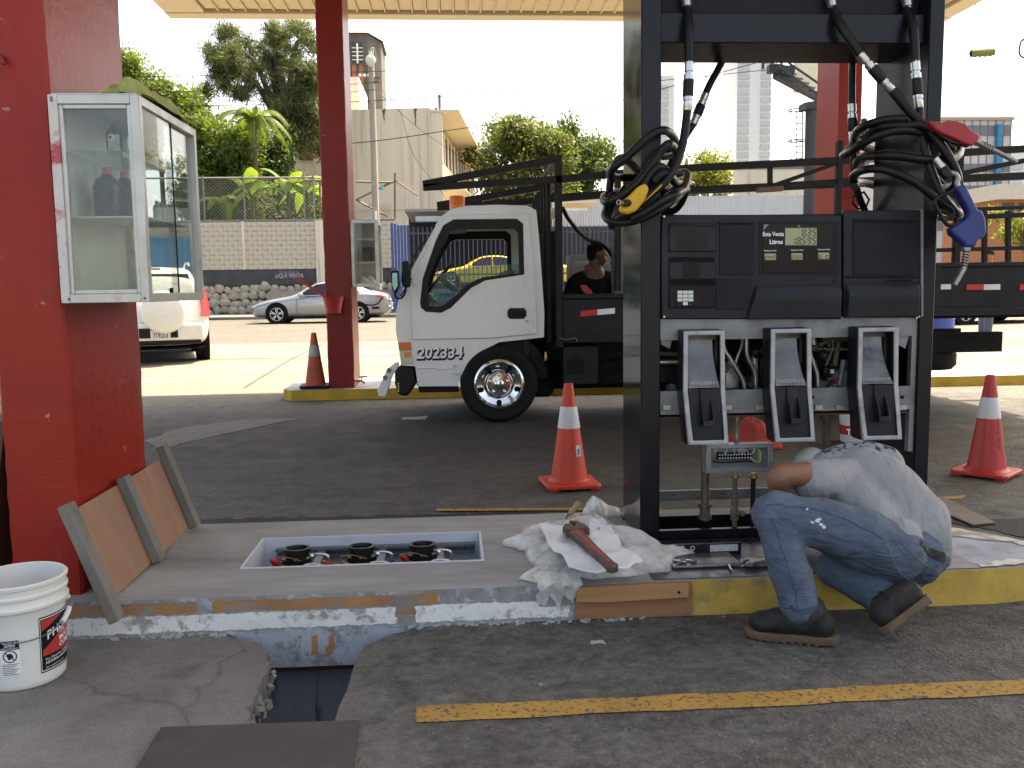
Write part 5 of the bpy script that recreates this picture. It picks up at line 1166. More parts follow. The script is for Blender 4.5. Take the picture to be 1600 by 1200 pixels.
for s in (-1, 1):
    MB().rings([[(s*(x), y, z) for x, y, z in ((.76, .03, .82), (.90, .10, .80), (.90, .16, 1.0), (.83, .28, 1.34), (.74, .18, 1.34), (.78, .08, 1.0))], [(s*(x+.015), y-.045, z) for x, y, z in ((.76, .03, .82), (.90, .10, .80), (.90, .16, 1.0), (.83, .28, 1.34), (.74, .18, 1.34), (.78, .08, 1.0))]]).build('tail_lamp', m_tail, suv, world=False)
    for y in (.75, 3.2):
        MB().cyl((s*.80, y, .36), (s*.908, y, .36), .40, n=28).build('wheel_arch', m_dark, suv, world=False)
        r_ = .345; MB().lathe([(r_*.6, .0), (r_*.7, -.012), (r_*.95, -.008), (r_, .02), (r_, .2), (r_*.9, .22)], (s*.90, y, r_), (-s, 0, 0), 32, cap=False).build('tyre', m_tyre, suv, world=False)
        MB().lathe([(r_*.66, -.005), (r_*.6, .05), (.02, .03)], (s*.90, y, r_), (-s, 0, 0), 28).build('rim', m_alloy, suv, world=False)
    MB().boxc((s*.60, -.035, .555), (.16, .02, .05)).build('reflector', m_tail, suv, world=False)
    MB().rings([[(s*(side_y(z, .91, 1.0, .65, 1.64)+.012), y, z) for y, z in ((.42, 1.06), (.55, 1.56), (2.3, 1.55), (2.75, 1.1))], [(s*(side_y(z, .91, 1.0, .65, 1.64)-.0), y, z) for y, z in ((.42, 1.06), (.55, 1.56), (2.3, 1.55), (2.75, 1.1))]]).build('side_window', m_tint, suv, world=False)
    MB().tube(spline([(s*.62, .5, 1.70), (s*.62, .7, 1.75), (s*.60, 1.5, 1.77), (s*.6, 2.3, 1.74), (s*.6, 2.45, 1.68)], 4), .018, 6).build('roof_rail', m_cwhite, suv, world=False)
MB().boxc((0, -.03, .56), (1.62, .14, .30)).build('rear_bumper', m_cwhite, suv, world=False, bevel=.05, seg=3)
MB().boxc((.06, -.11, .545), (.62, .02, .17)).build('bumper_recess', m_blk, suv, world=False, bevel=.01)
MB().boxc((0, -.02, .38), (1.5, .12, .08)).build('lower_valance', m_blk, suv, world=False, bevel=.02)
pl_ = MB().boxc((.09, -.125, .53), (.32, .006, .155)).build('number_plate', M('plate_white', (.62, .62, .6), .5), suv, world=False)
MB().boxc((.09, -.1285, .598), (.316, .001, .016)).build('plate_band', m_refr, pl_, world=False)
text('719253', .115, M('plate_ink', (.03, .03, .03), .5), pl_, (.09, -.129, .47), align='CENTER', bold=.002, world=False, wscale=.70)
text('PANAMA', .018, m_print, pl_, (.09, -.1295, .592), align='CENTER', world=False)
MB().boxc((0, .23, 1.64), (.3, .03, .03)).build('brake_lamp', m_tail, suv, world=False)
MB().box(-.8, .8, .2, 3.9, .24, .27).build('underside', m_dark, suv, world=False)
# ------------------------------------------------------------------ far side of the street
import numpy as np
WY = 40.2
m_block = M('whitewashed_block', (.50, .45, .36), .9, var=.16, scale=1.3, dirt=(.15, .125, .095), dscale=2.4, dlo=.535, dhi=.66, bump=.3, bscale=14)
m_joint = M('dirty_mortar', (.40, .37, .31), .95, var=.15, scale=3, dirt=(.07, .06, .05), dscale=1.9, dlo=.54, dhi=.60)
m_band = M('dark_wall_band', (.05, .052, .056), .85, var=.35, scale=2.5, dirt=(.13, .125, .12), dscale=6, dlo=.6, dhi=.75)
m_stone = M('wall_stone', (.40, .355, .28), .95, var=.45, scale=1.1, bump=.8, bscale=8, bdist=.03, dirt=(.12, .1, .08), dscale=3)
m_stonej = M('stone_joint', (.07, .06, .05), .95, var=.4, scale=4)
m_cream = M('cream_render', (.68, .60, .48), .9, var=.10, scale=.5, detail=8, dirt=(.20, .165, .12), dscale=.8, dlo=.53, dhi=.80, stretch=(2.6, 2.6, .16), bump=.1, bscale=10)
m_wmetal = M('fence_wire', (.22, .21, .19), .6, metal=.5)
wl = at(300, 345, WY).x-34; wr = at(506, 345, WY).x; wr2 = at(618, 345, WY).x
zt = at(400, 346, WY).z; zband1 = at(400, 421, WY).z; zband0 = at(400, 445, WY).z; zs0 = .36
wall = thing('block_wall', 'whitewashed block wall with dark painted band and stone base along the street', 'wall', ((wl+wr2)/2, WY, zs0))
MB().box(wl, wr2, WY+.06, WY+.3, zband1, zt-.02).build('wall_core', m_joint, wall)
MB().box(wl, wr2, WY+.03, WY+.3, zband0, zband1).build('painted_band', m_band, wall)
MB().box(wl, wr2, WY+.08, WY+.3, zs0-.1, zband0).build('base_core', m_stonej, wall)
MB().box(wl, wr2, WY+.02, WY+.34, zt-.02, zt+.08).build('coping', m_conc_old, wall, bevel=.01)
vis0 = at(296, 400, WY).x
bh = (zt-.02-zband1)/round((zt-.02-zband1)/.215); rows = int(round((zt-.02-zband1)/bh)); bw = .42
bm_ = None; cnt = 0
for r in range(rows):
    x = vis0-.6-(bw/2 if r % 2 else 0)
    while x < wr2-.1 and cnt < 330:
        x1 = min(x+bw, wr2)
        if bm_ is None:
            o = MB().box(-bw/2+.006, bw/2-.006, -.035, .03, -bh/2+.005, bh/2-.005).build('block', m_block, wall, world=False, bevel=0, smooth=0); bm_ = o.data
        else: o = link('block', bm_, None, wall)
        o.location = Vector((x+bw/2, WY+.035+R.uniform(-.004, .008), zband1+bh*(r+.5)))-wall.location; o.rotation_euler = (0, R.uniform(-.006, .006), 0)
        x += bw; cnt += 1
MB().box(wl, vis0-.6-bw/2, WY+.004, WY+.06, zband1, zt-.02).build('rendered_wall', m_block, wall)
for xa, xb, yy in ((494, 507, -.06), (379.5, 383.5, -.01)):
    a, b = at(xa, 400, WY), at(xb, 400, WY); MB().box(a.x, b.x, WY+yy-.03, WY+.05, zband0 if xa > 400 else zband1, zt).build('pilaster', m_cream, wall)
# stones of the base
sm = []
for k in range(6):
    rr = random.Random(k+50); n = 7; ring = [(cos(2*pi*i/n+rr.uniform(-.25, .25))*rr.uniform(.75, 1.15), sin(2*pi*i/n+rr.uniform(-.25, .25))*rr.uniform(.7, 1.15)) for i in range(n)]
    sm.append(ring)
cnt = 0; stm = [None]*6; nrow = 4; sh_ = (zband0-zs0)/nrow
for r in range(nrow):
    x = vis0-.4+R.uniform(0, .2)
    while x < wr2:
        w_ = R.uniform(.26, .5); k = R.randrange(6)
        if stm[k] is None:
            rg = [[(px_*s_, y_, pz_*s_) for px_, pz_ in sm[k]] for s_, y_ in ((1, .09), (1, .02), (.86, -.02))]
            o = MB().rings(rg).build('stone', m_stone, wall, world=False, smooth=30); stm[k] = o.data
        else: o = link('stone', stm[k], None, wall)
        o.location = Vector((x+w_/2, WY+.03, zs0+sh_*(r+.5)+R.uniform(-.08, .08)))-wall.location; o.location.y += R.uniform(-.03, .03); o.scale = (w_*.64, 1, sh_*R.uniform(.5, .78)); o.rotation_euler = (0, R.uniform(-.3, .3), 0)
        x += w_*1.02; cnt += 1
# chalk scrawl on the band
p = at(430, 434, WY); text('LIQUI VENTA', .26, M('chalk', (.5, .5, .5), .9), wall, (p.x, WY+.024, p.z), ext=.003, wscale=.8); p = at(436, 427, WY); text('SE ALQUILA', .16, M('chalk_faint', (.26, .26, .26), .9), wall, (p.x, WY+.024, p.z), ext=.003)
# chain-link fence on the wall
zf = at(400, 277, WY).z
fx1 = at(492, 300, WY).x
fen = thing('chain_link_fence', 'rusty chain-link fence with top rail standing on the block wall', 'fence', ((wl+fx1)/2, WY+.15, zt+.08))
MB().tube([(wl, WY+.15, zf), (fx1, WY+.15, zf)], .04, 6).build('top_rail', m_wmetal, fen)
for xp in (318, 381, 475, 490): 
    a = at(xp, 300, WY+.15); MB().tube([(a.x, WY+.15, zt+.08), (a.x, WY+.15, zf+(.1 if xp != 475 else .2))], .04, 6).build('fence_post', m_wmetal, fen)
def mesh_wires(x0, x1, z0, z1, y, sp, t):
    mb = MB(); H = z1-z0; n = int((x1-x0+H)/sp)
    for i in range(n):
        for s in (1, -1):
            xa = x0-H+i*sp if s > 0 else x0+i*sp
            pa, pb = (xa, z0), (xa+s*H, z1)
            def clip(p, q_):
                (xa_, za_), (xb_, zb_) = p, q_
                o_ = []
                for X in (xa_, xb_): pass
                t0, t1 = 0, 1; dx = xb_-xa_
                for lim, sg in ((x0, 1), (x1, -1)):
                    d0 = sg*(xa_-lim); d1 = sg*(xb_-lim)
                    if d0 < 0 and d1 < 0: return None
                    if d0 < 0: t0 = max(t0, d0/(d0-d1))
                    if d1 < 0: t1 = min(t1, d0/(d0-d1))
                if t1 <= t0: return None
                return [(xa_+dx*tt, za_+(zb_-za_)*tt) for tt in (t0, t1)]
            c = clip(pa, pb)
            if c: mb.bar((c[0][0], y, c[0][1]), (c[1][0], y, c[1][1]), t, t)
    return mb
vx0 = at(298, 300, WY).x
o = mesh_wires(vx0, fx1, zt+.08, zf, WY+.15, .16, .014).build('mesh', m_wmetal, fen, smooth=0); o['kind'] = 'stuff'
# side frame right of the red column
fr = thing('fence_gate_frame', 'leaning chain-link gate frame beside the concrete utility pole', 'gate', (at(590, 340, 40).x, 40.5, zt))
fp = lambda a, b, y=40.5: at(a, b, y)
for pts in ([(556, 284), (617, 285)], [(617, 270), (617, 345)], [(619, 283), (652, 305, 46)], [(556, 312), (612, 285)], [(556, 312), (605, 338)], [(506, 282), (478, 282)], [(500, 284), (500, 345)]):
    MB().tube([at(*(p if len(p) == 3 else (*p, 40.5))) for p in pts], .05, 6).build('frame_pipe', m_rustpipe, fr)
a, b = at(553, 318, 40.5), at(612, 345, 40.5); o = mesh_wires(a.x, b.x, b.z, a.z, 40.5, .16, .014).build('mesh', m_wmetal, fr, smooth=0); o['kind'] = 'stuff'
# ------------------------------------------------------------------ foliage
def leaf_mesh(name, pos, nrm, size, aspect, mat, parent, seed=0, droop=0.0, kind=None, bend=True):
    rg_ = np.random.default_rng(seed); n = len(pos)
    t = rg_.normal(size=(n, 3)); t[:, 2] -= droop; t /= np.linalg.norm(t, axis=1)[:, None]
    nr = nrm+rg_.normal(size=(n, 3))*.55
    u = np.cross(nr, t); ul = np.linalg.norm(u, axis=1)[:, None]; ul[ul < 1e-6] = 1; u /= ul
    L = size*(.6+.8*rg_.random((n, 1))); W = L*aspect
    v = np.stack([pos-t*L*.5, pos+u*W*.5-t*L*.05, pos+t*L*.5, pos-u*W*.5-t*L*.05], 1).reshape(-1, 3)
    im = np.array(TM[parent.name].inverted()); v = v @ im[:3, :3].T+im[:3, 3]
    me = bpy.data.meshes.new(name); me.vertices.add(n*4); me.vertices.foreach_set('co', v.astype(np.float32).ravel())
    me.loops.add(n*4); me.loops.foreach_set('vertex_index', np.arange(n*4, dtype=np.int32)); me.polygons.add(n)
    me.polygons.foreach_set('loop_start', np.arange(0, n*4, 4, dtype=np.int32)); me.update(calc_edges=True)
    o = link(name, me, mat, parent)
    if kind: o['kind'] = kind
    return o
def cloud(clumps, per, seed, shell=.55):
    rg_ = np.random.default_rng(seed); P_, Nn = [], []
    for c, r in clumps:
        r = np.array(r if hasattr(r, '__len__') else (r, r, r)); n = int(per*(r[0]*r[1]*r[2])**(2/3.0))+6
        d = rg_.normal(size=(n, 3)); d /= np.linalg.norm(d, axis=1)[:, None]
        rad = (shell+(1-shell)*rg_.random((n, 1)))*(1+.22*rg_.normal(size=(n, 1))); P_.append(np.array(c)+d*r*rad); Nn.append(d+np.array([0, 0, .5]))
    return np.concatenate(P_), np.concatenate(Nn)
def fill_clumps(px_pts, Y, r, seed, ysp=1.5):
    rr = random.Random(seed); o = []
    for px_, py_, *k in px_pts:
        rad = r*(k[0] if k else 1)*rr.uniform(.8, 1.2); p = at(px_, py_, Y+rr.uniform(-ysp, ysp)); o.append((tuple(p), (rad, rad, rad*.85)))
    return o
m_bark = M('bark', (.09, .07, .05), .95, var=.3, scale=3, bump=.6, bscale=12, bdist=.02)
m_mango = leaf_mat('mango_leaf', (.052, .094, .017), (.15, .225, .034), .40)
m_casu = leaf_mat('casuarina_leaf', (.052, .068, .028), (.115, .125, .050), .25)
m_ban = leaf_mat('banana_leaf', (.12, .22, .03), (.20, .30, .05), .5)
m_olive = leaf_mat('olive_leaf', (.07, .095, .025), (.17, .18, .05), .30)
m_green = leaf_mat('deep_green_leaf', (.03, .065, .018), (.07, .12, .03), .25)
m_yolive = leaf_mat('yellow_green_leaf', (.14, .16, .03), (.28, .27, .06), .4)
def tree(name, label, base, clumps, per, size, aspect, mat, limbs, seed, droop=0.0, group=None, tr=.25, shell=.45):
    t = thing(name, label, 'tree', base, group=group); base = Vector(base)
    top = Vector(limbs[0])
    tk = MB().tube(spline([base, base.lerp(top, .4)+Vector((.2, 0, 0)), top], 5), [tr*(1-.5*i/10) for i in range(11)], 8).build('trunk', m_bark, t)
    for e in limbs[1:]:
        e = Vector(e); m_ = top.lerp(e, .5)+Vector((0, 0, .4)); sp_ = spline([base.lerp(top, .75), m_, e], 4); MB().tube(sp_, [tr*.5*(1-.8*i/(len(sp_)-1))+.012 for i in range(len(sp_))], 6).build('limb', m_bark, t)
    pos, nr = cloud(clumps, per, seed, shell); leaf_mesh('crown', pos, nr, size, aspect, mat, t, seed, droop)
    return t
rr = random.Random(21)
def scatter(poly_px, n, seed):
    r_ = random.Random(seed); xs = [p[0] for p in poly_px]; ys = [p[1] for p in poly_px]; o = []
    def inside(x, y):
        c = False
        for i in range(len(poly_px)):
            x1, y1 = poly_px[i]; x2, y2 = poly_px[i-1]
            if (y1 > y) != (y2 > y) and x < (x2-x1)*(y-y1)/(y2-y1)+x1: c = not c
        return c
    while len(o) < n:
        x, y = r_.uniform(min(xs), max(xs)), r_.uniform(min(ys), max(ys))
        if inside(x, y): o.append((x, y))
    return o
# feathery tall tree
CYt = 50
cl = fill_clumps(scatter([(322, 60), (350, 45), (395, 52), (440, 36), (500, 40), (505, 120), (495, 170), (505, 220), (470, 210), (430, 175), (390, 150), (350, 145), (310, 160), (300, 145), (340, 120), (320, 90)], 100, 3), CYt, .66, 4, 2.2)
cl += fill_clumps(scatter([(430, 160), (505, 150), (505, 240), (470, 235), (440, 200)], 30, 31), CYt-1, .75, 5, 1.5)
b_ = at(455, 330, CYt)
tree('feathery_tree', 'tall feathery dark tree rising behind the bushes at the wall', (b_.x, CYt, .4), cl, 480, .55, .075, m_casu, [at(440, 120, CYt), at(395, 75, CYt+1), at(350, 90, CYt-1), at(480, 60, CYt), at(340, 140, CYt), at(490, 150, CYt-1), at(420, 55, CYt+1)], 11, .9, tr=.4, shell=.2)
# broad leafy bushes
def bush(label, poly, n, Y, r, seed, mat=m_mango, size=.30, per=260):
    cl = fill_clumps(scatter(poly, n, seed), Y, r, seed+1, 1.0); b = at(sum(p[0] for p in poly)/len(poly), 330, Y)
    return tree('leafy_tree', label, (b.x, Y, .4), cl, per, size, .42, mat, [tuple(at(sum(p[0] for p in poly)/len(poly), sum(p[1] for p in poly)/len(poly), Y))]+[c[0] for c in cl[:5]], seed+2, .2, tr=.18, shell=.6)
bush('broad-leaved tree with sunlit leaf tips behind the chain-link fence', [(290, 190), (300, 172), (335, 178), (350, 200), (385, 205), (410, 235), (415, 275), (410, 340), (296, 340), (290, 260)], 80, 44.5, .78, 41, size=.23, per=520)
bush('leafy tree crown showing above the display cabinet roof', [(186, 100), (200, 92), (215, 118), (250, 130), (262, 142), (300, 150), (325, 180), (300, 215), (230, 240), (186, 240)], 64, 46, .80, 47, size=.23, per=480)
bush('dense bush behind the banana plants and the fence', [(360, 205), (400, 195), (440, 212), (460, 250), (470, 345), (350, 345)], 54, 46.5, .95, 53, m_green, size=.24, per=380)
bush('low dark bush along the foot of the chain-link fence', [(296, 290), (380, 280), (470, 285), (500, 300), (500, 350), (296, 350)], 50, 45.2, .8, 57, m_green, size=.22, per=380)
# palm
PYp = 43.2; pb = at(395, 330, PYp); pc = at(398, 188, PYp)
palm = thing('palm', 'arching feather palm between the bushes behind the fence', 'palm', (pb.x, PYp, .4))
MB().tube([(pb.x, PYp, .4), (pb.x+.1, PYp, 3), pc], [.16, .13, .09], 8).build('trunk', m_bark, palm)
for k in range(15):
    a = 2*pi*k/15+R.uniform(-.25, .25); L = R.uniform(1.1, 1.9); d = Vector((cos(a), sin(a)*.8, 0)); upk, drk = R.uniform(.6, 1.9), R.uniform(1.6, 2.6); pts = [pc+d*(L*u)+Vector((0, 0, upk*u*1.2-drk*u*u)) for u in [i/9 for i in range(10)]]
    mb = MB()
    for i in range(1, 10):
        p, tg = pts[i], (pts[i]-pts[i-1]).normalized(); sd_ = tg.cross(Vector((0, 0, 1))).normalized()
        for j in range(4):
            pp = pts[i-1].lerp(p, j/4)
            for s in (-1, 1):
                e = pp+sd_*s*.5*(1-.5*i/9)+tg*.22-Vector((0, 0, .28)); w2 = tg*.03
                mb.add([pp-w2, pp+w2, e], [(0, 1, 2)])
    mb.tube(pts, [.03-.0025*i for i in range(10)], 4).build('frond', m_mango, palm, smooth=0, recalc=False)
# bananas
def banana(label, px_, Y, h, seed, n=6, lean=None):
    r_ = random.Random(seed); b = at(px_, 335, Y); base = Vector((b.x, Y, 3.0 if Y < 42 else .4)); top = Vector((b.x, Y, h))
    base.z = .4
    t = thing('banana_plant', label, 'banana plant', base)
    MB().tube([base, top], [.13, .09], 8).build('stem', m_mango, t)
    for k in range(n):
        a = 2*pi*k/n+r_.uniform(-.4, .4); L = r_.uniform(1.5, 2.3); d = Vector((cos(a), sin(a)*.7, 0)); up = r_.uniform(.9, 1.7); dr = r_.uniform(.6, 1.9)
        pts = [top+d*(L*u*.75)+Vector((0, 0, L*up*u*.7-dr*L*u*u*.65)) for u in [i/8 for i in range(9)]]
        rows = []
        for i, p in enumerate(pts):
            tg = (pts[min(i+1, 8)]-pts[max(i-1, 0)]).normalized(); sd_ = tg.cross(Vector((0, 0, 1)))
            sd_ = sd_.normalized() if sd_.length > .05 else Vector((1, 0, 0)); nn = sd_.cross(tg)
            w2 = .34*(sin(pi*min(1, (i+.6)/8.6))**.6) if i < 8 else .02
            j1, j2 = r_.uniform(.75, 1.05), r_.uniform(.75, 1.05)
            rows.append([p-sd_*w2*j1-nn*.08*w2/.3, p, p+sd_*w2*j2-nn*.08*w2/.3])
        MB().rings(rows, cap=False, close=False).build('leaf', m_ban, t, smooth=60, recalc=False)
    return t
banana('banana plant with upright bright leaf against the cream wall', 452, 41.6, at(452, 292, 41.6).z, 2, 7)
banana('banana plant with ragged leaves behind the fence mesh', 395, 41.8, at(395, 305, 41.8).z, 5, 6)
banana('young banana plant near the end pilaster of the wall', 480, 42.2, at(480, 305, 42.2).z, 8, 6)
banana('short banana plant beside the dark bush behind the fence', 350, 41.6, at(350, 318, 41.6).z, 12, 5)
# trees above the truck
cl = fill_clumps(scatter([(745, 215), (775, 195), (815, 192), (830, 205), (855, 212), (880, 230), (905, 250), (905, 330), (740, 330), (745, 260)], 44, 61), 66, 1.35, 62, 2.5)
b_ = at(820, 350, 66); tree('olive_tree', 'round olive-green tree rising behind the truck cab rack', (b_.x, 66, .4), cl, 330, .32, .5, m_olive, [at(820, 290, 66), at(780, 230, 66), at(860, 250, 66), at(810, 220, 66)], 63, .1, tr=.4)
cl = fill_clumps(scatter([(860, 205), (890, 195), (925, 205), (945, 235), (955, 290), (950, 330), (890, 330), (885, 250)], 30, 71), 74, 1.35, 72, 2)
b_ = at(920, 350, 74); tree('green_tree', 'deep green tree beside the paler one behind the truck', (b_.x, 74, .4), cl, 300, .32, .5, m_green, [at(920, 280, 74), at(900, 220, 74), at(940, 260, 74)], 73, .1, tr=.4)
cl = fill_clumps(scatter([(1060, 250), (1085, 242), (1110, 250), (1140, 262), (1155, 285), (1150, 320), (960, 330), (960, 300), (1050, 300)], 34, 81), 64, 1.0, 82, 2)
b_ = at(1080, 350, 64); tree('yellow_green_tree', 'yellow-green tree seen through the dispenser above the metal fence', (b_.x, 64, .4), cl, 320, .28, .5, m_yolive, [at(1080, 290, 64), at(1110, 265, 64), at(1060, 270, 64)], 83, .1, tr=.3)
cl = fill_clumps(scatter([(1545, 335), (1600, 325), (1660, 330), (1660, 380), (1555, 380)], 16, 91), 58, .8, 92, 1.5)
b_ = at(1600, 390, 58); tree('street_tree', 'small yellow-green street tree below the orange house', (b_.x, 58, .3), cl, 200, .34, .5, m_yolive, [at(1600, 360, 58), at(1580, 340, 58)], 93, .1, tr=.15)
# ------------------------------------------------------------------ school building with eaves
m_lou = M('louvre_dark', (.045, .042, .04), .5, var=.3, scale=2); m_roofd = M('roof_edge', (.16, .13, .1), .8)
m_eave = M('eave_cream', (.62, .54, .40), .85, var=.05)
SBY = 52.0; sc0 = at(690, 175, SBY); zt_s = sc0.z
ang = radians(6.4); e1 = Vector((sin(ang), cos(ang), 0)); e2 = Vector((cos(ang), -sin(ang), 0)); c0 = Vector((sc0.x, SBY, 0))
school = thing('school_building', 'stained cream building with deep eaves and louvred upper floors', 'building', (sc0.x, SBY, .3))
def sb(u, v, z): return c0+e2*u+e1*v+Vector((0, 0, z))        # u to the right of the corner, v away
def sbox(u0, u1, v0, v1, z0, z1, name, mat, par=school, bevel=0):
    P_ = [sb(u, v, z) for z in (z0, z1) for u, v in ((u0, v0), (u1, v0), (u1, v1), (u0, v1))]
    return MB().add(P_, [(0, 3, 2, 1), (4, 5, 6, 7), (0, 1, 5, 4), (1, 2, 6, 5), (2, 3, 7, 6), (3, 0, 4, 7)]).build(name, mat, par, smooth=0, bevel=bevel)
LB = 26
sbox(-7.5, -.6, .0, LB, .3, zt_s+.25, 'end_wall', m_cream)
sbox(-.6, .0, -.02, .5, .3, zt_s+.15, 'corner_pier', m_cream)
sbox(-.2, -.05, .1, .25, zt_s+.15, zt_s+1.0, 'chimney_pipe', m_conc_old)
fl_h = (zt_s-.6)/3.0
for f in range(3):
    zf0 = .5+f*fl_h
    sbox(-.6, -.35, .5, LB, zf0, zf0+fl_h*.36, 'parapet', m_cream)
    sbox(-.6, .75, .2, LB, zf0-.12 if f else zf0-.1, zf0, 'floor_slab', m_eave)
    # sloping sun-shade below each floor
    P_ = [sb(-.6, .3, zf0-.02), sb(.85, .3, zf0-.55), sb(.85, LB, zf0-.55), sb(-.6, LB, zf0-.02)] if f else None
    for k in range(13):
        v0 = .7+k*1.95; wn = sbox(-.58, -.42, v0, v0+1.55, zf0+fl_h*.37, zf0+fl_h*.86, 'louvre_window', m_lou)
        sbox(-.45, -.36, v0+1.57, v0+1.9, zf0+fl_h*.36, zf0+fl_h*.92, 'mullion', m_cream)
MB().add([sb(-.7, -.1, zt_s), sb(1.05, -.1, zt_s-.05), sb(1.05, LB, zt_s-.05), sb(-.7, LB, zt_s), sb(-.7, -.1, zt_s+.14), sb(1.05, -.1, zt_s+.09), sb(1.05, LB, zt_s+.09), sb(-.7, LB, zt_s+.14)], [(0, 3, 2, 1), (4, 5, 6, 7), (0, 1, 5, 4), (1, 2, 6, 5), (2, 3, 7, 6), (3, 0, 4, 7)]).build('roof_eave', m_eave, school)
for f in (1, 2):
    zf0 = .5+f*fl_h; MB().add([sb(-.4, .1, zf0-.1), sb(.8, .1, zf0-.1), sb(.8, LB, zf0-.1), sb(-.4, LB, zf0-.1), sb(-.4, .1, zf0-.9), sb(-.35, .1, zf0-.9), sb(-.35, LB, zf0-.9), sb(-.4, LB, zf0-.9)], [(0, 1, 5, 4), (1, 2, 6, 5), (2, 3, 7, 6), (3, 0, 4, 7), (0, 3, 2, 1), (4, 5, 6, 7)]).build('sun_shade', m_eave, school)
m_drip = M('dark_drip', (.10, .085, .065), .95, var=.4, scale=3)
for u_, L_ in ((-6.1, 4.5), (-1.5, 1.0), (-.35, 2.6), (-3.3, .7)):
    n_d = 7; mbd = MB()
    for k in range(n_d):
        z_a = zt_s+.24-L_*k/n_d; wd_ = (.10-.012*k)*R.uniform(.5, 1.2); uo = u_+R.uniform(-.03, .03)
        mbd.quad(sb(uo-wd_, -.012, z_a), sb(uo+wd_, -.012, z_a), sb(uo+wd_*.8, -.012, z_a-L_/n_d*1.05), sb(uo-wd_*.8, -.012, z_a-L_/n_d*1.05))
    mbd.build('stain_drip', m_drip, school, smooth=0)
sbox(-.75, -.66, -.09, -.01, .3, zt_s+.2, 'rain_pipe', m_cream); sbox(-7.5, -.6, -.05, -.005, zt_s*.52, zt_s*.52+.12, 'string_course', m_cream)
# long dark stain drips are in the render; annex behind the feathery tree
ann = thing('annex_building', 'cream annex with brick lattice screen behind the feathery tree', 'building', (at(490, 300, 58).x, 58, .3))
a, b = at(462, 330, 58), at(560, 120, 58); MB().box(a.x, b.x, 58, 64, .3, b.z).build('wall', m_cream, ann)
a, b = at(468, 250, 57.9), at(509, 228, 57.9)
nx_, nz_ = 12, 6; m_brk = M('lattice_brick', (.22, .12, .08), .9, var=.2)
MB().box(a.x, b.x, 57.9, 57.99, a.z, b.z).build('lattice_back', m_lou, ann)
for i in range(nx_+1): MB().bar((a.x+(b.x-a.x)*i/nx_, 57.86, a.z), (a.x+(b.x-a.x)*i/nx_, 57.86, b.z), .05).build('lattice_bar', m_brk, ann)
for i in range(nz_+1): MB().bar((a.x, 57.84, a.z+(b.z-a.z)*i/nz_), (b.x, 57.84, a.z+(b.z-a.z)*i/nz_), .05).build('lattice_bar', m_brk, ann)
# ------------------------------------------------------------------ church tower
TYW = 78.0; m_tst = M('tower_stone', (.085, .083, .08), .95, var=.25, scale=.7, bump=.4, bscale=4, dirt=(.14, .135, .125), dscale=.8); m_torg = M('tower_orange_brick', (.36, .13, .06), .9, var=.2, scale=2)
ta, tb = at(533, 100, TYW), at(575, 100, TYW); tz = at(575, 52, TYW).z; tw_ = tb.x-ta.x
tow = thing('church_tower', 'dark stone bell tower with orange brick strips and arched windows', 'tower', ((ta.x+tb.x)/2, TYW+1.3, .3))
tx1 = at(596, 100, TYW+0).x; dp = 6.0
MB().box(ta.x, tb.x, TYW, TYW+dp, .3, tz).build('shaft', m_tst, tow)
rx_ = at(596, 100, TYW+1.2).x
MB().add([(tb.x, TYW+.01, .3), (rx_, TYW+1.2, .3), (rx_, TYW+dp, .3), (tb.x, TYW+dp, .3), (tb.x, TYW+.01, tz), (rx_, TYW+1.2, tz-.4), (rx_, TYW+dp, tz-.4), (tb.x, TYW+dp, tz)], [(0, 1, 5, 4), (1, 2, 6, 5), (2, 3, 7, 6), (4, 5, 6, 7)]).build('side_shaft', m_tst, tow)
pk = at(562, 40, TYW+2)
MB().add([(ta.x-.2, TYW-.2, tz), (tb.x+.1, TYW-.2, tz), (rx_+.2, TYW+1.1, tz-.35), (rx_+.2, TYW+dp, tz-.35), (ta.x-.2, TYW+dp, tz), (pk.x-.8, TYW+2.5, pk.z)], [(0, 1, 5), (1, 2, 5), (2, 3, 5), (3, 4, 5), (4, 0, 5)]).build('roof', m_roofd, tow)
def arch(cx, z0, z1, w, y, name, mat, par, d=.06):
    pts = [(cx-w/2, z0), (cx+w/2, z0)]+[(cx+cos(pi*k/8)*w/2, z1-w/2+sin(pi*k/8)*w/2) for k in range(9)]
    return MB().prism(pts, 'y', y-d, y+.02).build(name, mat, par)
for px_ in (553.5, 563.5):
    z0, z1 = at(px_, 96, TYW).z, at(px_, 66, TYW).z; c_ = at(px_, 80, TYW).x
    wn = arch(c_, z0, z1, .42, TYW, 'arched_window', m_lou, tow)
    for k in range(4): MB().box(c_-.2, c_+.2, TYW-.09, TYW-.06, z0+.1+k*.32, z0+.16+k*.32).build('glazing_bar', m_print, wn)
c_ = at(558.5, 80, TYW).x; MB().box(c_-.07, c_+.07, TYW-.12, TYW-.02, at(0, 100, TYW).z, at(0, 66, TYW).z).build('window_pillar', m_print, tow)
for pa, pb_ in ((551, 557), (562, 568)): MB().box(at(pa, 130, TYW).x, at(pb_, 130, TYW).x, TYW-.05, TYW-.01, 4, at(560, 102, TYW).z).build('brick_strip', m_torg, tow)
MB().box(ta.x, tb.x+.1, TYW-.12, TYW-.02, at(560, 102, TYW).z, at(560, 99.5, TYW).z).build('string_course', m_tst, tow)
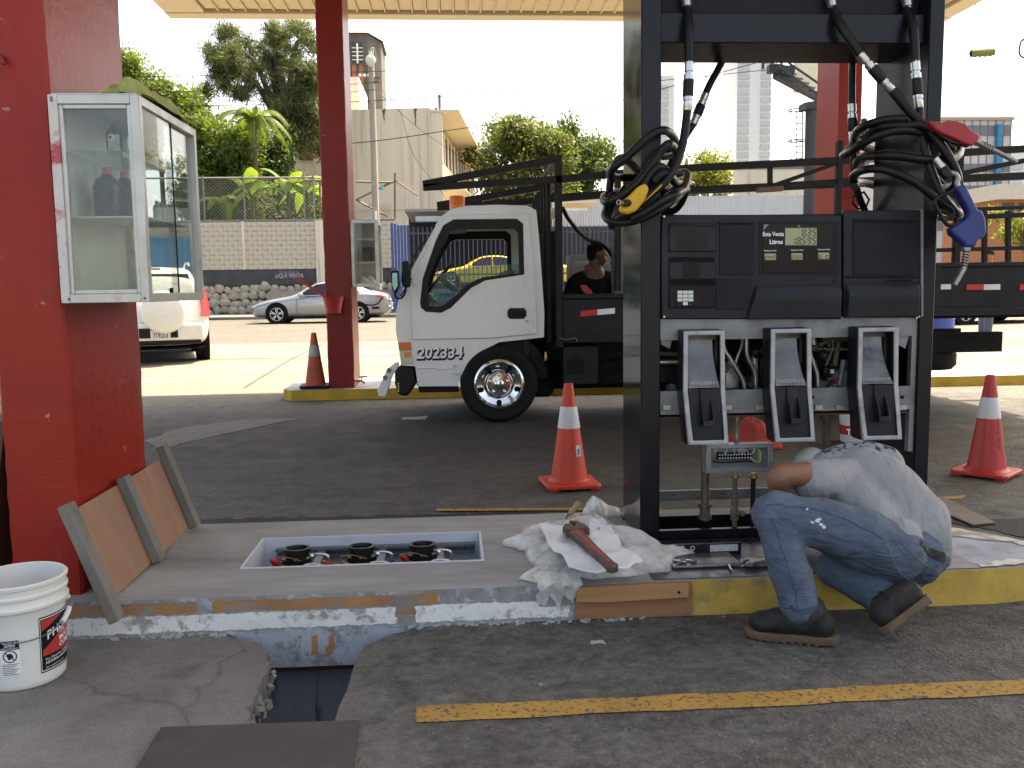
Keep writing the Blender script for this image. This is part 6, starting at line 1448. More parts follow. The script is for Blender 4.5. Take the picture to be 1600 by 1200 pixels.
# ------------------------------------------------------------------ utility pole, lamp, wires
m_pole = M('concrete_pole', (.30, .27, .23), .9, var=.12, scale=2)
PY_ = 38.6; p = at(589, 400, PY_); pt = at(589, 78, PY_)
pole = thing('utility_pole', 'tall concrete utility pole with hanging street lamp beside the slim red column', 'utility pole', (p.x, PY_, .36))
MB().tube([(p.x, PY_, .36), (p.x, PY_, pt.z)], [.17, .12], 10).build('shaft', m_pole, pole)
a = at(579, 92, PY_-.4); MB().lathe([(.02, -.32), (.12, -.26), (.2, -.12), (.21, .0), (.14, .12), (.06, .16), (.05, .3)], a, n=16).build('lamp_globe', M('lamp_white', (.6, .58, .52), .4), pole)
MB().tube(spline([at(589, 100, PY_), at(586, 78, PY_-.2), at(580, 76, PY_-.4), at(579, 84, PY_-.4)], 4), .03, 6).build('lamp_arm', m_pole, pole)
for y_, w_ in ((122, 9), (128, 7)): MB().bar(at(589-w_*1.6, y_, PY_), at(589+w_*.6, y_, PY_), .08).build('cross_arm', m_rustpipe, pole)
for k in range(4):
    a = at(562+k*7, 120, PY_); MB().lathe([(.05, 0), (.07, .05), (.04, .12)], a, n=8).build('insulator', m_print, pole)
MB().tube([at(587, 330, PY_-.2), at(587, 345, PY_-.2)], .05, 6).build('tag_box', m_print, pole)
a = at(597, 293, PY_-.1); MB().boxc(a, (.12, .05, .22)).build('ribbon', M('cyan_ribbon', (.02, .45, .5), .6), pole)
m_wire = M('cable_black', (.03, .03, .03), .6)
def cable(label, pts, Y, r=.016):
    pp = spline([at(a, b, Y if not c else c[0]) for a, b, *c in pts], 8); o = MB().tube(pp, r, 5, cap=False).build('overhead_cable', m_wire); return tag(o, label, 'cable', 'overhead cables')
cable('highest thin overhead cable passing above the church tower base', [(150, 119), (300, 119), (505, 114), (720, 107), (975, 95)], 38.3, .012)
cable('overhead cable crossing the feathery tree at half its height', [(250, 144), (360, 141), (505, 135), (589, 128)], 38.4, .012)
cable('overhead cable running from the pole past the school roof to the billboard', [(200, 165), (330, 165), (505, 161), (589, 157), (760, 146), (975, 131), (1280, 101)], 38.5, .016)
cable('overhead cable sagging low across the school end wall', [(200, 238), (350, 234), (560, 223), (720, 201), (860, 180), (975, 155), (1275, 72)], 38.2, .018)
cable('slack service cable dropping from the pole down the school wall', [(596, 140), (625, 175), (645, 240), (690, 300), (700, 330)], 38.7, .010)
cable('thin stay cable slanting from the pole head toward the school corner', [(597, 150), (660, 205), (720, 245)], 38.7, .008)
cable('overhead cable pair crossing the shrubs above the palm', [(250, 152), (360, 151), (505, 147), (589, 140)], 38.4, .010)
cable('overhead cable at the sky right of the dispenser', [(1380, -70), (1480, -5), (1600, 22), (1700, 60)], 30, .014)
cable('overhead cable with a green coil hanging from it', [(1480, 80), (1540, 72), (1600, 60), (1700, 45)], 30, .010)
p = at(1535, 84, 30); coil = thing('cable_coil', 'green wound cable coil hanging under the overhead cable', 'cable coil', p)
MB().tube([p+Vector((-.4+.8*k/90, .10*cos(k*.42*pi), .12*sin(k*.42*pi)-.0+.06*k/90)) for k in range(91)], .03, 6).build('winding', M('green_rope', (.2, .22, .06), .8), coil, smooth=60)
MB().tube([p+Vector((-.42, 0, -.03)), p+Vector((.42, 0, .04))], .06, 8).build('core', m_dark, coil)
MB().tube([p+Vector((-.4, 0, -.02)), p+Vector((-.4, 0, .2))], .01, 5).build('hanger', m_wire, coil); MB().tube([p+Vector((.3, 0, .05)), p+Vector((.3, 0, .25))], .01, 5).build('hanger', m_wire, coil)
p = at(1600, 76, 30); o = MB().tube([p+Vector((.17*cos(2*pi*k/24), .02*sin(k), .3*sin(2*pi*k/24))) for k in range(24)], .035, 6, closed=True).build('cable_loop', M('blue_black_cable', (.02, .03, .06), .5), smooth=60); tag(o, 'dark cable loop hanging from the overhead cable at the green coil', 'cable coil')
# ------------------------------------------------------------------ blue gate, bar fence, taxis, sheds
m_bgate = M('blue_gate_paint', (.03, .07, .22), .5, var=.2, scale=1.5, dirt=(.10, .10, .14), dscale=2)
m_bar = M('bar_paint', (.06, .06, .075), .55, var=.2); m_dbl = M('dark_blue_wall', (.018, .024, .05), .8, var=.2, scale=.6)
GY = 37.6
a, b = at(613, 460, GY), at(640, 350, GY); bg_ = thing('blue_gate', 'blue sheet-metal gate leaf at the end of the bar fence', 'gate', ((a.x+b.x)/2, GY, .36))
zb_ = at(625, 352, GY).z
for k in range(6): 
    x0 = a.x+(b.x-a.x)*k/6; MB().box(x0, x0+(b.x-a.x)/6-.02, GY, GY+.04, .40, zb_+.1*(2-k)/2 if k < 2 else zb_).build('gate_panel', m_bgate, bg_)
bf = thing('bar_fence', 'tall dark vertical-bar fence in front of the taxi yard', 'fence', (at(800, 400, GY).x, GY, .36))
x0, x1 = at(640, 400, GY).x, at(1060, 400, GY).x; zb1 = at(800, 353, GY).z
n = int((x1-x0)/.19)
bmesh0 = None
for i in range(n):
    if bmesh0 is None: o = MB().box(-.022, .022, -.022, .022, 0, zb1-.4).build('bar', m_bar, bf, world=False, smooth=0); bmesh0 = o.data
    else: o = link('bar', bmesh0, None, bf)
    o.location = Vector((x0+i*.19, GY, .4))-bf.location
for zz in (.7, 1.9, zb1-.3): MB().box(x0, x1, GY+.03, GY+.07, zz, zz+.07).build('fence_rail', m_bar, bf)
MB().box(x0, x1, GY+.08, GY+.28, .36, 1.0).build('fence_plinth', m_bgate, bf)
yb_ = thing('yard_shed', 'dark blue open-fronted shed behind the bar fence', 'shed', (at(800, 400, 47).x, 47, .3))
MB().box(at(640, 400, 47).x, at(1330, 400, 47).x, 47, 47.3, .3, 5.2).build('back_wall', m_dbl, yb_)
MB().box(at(640, 400, 44).x, at(870, 400, 44).x, 40.5, 47, at(660, 335, 42).z, at(660, 335, 42).z+.12).build('roof', M('shed_roof', (.22, .21, .2), .7), yb_)
a = at(650, 343, 41); MB().box(a.x, at(695, 343, 41).x, 40.4, 41, a.z-.12, a.z+.1).build('roof_fascia', M('shed_fascia', (.35, .4, .45), .6), yb_)
MB().box(at(878, 400, 42).x, at(925, 400, 42).x, 40.6, 44, at(900, 322, 42).z, at(900, 318, 42).z+.06).build('entrance_canopy', m_soffit, yb_)
MB().box(at(882, 400, 41).x, at(918, 400, 41).x, 41, 41.1, at(900, 327, 41).z-.05, at(900, 327, 41).z+.05).build('tube_lamp', M('tube_white', (.8, .8, .78), .4), yb_)
o = MB().box(x0-6, x1+10, 38.2, 50, .3, 1.35).build('raised_yard', m_walk, origin=False); o['kind'] = 'structure'
for px_, rz_, lab in ((672, 0, 'yellow taxi parked behind the bars nearest the blue gate'), (745, .12, 'yellow taxi with orange-edged roof parked deeper in the barred yard')):
    Yt = 40.2 if rz_ == 0 else 43.5; p = at(px_, 430, Yt); sedan('yellow_taxi', lab, 'taxi', (p.x, Yt, 1.35), rz_, m_taxi, 'taxis in the barred yard')
mg = M('corrugated_metal', (.42, .44, .46), .5, metal=.3, var=.1, scale=1)
cf = thing('corrugated_fence', 'pale corrugated metal wall running behind the dispenser', 'wall', (at(1100, 320, 46).x, 46, 3))
xa, xb = at(862, 320, 46).x, at(1330, 320, 46).x; za_, zb_2 = at(1100, 352, 46).z, at(1100, 306, 46).z
mb = MB(); rows = []
nn = int((xb-xa)/.07)
for z in (za_, zb_2): rows.append([(xa+i*.07, 46+(.03 if i % 2 else 0), z) for i in range(nn)])
mb.rings(rows, cap=False, close=False); mb.build('corrugated_sheet', mg, cf, smooth=0)
for k in range(9): MB().box(xa+(xb-xa)*k/8-.06, xa+(xb-xa)*k/8+.06, 46.05, 46.2, .3, zb_2).build('post', m_bar, cf)
ww = thing('stained_wall', 'stained off-white wall above the corrugated metal behind the dispenser', 'wall', (at(1205, 290, 50).x, 50, .3))
a, b = at(1148, 330, 50), at(1262, 264, 50); MB().box(a.x, b.x, 50, 50.3, .3, b.z).build('wall_slab', m_cream, ww)
MB().box(a.x-.05, b.x+.05, 49.95, 50.35, b.z, b.z+.15).build('coping', m_conc_old, ww)
# ------------------------------------------------------------------ billboard with catwalk
BYB = 26.0; bb = thing('billboard', 'tall steel billboard on a dark post with catwalk and caged ladder', 'billboard', (at(1266, 300, BYB).x, BYB, zg(BYB)))
m_bst = M('billboard_steel', (.035, .036, .045), .6, var=.2)
p = at(1266, 300, BYB); MB().tube([(p.x, BYB, .2), (p.x, BYB, at(1266, 160, BYB).z)], .19, 12).build('post', m_bst, bb)
MB().bar(at(1266, 162, BYB), at(1266, 172, BYB), .5, .5).build('post_head', m_bst, bb)
ca, cb_ = at(1192, 112, BYB), at(1277, 158, BYB)
MB().bar(at(1200, 108, BYB), at(1240, 110, BYB), .22).build('beam', m_bst, bb)
MB().bar(at(1212, 116, BYB), at(1290, 158, BYB+1), .22).build('beam', m_bst, bb)
for k in range(8):
    u = k/7; pa = at(1205+u*70, 100+u*50, BYB-.3); MB().bar(pa, pa+Vector((.55, .5, .08)), .05).build('catwalk_rung', m_bst, bb)
MB().bar(at(1212, 100, BYB-.3), at(1282, 150, BYB-.3), .05).build('catwalk_rail', m_bst, bb); MB().bar(at(1232, 98, BYB-.1), at(1290, 138, BYB-.1), .05).build('catwalk_rail', m_bst, bb)
for px_ in (1192, 1221): MB().bar(at(px_, 50, BYB), at(px_, 108, BYB), .06).build('hanger', m_bst, bb)
MB().bar(at(1192, 100, BYB), at(1205, 90, BYB), .04).build('hanger', m_bst, bb)
pa, pb_ = at(1245, 142, BYB+.6), at(1300, -20, BYB+.6); MB().box(pa.x, at(1292, 100, BYB+.6).x, BYB+.6, BYB+.9, pa.z, pb_.z+2).build('advert_panel', M('panel_cream', (.75, .70, .5), .6), bb)
for px_ in (1236, 1244, 1254): MB().tube([at(px_, 172, BYB-.1), at(px_, 262, BYB-.1)], .018, 5).build('ladder_rail', m_bst, bb)
for py_ in (172, 220):
    c = at(1246, py_, BYB-.1); MB().tube([c+Vector((.26*cos(2*pi*k/16), .26*sin(2*pi*k/16), 0)) for k in range(16)], .018, 5, closed=True).build('ladder_hoop', m_bst, bb)
for k in range(10): MB().bar(at(1244, 175+k*9, BYB-.1), at(1254, 175+k*9, BYB-.1), .025).build('ladder_rung', m_bst, bb)
# ------------------------------------------------------------------ far towers and right-hand buildings
m_tw = M('hazed_tower_white', (.80, .80, .80), .7, var=.03); m_tg = M('hazed_tower_glass', (.52, .56, .58), .35, var=.1, scale=.2)  # distance haze is put into these colours by making them paler
def hirise(label, pxa, pxb, pyt, Y, glass, dark):
    a, b = at(pxa, 250, Y), at(pxb, 250, Y); zt_ = at((pxa+pxb)/2, pyt, Y).z
    t = thing('high_rise', label, 'high-rise', ((a.x+b.x)/2, Y, .3), group='far high-rise towers')
    MB().box(a.x, b.x, Y, Y+22, .3, zt_).build('shaft', m_tw, t)
    for ga, gb in glass:
        xa_, xb_ = a.x+(b.x-a.x)*ga, a.x+(b.x-a.x)*gb
        z0_ = zt_*.36; nf = int((zt_-z0_)/3.6)
        for k in range(nf):
            MB().box(xa_, xb_, Y-.5, Y-.02, z0_+k*3.6, z0_+k*3.6+2.5).build('window_band', m_tg, t, smooth=0)
    for d in dark: 
        xd = a.x+(b.x-a.x)*d; nf = int(zt_*.36/3.6)
        for k in range(nf): MB().box(xd-.5, xd+.5, Y-.3, Y-.02, 1+k*3.6, 2.9+k*3.6).build('window', m_tg, t, smooth=0)
    return t
hirise('very tall pale high-rise with twin glass flanks beyond the dispenser', 1150, 1203, -60, 420, [(.0, .36), (.70, 1.0)], [.3, .72])
hirise('shorter pale high-rise just right of the left dispenser upright', 1030, 1053, 118, 430, [(.1, .6)], [.8])
hirise('faint pale high-rise over the right-hand office block', 1570, 1640, 235, 330, [(.1, .4), (.55, .85)], [.3, .7])
ofY = 115; a, b = at(1440, 330, ofY), at(1574, 330, ofY); zt_ = at(1574, 188, ofY).z
off = thing('office_block', 'office block with grey window bands and bright blue vertical ducts', 'building', ((a.x+b.x)/2, ofY, .3))
MB().box(a.x, b.x, ofY, ofY+20, .3, zt_).build('shell', M('office_white', (.55, .54, .55), .8, var=.05), off)
m_ob = M('office_band', (.16, .16, .19), .3, var=.1, scale=.3)
for pa, pb_ in ((196, 212), (256, 269), (290, 303), (314, 328), (346, 360)):
    za_, zb_3 = at(1530, pb_, ofY).z, at(1530, pa, ofY).z
    for k in range(11):
        x0_ = a.x+(b.x-a.x)*k/11; MB().box(x0_+.06, x0_+(b.x-a.x)/11-.06, ofY-.12, ofY-.02, za_, zb_3).build('window', m_ob, off, smooth=0)
for k in range(12):
    x0_ = a.x+(b.x-a.x)*k/11; MB().box(x0_-.05, x0_+.05, ofY-.08, ofY-.01, .3, zt_).build('panel_joint', m_ob, off, smooth=0)
m_bpipe = M('blue_duct', (.02, .22, .42), .5)
for px_ in (1484, 1556):
    c = at(px_, 300, ofY-.3); MB().box(c.x-.3, c.x+.3, ofY-.7, ofY-.14, .3, zt_-.6).build('blue_duct', m_bpipe, off)
MB().box(a.x-.2, b.x+.2, ofY-.3, ofY+20.2, zt_, zt_+.4).build('parapet', M('office_tan', (.4, .34, .27), .8), off)
hY = 70; a, b = at(1558, 350, hY), at(1680, 350, hY); zt_ = at(1590, 312, hY).z
ho = thing('orange_house', 'low orange house with pale roof edge beyond the truck rack', 'house', ((a.x+b.x)/2, hY, .3))
MB().box(a.x, b.x, hY, hY+8, .3, zt_).build('wall', M('orange_render', (.40, .17, .08), .85, var=.1), ho)
MB().box(a.x-.4, b.x+.4, hY-.6, hY+8.4, zt_, zt_+1.2).build('roof', M('house_roof', (.6, .55, .48), .8), ho)
for px_ in (1575, 1600, 1630):
    c = at(px_, 325, hY); w_ = MB().box(c.x-.5, c.x+.5, hY-.06, hY-.01, c.z-.6, c.z+.4).build('window', m_lou, ho)
# roadside furniture seen low through the rack
dr_ = MB().lathe([(.27, 0), (.29, .02), (.29, .3), (.3, .31), (.3, .33), (.29, .34), (.29, .6), (.3, .61), (.29, .64), (.29, .86), (.25, .88)], (at(1467, 400, 15).x, 15, zg(15)), n=20).build('blue_drum', M('blue_plastic', (.02, .06, .3), .4)); tag(dr_, 'blue plastic drum standing behind the truck rack', 'drum')
dr_.location.z = zg(15)
p = at(1512, 402, 24); wv = sedan('white_car', 'white car parked beyond the truck rack on the right', 'car', (p.x-1.5, 24, zg(24)), .2, m_cwhite)
# ------------------------------------------------------------------ display cabinets
m_al = M('aluminium_frame', (.50, .50, .48), .42, metal=.55, var=.12, scale=6, dirt=(.38, .36, .33), dscale=5)
m_alw = M('frame_white_smeared', (.56, .54, .52), .5, var=.1, scale=8, dirt=(.42, .06, .08), dscale=7, dlo=.52, dhi=.6)
m_cabback = M('cabinet_backing', (.55, .55, .50), .6, var=.1, scale=3, dirt=(.3, .3, .28), dscale=4)
m_glass = glass_mat('cabinet_glass', (.93, .96, .95), 1.0, .05, dcol=(.5, .55, .53))
m_oil = M('oil_bottle_black', (.012, .012, .014), .3, var=.1); m_cap = M('red_cap', (.45, .03, .02), .4); m_lab = M('bottle_label', (.45, .45, .48), .5, var=.4, scale=40)
def bars(par, segs, t, mat, name='frame_bar'):
    for a, b in segs: MB().bar(a, b, t, t).build(name, mat, par, bevel=.002)
X0, X1, Y0, Y1, Z0, Z1 = -1.487, -1.155, 3.50, 4.25, 1.315, 2.09
cab = thing('display_cabinet', 'large aluminium and glass display cabinet fixed to the broad red column', 'cabinet', ((X0+X1)/2, (Y0+Y1)/2, Z0))
t = .034
bars(cab, [((X0+t/2, Y0+t/2, Z0), (X0+t/2, Y0+t/2, Z1))], t, m_alw)
bars(cab, [((X, Y, Z0), (X, Y, Z1)) for X, Y in ((X1-t/2, Y0+t/2), (X1-t/2, Y1-t/2), (X0+t/2, Y1-t/2))], t, m_al)
for Z in (Z0+t/2, Z1-t/2):
    bars(cab, [((X0+t, Y0+t/2, Z), (X1-t, Y0+t/2, Z)), ((X0+t, Y1-t/2, Z), (X1-t, Y1-t/2, Z)), ((X1-t/2, Y0+t, Z), (X1-t/2, Y1-t, Z)), ((X0+t/2, Y0+t, Z), (X0+t/2, Y1-t, Z))], t, m_al)
bars(cab, [((X0+t+.008, Y0+t/2, Z0+t), (X0+t+.008, Y0+t/2, Z1-t)), ((X1-t-.008, Y0+t/2, Z0+t), (X1-t-.008, Y0+t/2, Z1-t)), ((X0+t+.016, Y0+t/2, Z1-t-.008), (X1-t-.016, Y0+t/2, Z1-t-.008)), ((X0+t+.016, Y0+t/2, Z0+t+.008), (X1-t-.016, Y0+t/2, Z0+t+.008))], .016, m_al, 'inner_bead')
MB().box(X0+t, X1-t, Y0+.018, Y0+.022, Z0+t, Z1-t).build('front_glass', m_glass, cab, smooth=0)
MB().box(X1-.014, X1-.010, Y0+t, (Y0+Y1)/2+.02, Z0+t, Z1-t).build('sliding_glass', m_glass, cab, smooth=0)
MB().box(X1-.024, X1-.020, (Y0+Y1)/2-.02, Y1-t, Z0+t, Z1-t).build('sliding_glass', m_glass, cab, smooth=0)
bars(cab, [((X1-.008, (Y0+Y1)/2+.02, Z0+t), (X1-.008, (Y0+Y1)/2+.02, Z1-t))], .006, M('black_rubber_strip', (.02, .03, .028), .5), 'pane_edge')
MB().box(X0+t, X1-t, Y1-.02, Y1-.016, Z0+t, Z1-t).build('rear_glass', m_glass, cab, smooth=0)
MB().box(X0, X0+.004, Y0+t, Y1-t, Z0+t, Z1-t).build('side_backing', m_cabback, cab)
MB().box(X0+.01, X1-.01, Y0+.01, Y1-.01, Z1, Z1+.006).build('roof_sheet', m_al, cab)
MB().box(X0+t, X1-t, Y0+t, Y1-t, Z0+.01, Z0+.016).build('floor_sheet', m_cabback, cab)
zs1 = at(170, 345, 3.85).z; zs2 = at(170, 247, 3.85).z
for z in (zs1, zs2): MB().box(X0+.006, X1-.04, Y0+.12, Y1-.06, z-.006, z).build('shelf', m_glass if z == zs2 else m_cabback, cab)
MB().prism([(Y0+.14+.012*i, zs2-.028+(.008 if i % 2 else 0)) for i in range(44)]+[(Y0+.14+.012*43, zs2-.006), (Y0+.14, zs2-.006)], 'x', X1-.12, X1-.118).build('shelf_edging', m_cabback, cab)
for x, y, z in ((X0+.03, Y0+.002, Z0+.015), (X1-.02, Y0+.002, Z0+.015), (X0+.015, Y0+.002, Z1-.012), (X0+.015, Y0+.002, Z1-.022)): MB().cyl((x, Y0+.001, z), (x, Y0-.003, z), .005, n=8).build('rivet', m_rustpipe, cab)
MB().box(X1-.012, X1-.002, Y0+.28, Y0+.30, Z0+t, Z0+t+.02).build('pane_lock', m_dark, cab)
def bottle(label, x, y, z, w, d, h, lab=False):
    b = thing('oil_bottle', label, 'bottle', (x, y, z))
    k = lambda sx, zz, o=0: [(x+sx*w*a+o, y+sx*d*c, z+zz) for a, c in ((-.5, -.35), (-.35, -.5), (.35, -.5), (.5, -.35), (.5, .35), (.35, .5), (-.35, .5), (-.5, .35))]
    MB().rings([k(.94, 0), k(1, .01), k(1, h*.62), k(.85, h*.74), k(.45, h*.84), k(.36, h*.88)]).build('bottle_body', m_oil, b, smooth=40)
    MB().lathe([(w*.2, h*.88), (w*.2, h), (w*.17, h+.003)], (x, y, z), n=14).build('cap', m_cap, b)
    if lab:
        MB().box(x-w*.34, x+w*.34, y-d*.5-.002, y-d*.5-.0005, z+h*.12, z+h*.6).build('label_print', m_lab, b)
        MB().cyl((x-w*.1, y-d*.5-.0025, z+h*.52), (x-w*.1, y-d*.5-.004, z+h*.52), w*.22, n=16).build('label_disc', m_print, b)
        MB().cyl((x-w*.18, y-d*.5-.0045, z+h*.52), (x-w*.18, y-d*.5-.0055, z+h*.52), w*.1, n=12).build('label_dot', m_cap, b)
    else:
        MB().tube(spline([(x+w*.2, y-d*.3, z+h*.66), (x+w*.42, y-d*.45, z+h*.55), (x+w*.42, y-d*.45, z+h*.3)], 4), .008, 6).build('grip', m_dark, b)
p = at(172, 345, 3.75); bottle('black oil jug with red cap on the lower cabinet shelf nearer the red column', p.x, 3.75, zs1+.001, .085, .13, .20)
p = at(199, 345, 3.85); bottle('black oil jug with red cap on the lower cabinet shelf nearer the sliding glass', p.x, 3.85, zs1+.001, .085, .13, .195)
p = at(183, 247, 3.8); bottle('labelled black oil bottle standing alone on the upper cabinet shelf', p.x, 3.8, zs2+.001, .068, .05, .135, True)
# small bottles in the row seen through the sliding panes
for k in range(5): 
    b_ = MB().lathe([(.018, 0), (.018, .055), (.008, .07), (.008, .082)], (X1-.075, 3.88+k*.055, zs1+.001), n=10).build('small_bottle', M('clear_bottle', (.4, .45, .45), .2)); tag(b_, 'small pale bottle in the row along the lower cabinet shelf', 'bottle', 'small bottles on the cabinet shelf')
# rag and cap on the roof of the cabinet
def cloth(name, mat, label, cat, c, sx, sy, h, seed, n=26, amp=.02, rz=0, bottom=None):
    mb = MB(); rows = []; m_ = Matrix.Rotation(rz, 4, 'Z')
    for i in range(n):
        row = []
        for j in range(n):
            u, v = i/(n-1)*2-1, j/(n-1)*2-1
            e = max(0, 1-(abs(u)**2.5+abs(v)**2.5)); nz = mnoise.noise(Vector((u*1.7+seed, v*1.7, seed))); nz2 = mnoise.noise(Vector((u*5+seed, v*5, 2.0)))
            z = h*e**.55*(.55+.6*nz+.22*nz2); z = max(z, 0)
            p = Vector((u*sx*(1+.22*mnoise.noise(Vector((v*2, seed, 1)))), v*sy*(1+.22*mnoise.noise(Vector((u*2, seed, 5)))), z+.004)); row.append(Vector(c)+m_ @ p)
        rows.append(row)
    mb.rings(rows, cap=False, close=False); o = mb.build(name, mat, smooth=179)
    md = o.modifiers.new('solid', 'SOLIDIFY'); md.thickness = .004; md.offset = 1
    return tag(o, label, cat)
cloth('green_rag', M('green_cloth', (.30, .33, .11), .9, var=.3, scale=14, bump=.4, bscale=60), 'crumpled olive-green rag lying on the cabinet roof', 'rag', (X1-.09, 3.85, Z1+.006), .10, .30, .12, 3.3)
cloth('grey_rag', M('grey_cloth', (.20, .18, .19), .9, var=.2, scale=10), 'folded grey cloth on the cabinet roof beside the green rag', 'cloth', (X0+.16, 3.72, Z1+.006), .08, .10, .035, 7.1, 16)
# small cabinet on the slim column
a, b = at(551, 446, 11.2), at(590, 346, 11.2); xa = cM.location.x+.19; ya, yb = 11.2, 11.75; za, zb = a.z, b.z; xb = b.x-.02
sc_ = thing('small_cabinet', 'small aluminium and glass cabinet on the slim red column', 'cabinet', ((xa+xb)/2, 11.5, za))
t = .04
bars(sc_, [((X, Y, za), (X, Y, zb)) for X in (xa, xb) for Y in (ya, yb)], t, m_al)
for Z in (za, zb): bars(sc_, [((xa, ya, Z), (xb, ya, Z)), ((xa, yb, Z), (xb, yb, Z)), ((xa, ya, Z), (xa, yb, Z)), ((xb, ya, Z), (xb, yb, Z))], t+.002, m_al)
MB().box(xa+.02, xb-.02, ya-.004, ya+.002, za+.02, zb-.02).build('front_glass', m_glass, sc_, smooth=0)
MB().box(xb-.004, xb+.004, ya+.02, yb-.02, za+.02, zb-.02).build('side_glass', m_glass, sc_, smooth=0)
MB().box(xa+.02, xb-.02, yb-.02, yb-.01, za+.02, zb-.02).build('back_panel', m_cabback, sc_)
for f in (.36, .72): MB().box(xa+.02, xb-.02, ya+.03, yb-.03, za+(zb-za)*f, za+(zb-za)*f+.01).build('shelf', m_cabback, sc_)
MB().box(xa, xb, ya, yb, zb+.021, zb+.026).build('roof_sheet', m_al, sc_)
MB().box(xa+.04, xb-.05, ya+.1, ya+.3, za+(zb-za)*.36+.012, za+(zb-za)*.36+.2).build('goods', m_oil, sc_)
o = cloth('white_rag', M('white_rag_cloth', (.6, .58, .52), .9, var=.15, scale=9), 'white rags heaped in the bottom of the small cabinet', 'rag', ((xa+xb)/2, 11.42, za+.022), .12, .16, .12, 9.2, 14)
# red funnel on a long handle and the tap at the column foot
fu = thing('red_dipper', 'red plastic dipper with long handle hanging on the slim red column', 'dipper', at(512, 490, 11.05)); m_fr = M('red_plastic', (.42, .03, .025), .45)
p = at(520, 464, 11.07); q_ = at(522, 489, 11.07)
MB().lathe([(.085, 0), (.09, .02), (.125, .19), (.13, .2), (.125, .2), (.115, .17)], (q_.x, 11.05-.01, q_.z), n=20).build('bowl', m_fr, fu)
MB().tube([at(461, 433, 11.0), at(512, 466, 11.03)], .017, 8).build('handle', m_fr, fu)
tp = thing('water_tap', 'small brass tap on a pipe at the foot of the slim red column', 'tap', (cM.location.x+.2, 11.3, I2Z))
p = at(553, 595, 11.3); MB().tube([(p.x, 11.3, I2Z), (p.x, 11.3, p.z+.12)], .014, 8).build('pipe', m_rustpipe, tp)
MB().tube([(p.x, 11.3, p.z), (p.x+.1, 11.28, p.z), (p.x+.14, 11.28, p.z-.03)], .016, 8).build('spout', m_copper, tp); MB().bar((p.x+.07, 11.28, p.z+.05), (p.x+.17, 11.28, p.z+.055), .015).build('lever', m_rustpipe, tp); MB().bar((p.x+.1, 11.28, p.z), (p.x+.1, 11.28, p.z+.05), .014).build('stem', m_copper, tp)
# ------------------------------------------------------------------ leaning timber panel and plank
m_plyf = M('plywood_face', (.29, .155, .095), .7, var=.22, scale=2.6, stretch=(1, 2.5, .7), bump=.1, bscale=40, dirt=(.22, .10, .05), dscale=2.2, dlo=.5, dhi=.75)
m_bat = M('weathered_batten', (.17, .16, .14), .85, var=.25, scale=6, stretch=(1, 1, .4), bump=.3, bscale=50, dirt=(.10, .095, .08), dscale=7)
bo = thing('plywood_panel', 'plywood panel with three grey battens leaning against the broad red column', 'panel', (-1.33, 3.98, IZ))
tb_ = Vector((-1.345, 0, IZ+.004)); tt = Vector((-1.482, 0, .548)); dd = (tt-tb_); nn_ = Vector((dd.z, 0, -dd.x)).normalized()
def lean(u, y, off): v = tb_+dd*u+nn_*off; return Vector((v.x, y, v.z))
def slab(y0, y1, u0, u1, o0, o1, name, mat, bevel=.002):
    P_ = [lean(u, y, o_) for o_ in (o0, o1) for u, y in ((u0, y0), (u0, y1), (u1, y1), (u1, y0))]
    return MB().add(P_, [(0, 3, 2, 1), (4, 5, 6, 7), (0, 1, 5, 4), (1, 2, 6, 5), (2, 3, 7, 6), (3, 0, 4, 7)]).build(name, mat, bo, bevel=bevel)
slab(3.40, 4.50, .02, .93, -.012, 0, 'plywood_sheet', m_plyf)
slab(3.335, 3.405, -.14, 1.02, .001, .042, 'batten', m_bat, .003); slab(3.90, 3.97, .01, .985, .001, .042, 'batten', m_bat, .003); slab(4.47, 4.54, .01, 1.08, .001, .042, 'batten', m_bat, .003)
o = MB().boxc((-1.90, 3.95, .43), (.09, .7, .84), (0, radians(11), 0)).build('brown_plank', M('dark_brown_wood', (.10, .04, .025), .7, var=.35, scale=4, dirt=(.03, .02, .018), dscale=3), bevel=.004); tag(o, 'dark brown board standing behind the broad red column', 'board')
o.location.z = .02
# ------------------------------------------------------------------ white bucket
def cylmap(mb_pts): return mb_pts
m_bkt = M('bucket_white', (.66, .66, .62), .4, var=.04, scale=6, dirt=(.5, .49, .44), dscale=9, dlo=.6, dhi=.8)
bc = at(40, 1060, 3.13); BX, BYc = bc.x, 3.13
bk = thing('white_bucket', 'white plastic bucket with red and black label beside the kerb', 'bucket', (BX, BYc, .002))
def brad(z): return .132+.018*z/.37
prof = [(.0, .006), (.126, .0), (.131, .006)]+[(brad(z), z) for z in (.02, .1, .2, .27)]+[(.1475, .275), (.1565, .279), (.1575, .288), (.1500, .294), (.1495, .315), (.156, .319), (.157, .328), (.1505, .333), (.151, .352), (.157, .356), (.158, .366), (.153, .371), (.1475, .368), (.146, .30), (.130, .03), (0, .025)]
MB().lathe(prof, (BX, BYc, .002), n=56, cap=False).build('pail', m_bkt, bk, smooth=50)
view = math.atan2(-BX, -(-BYc))     # unused helper angle
def cyl_pt(a, z, off=.0012): r = brad(z)+off; return Vector((BX+sin(a)*r, BYc-cos(a)*r, z+.002))
def cyl_patch(name, a0, a1, zf0, zf1, mat, par, off=.0012, n=18):
    rows = [[cyl_pt(a0+(a1-a0)*i/n, zf0((i/n)) if callable(zf0) else zf0, off) for i in range(n+1)], [cyl_pt(a0+(a1-a0)*i/n, zf1((i/n)) if callable(zf1) else zf1, off) for i in range(n+1)]]
    o = MB().rings(rows, cap=False, close=False).build(name, mat, par, smooth=60); return o
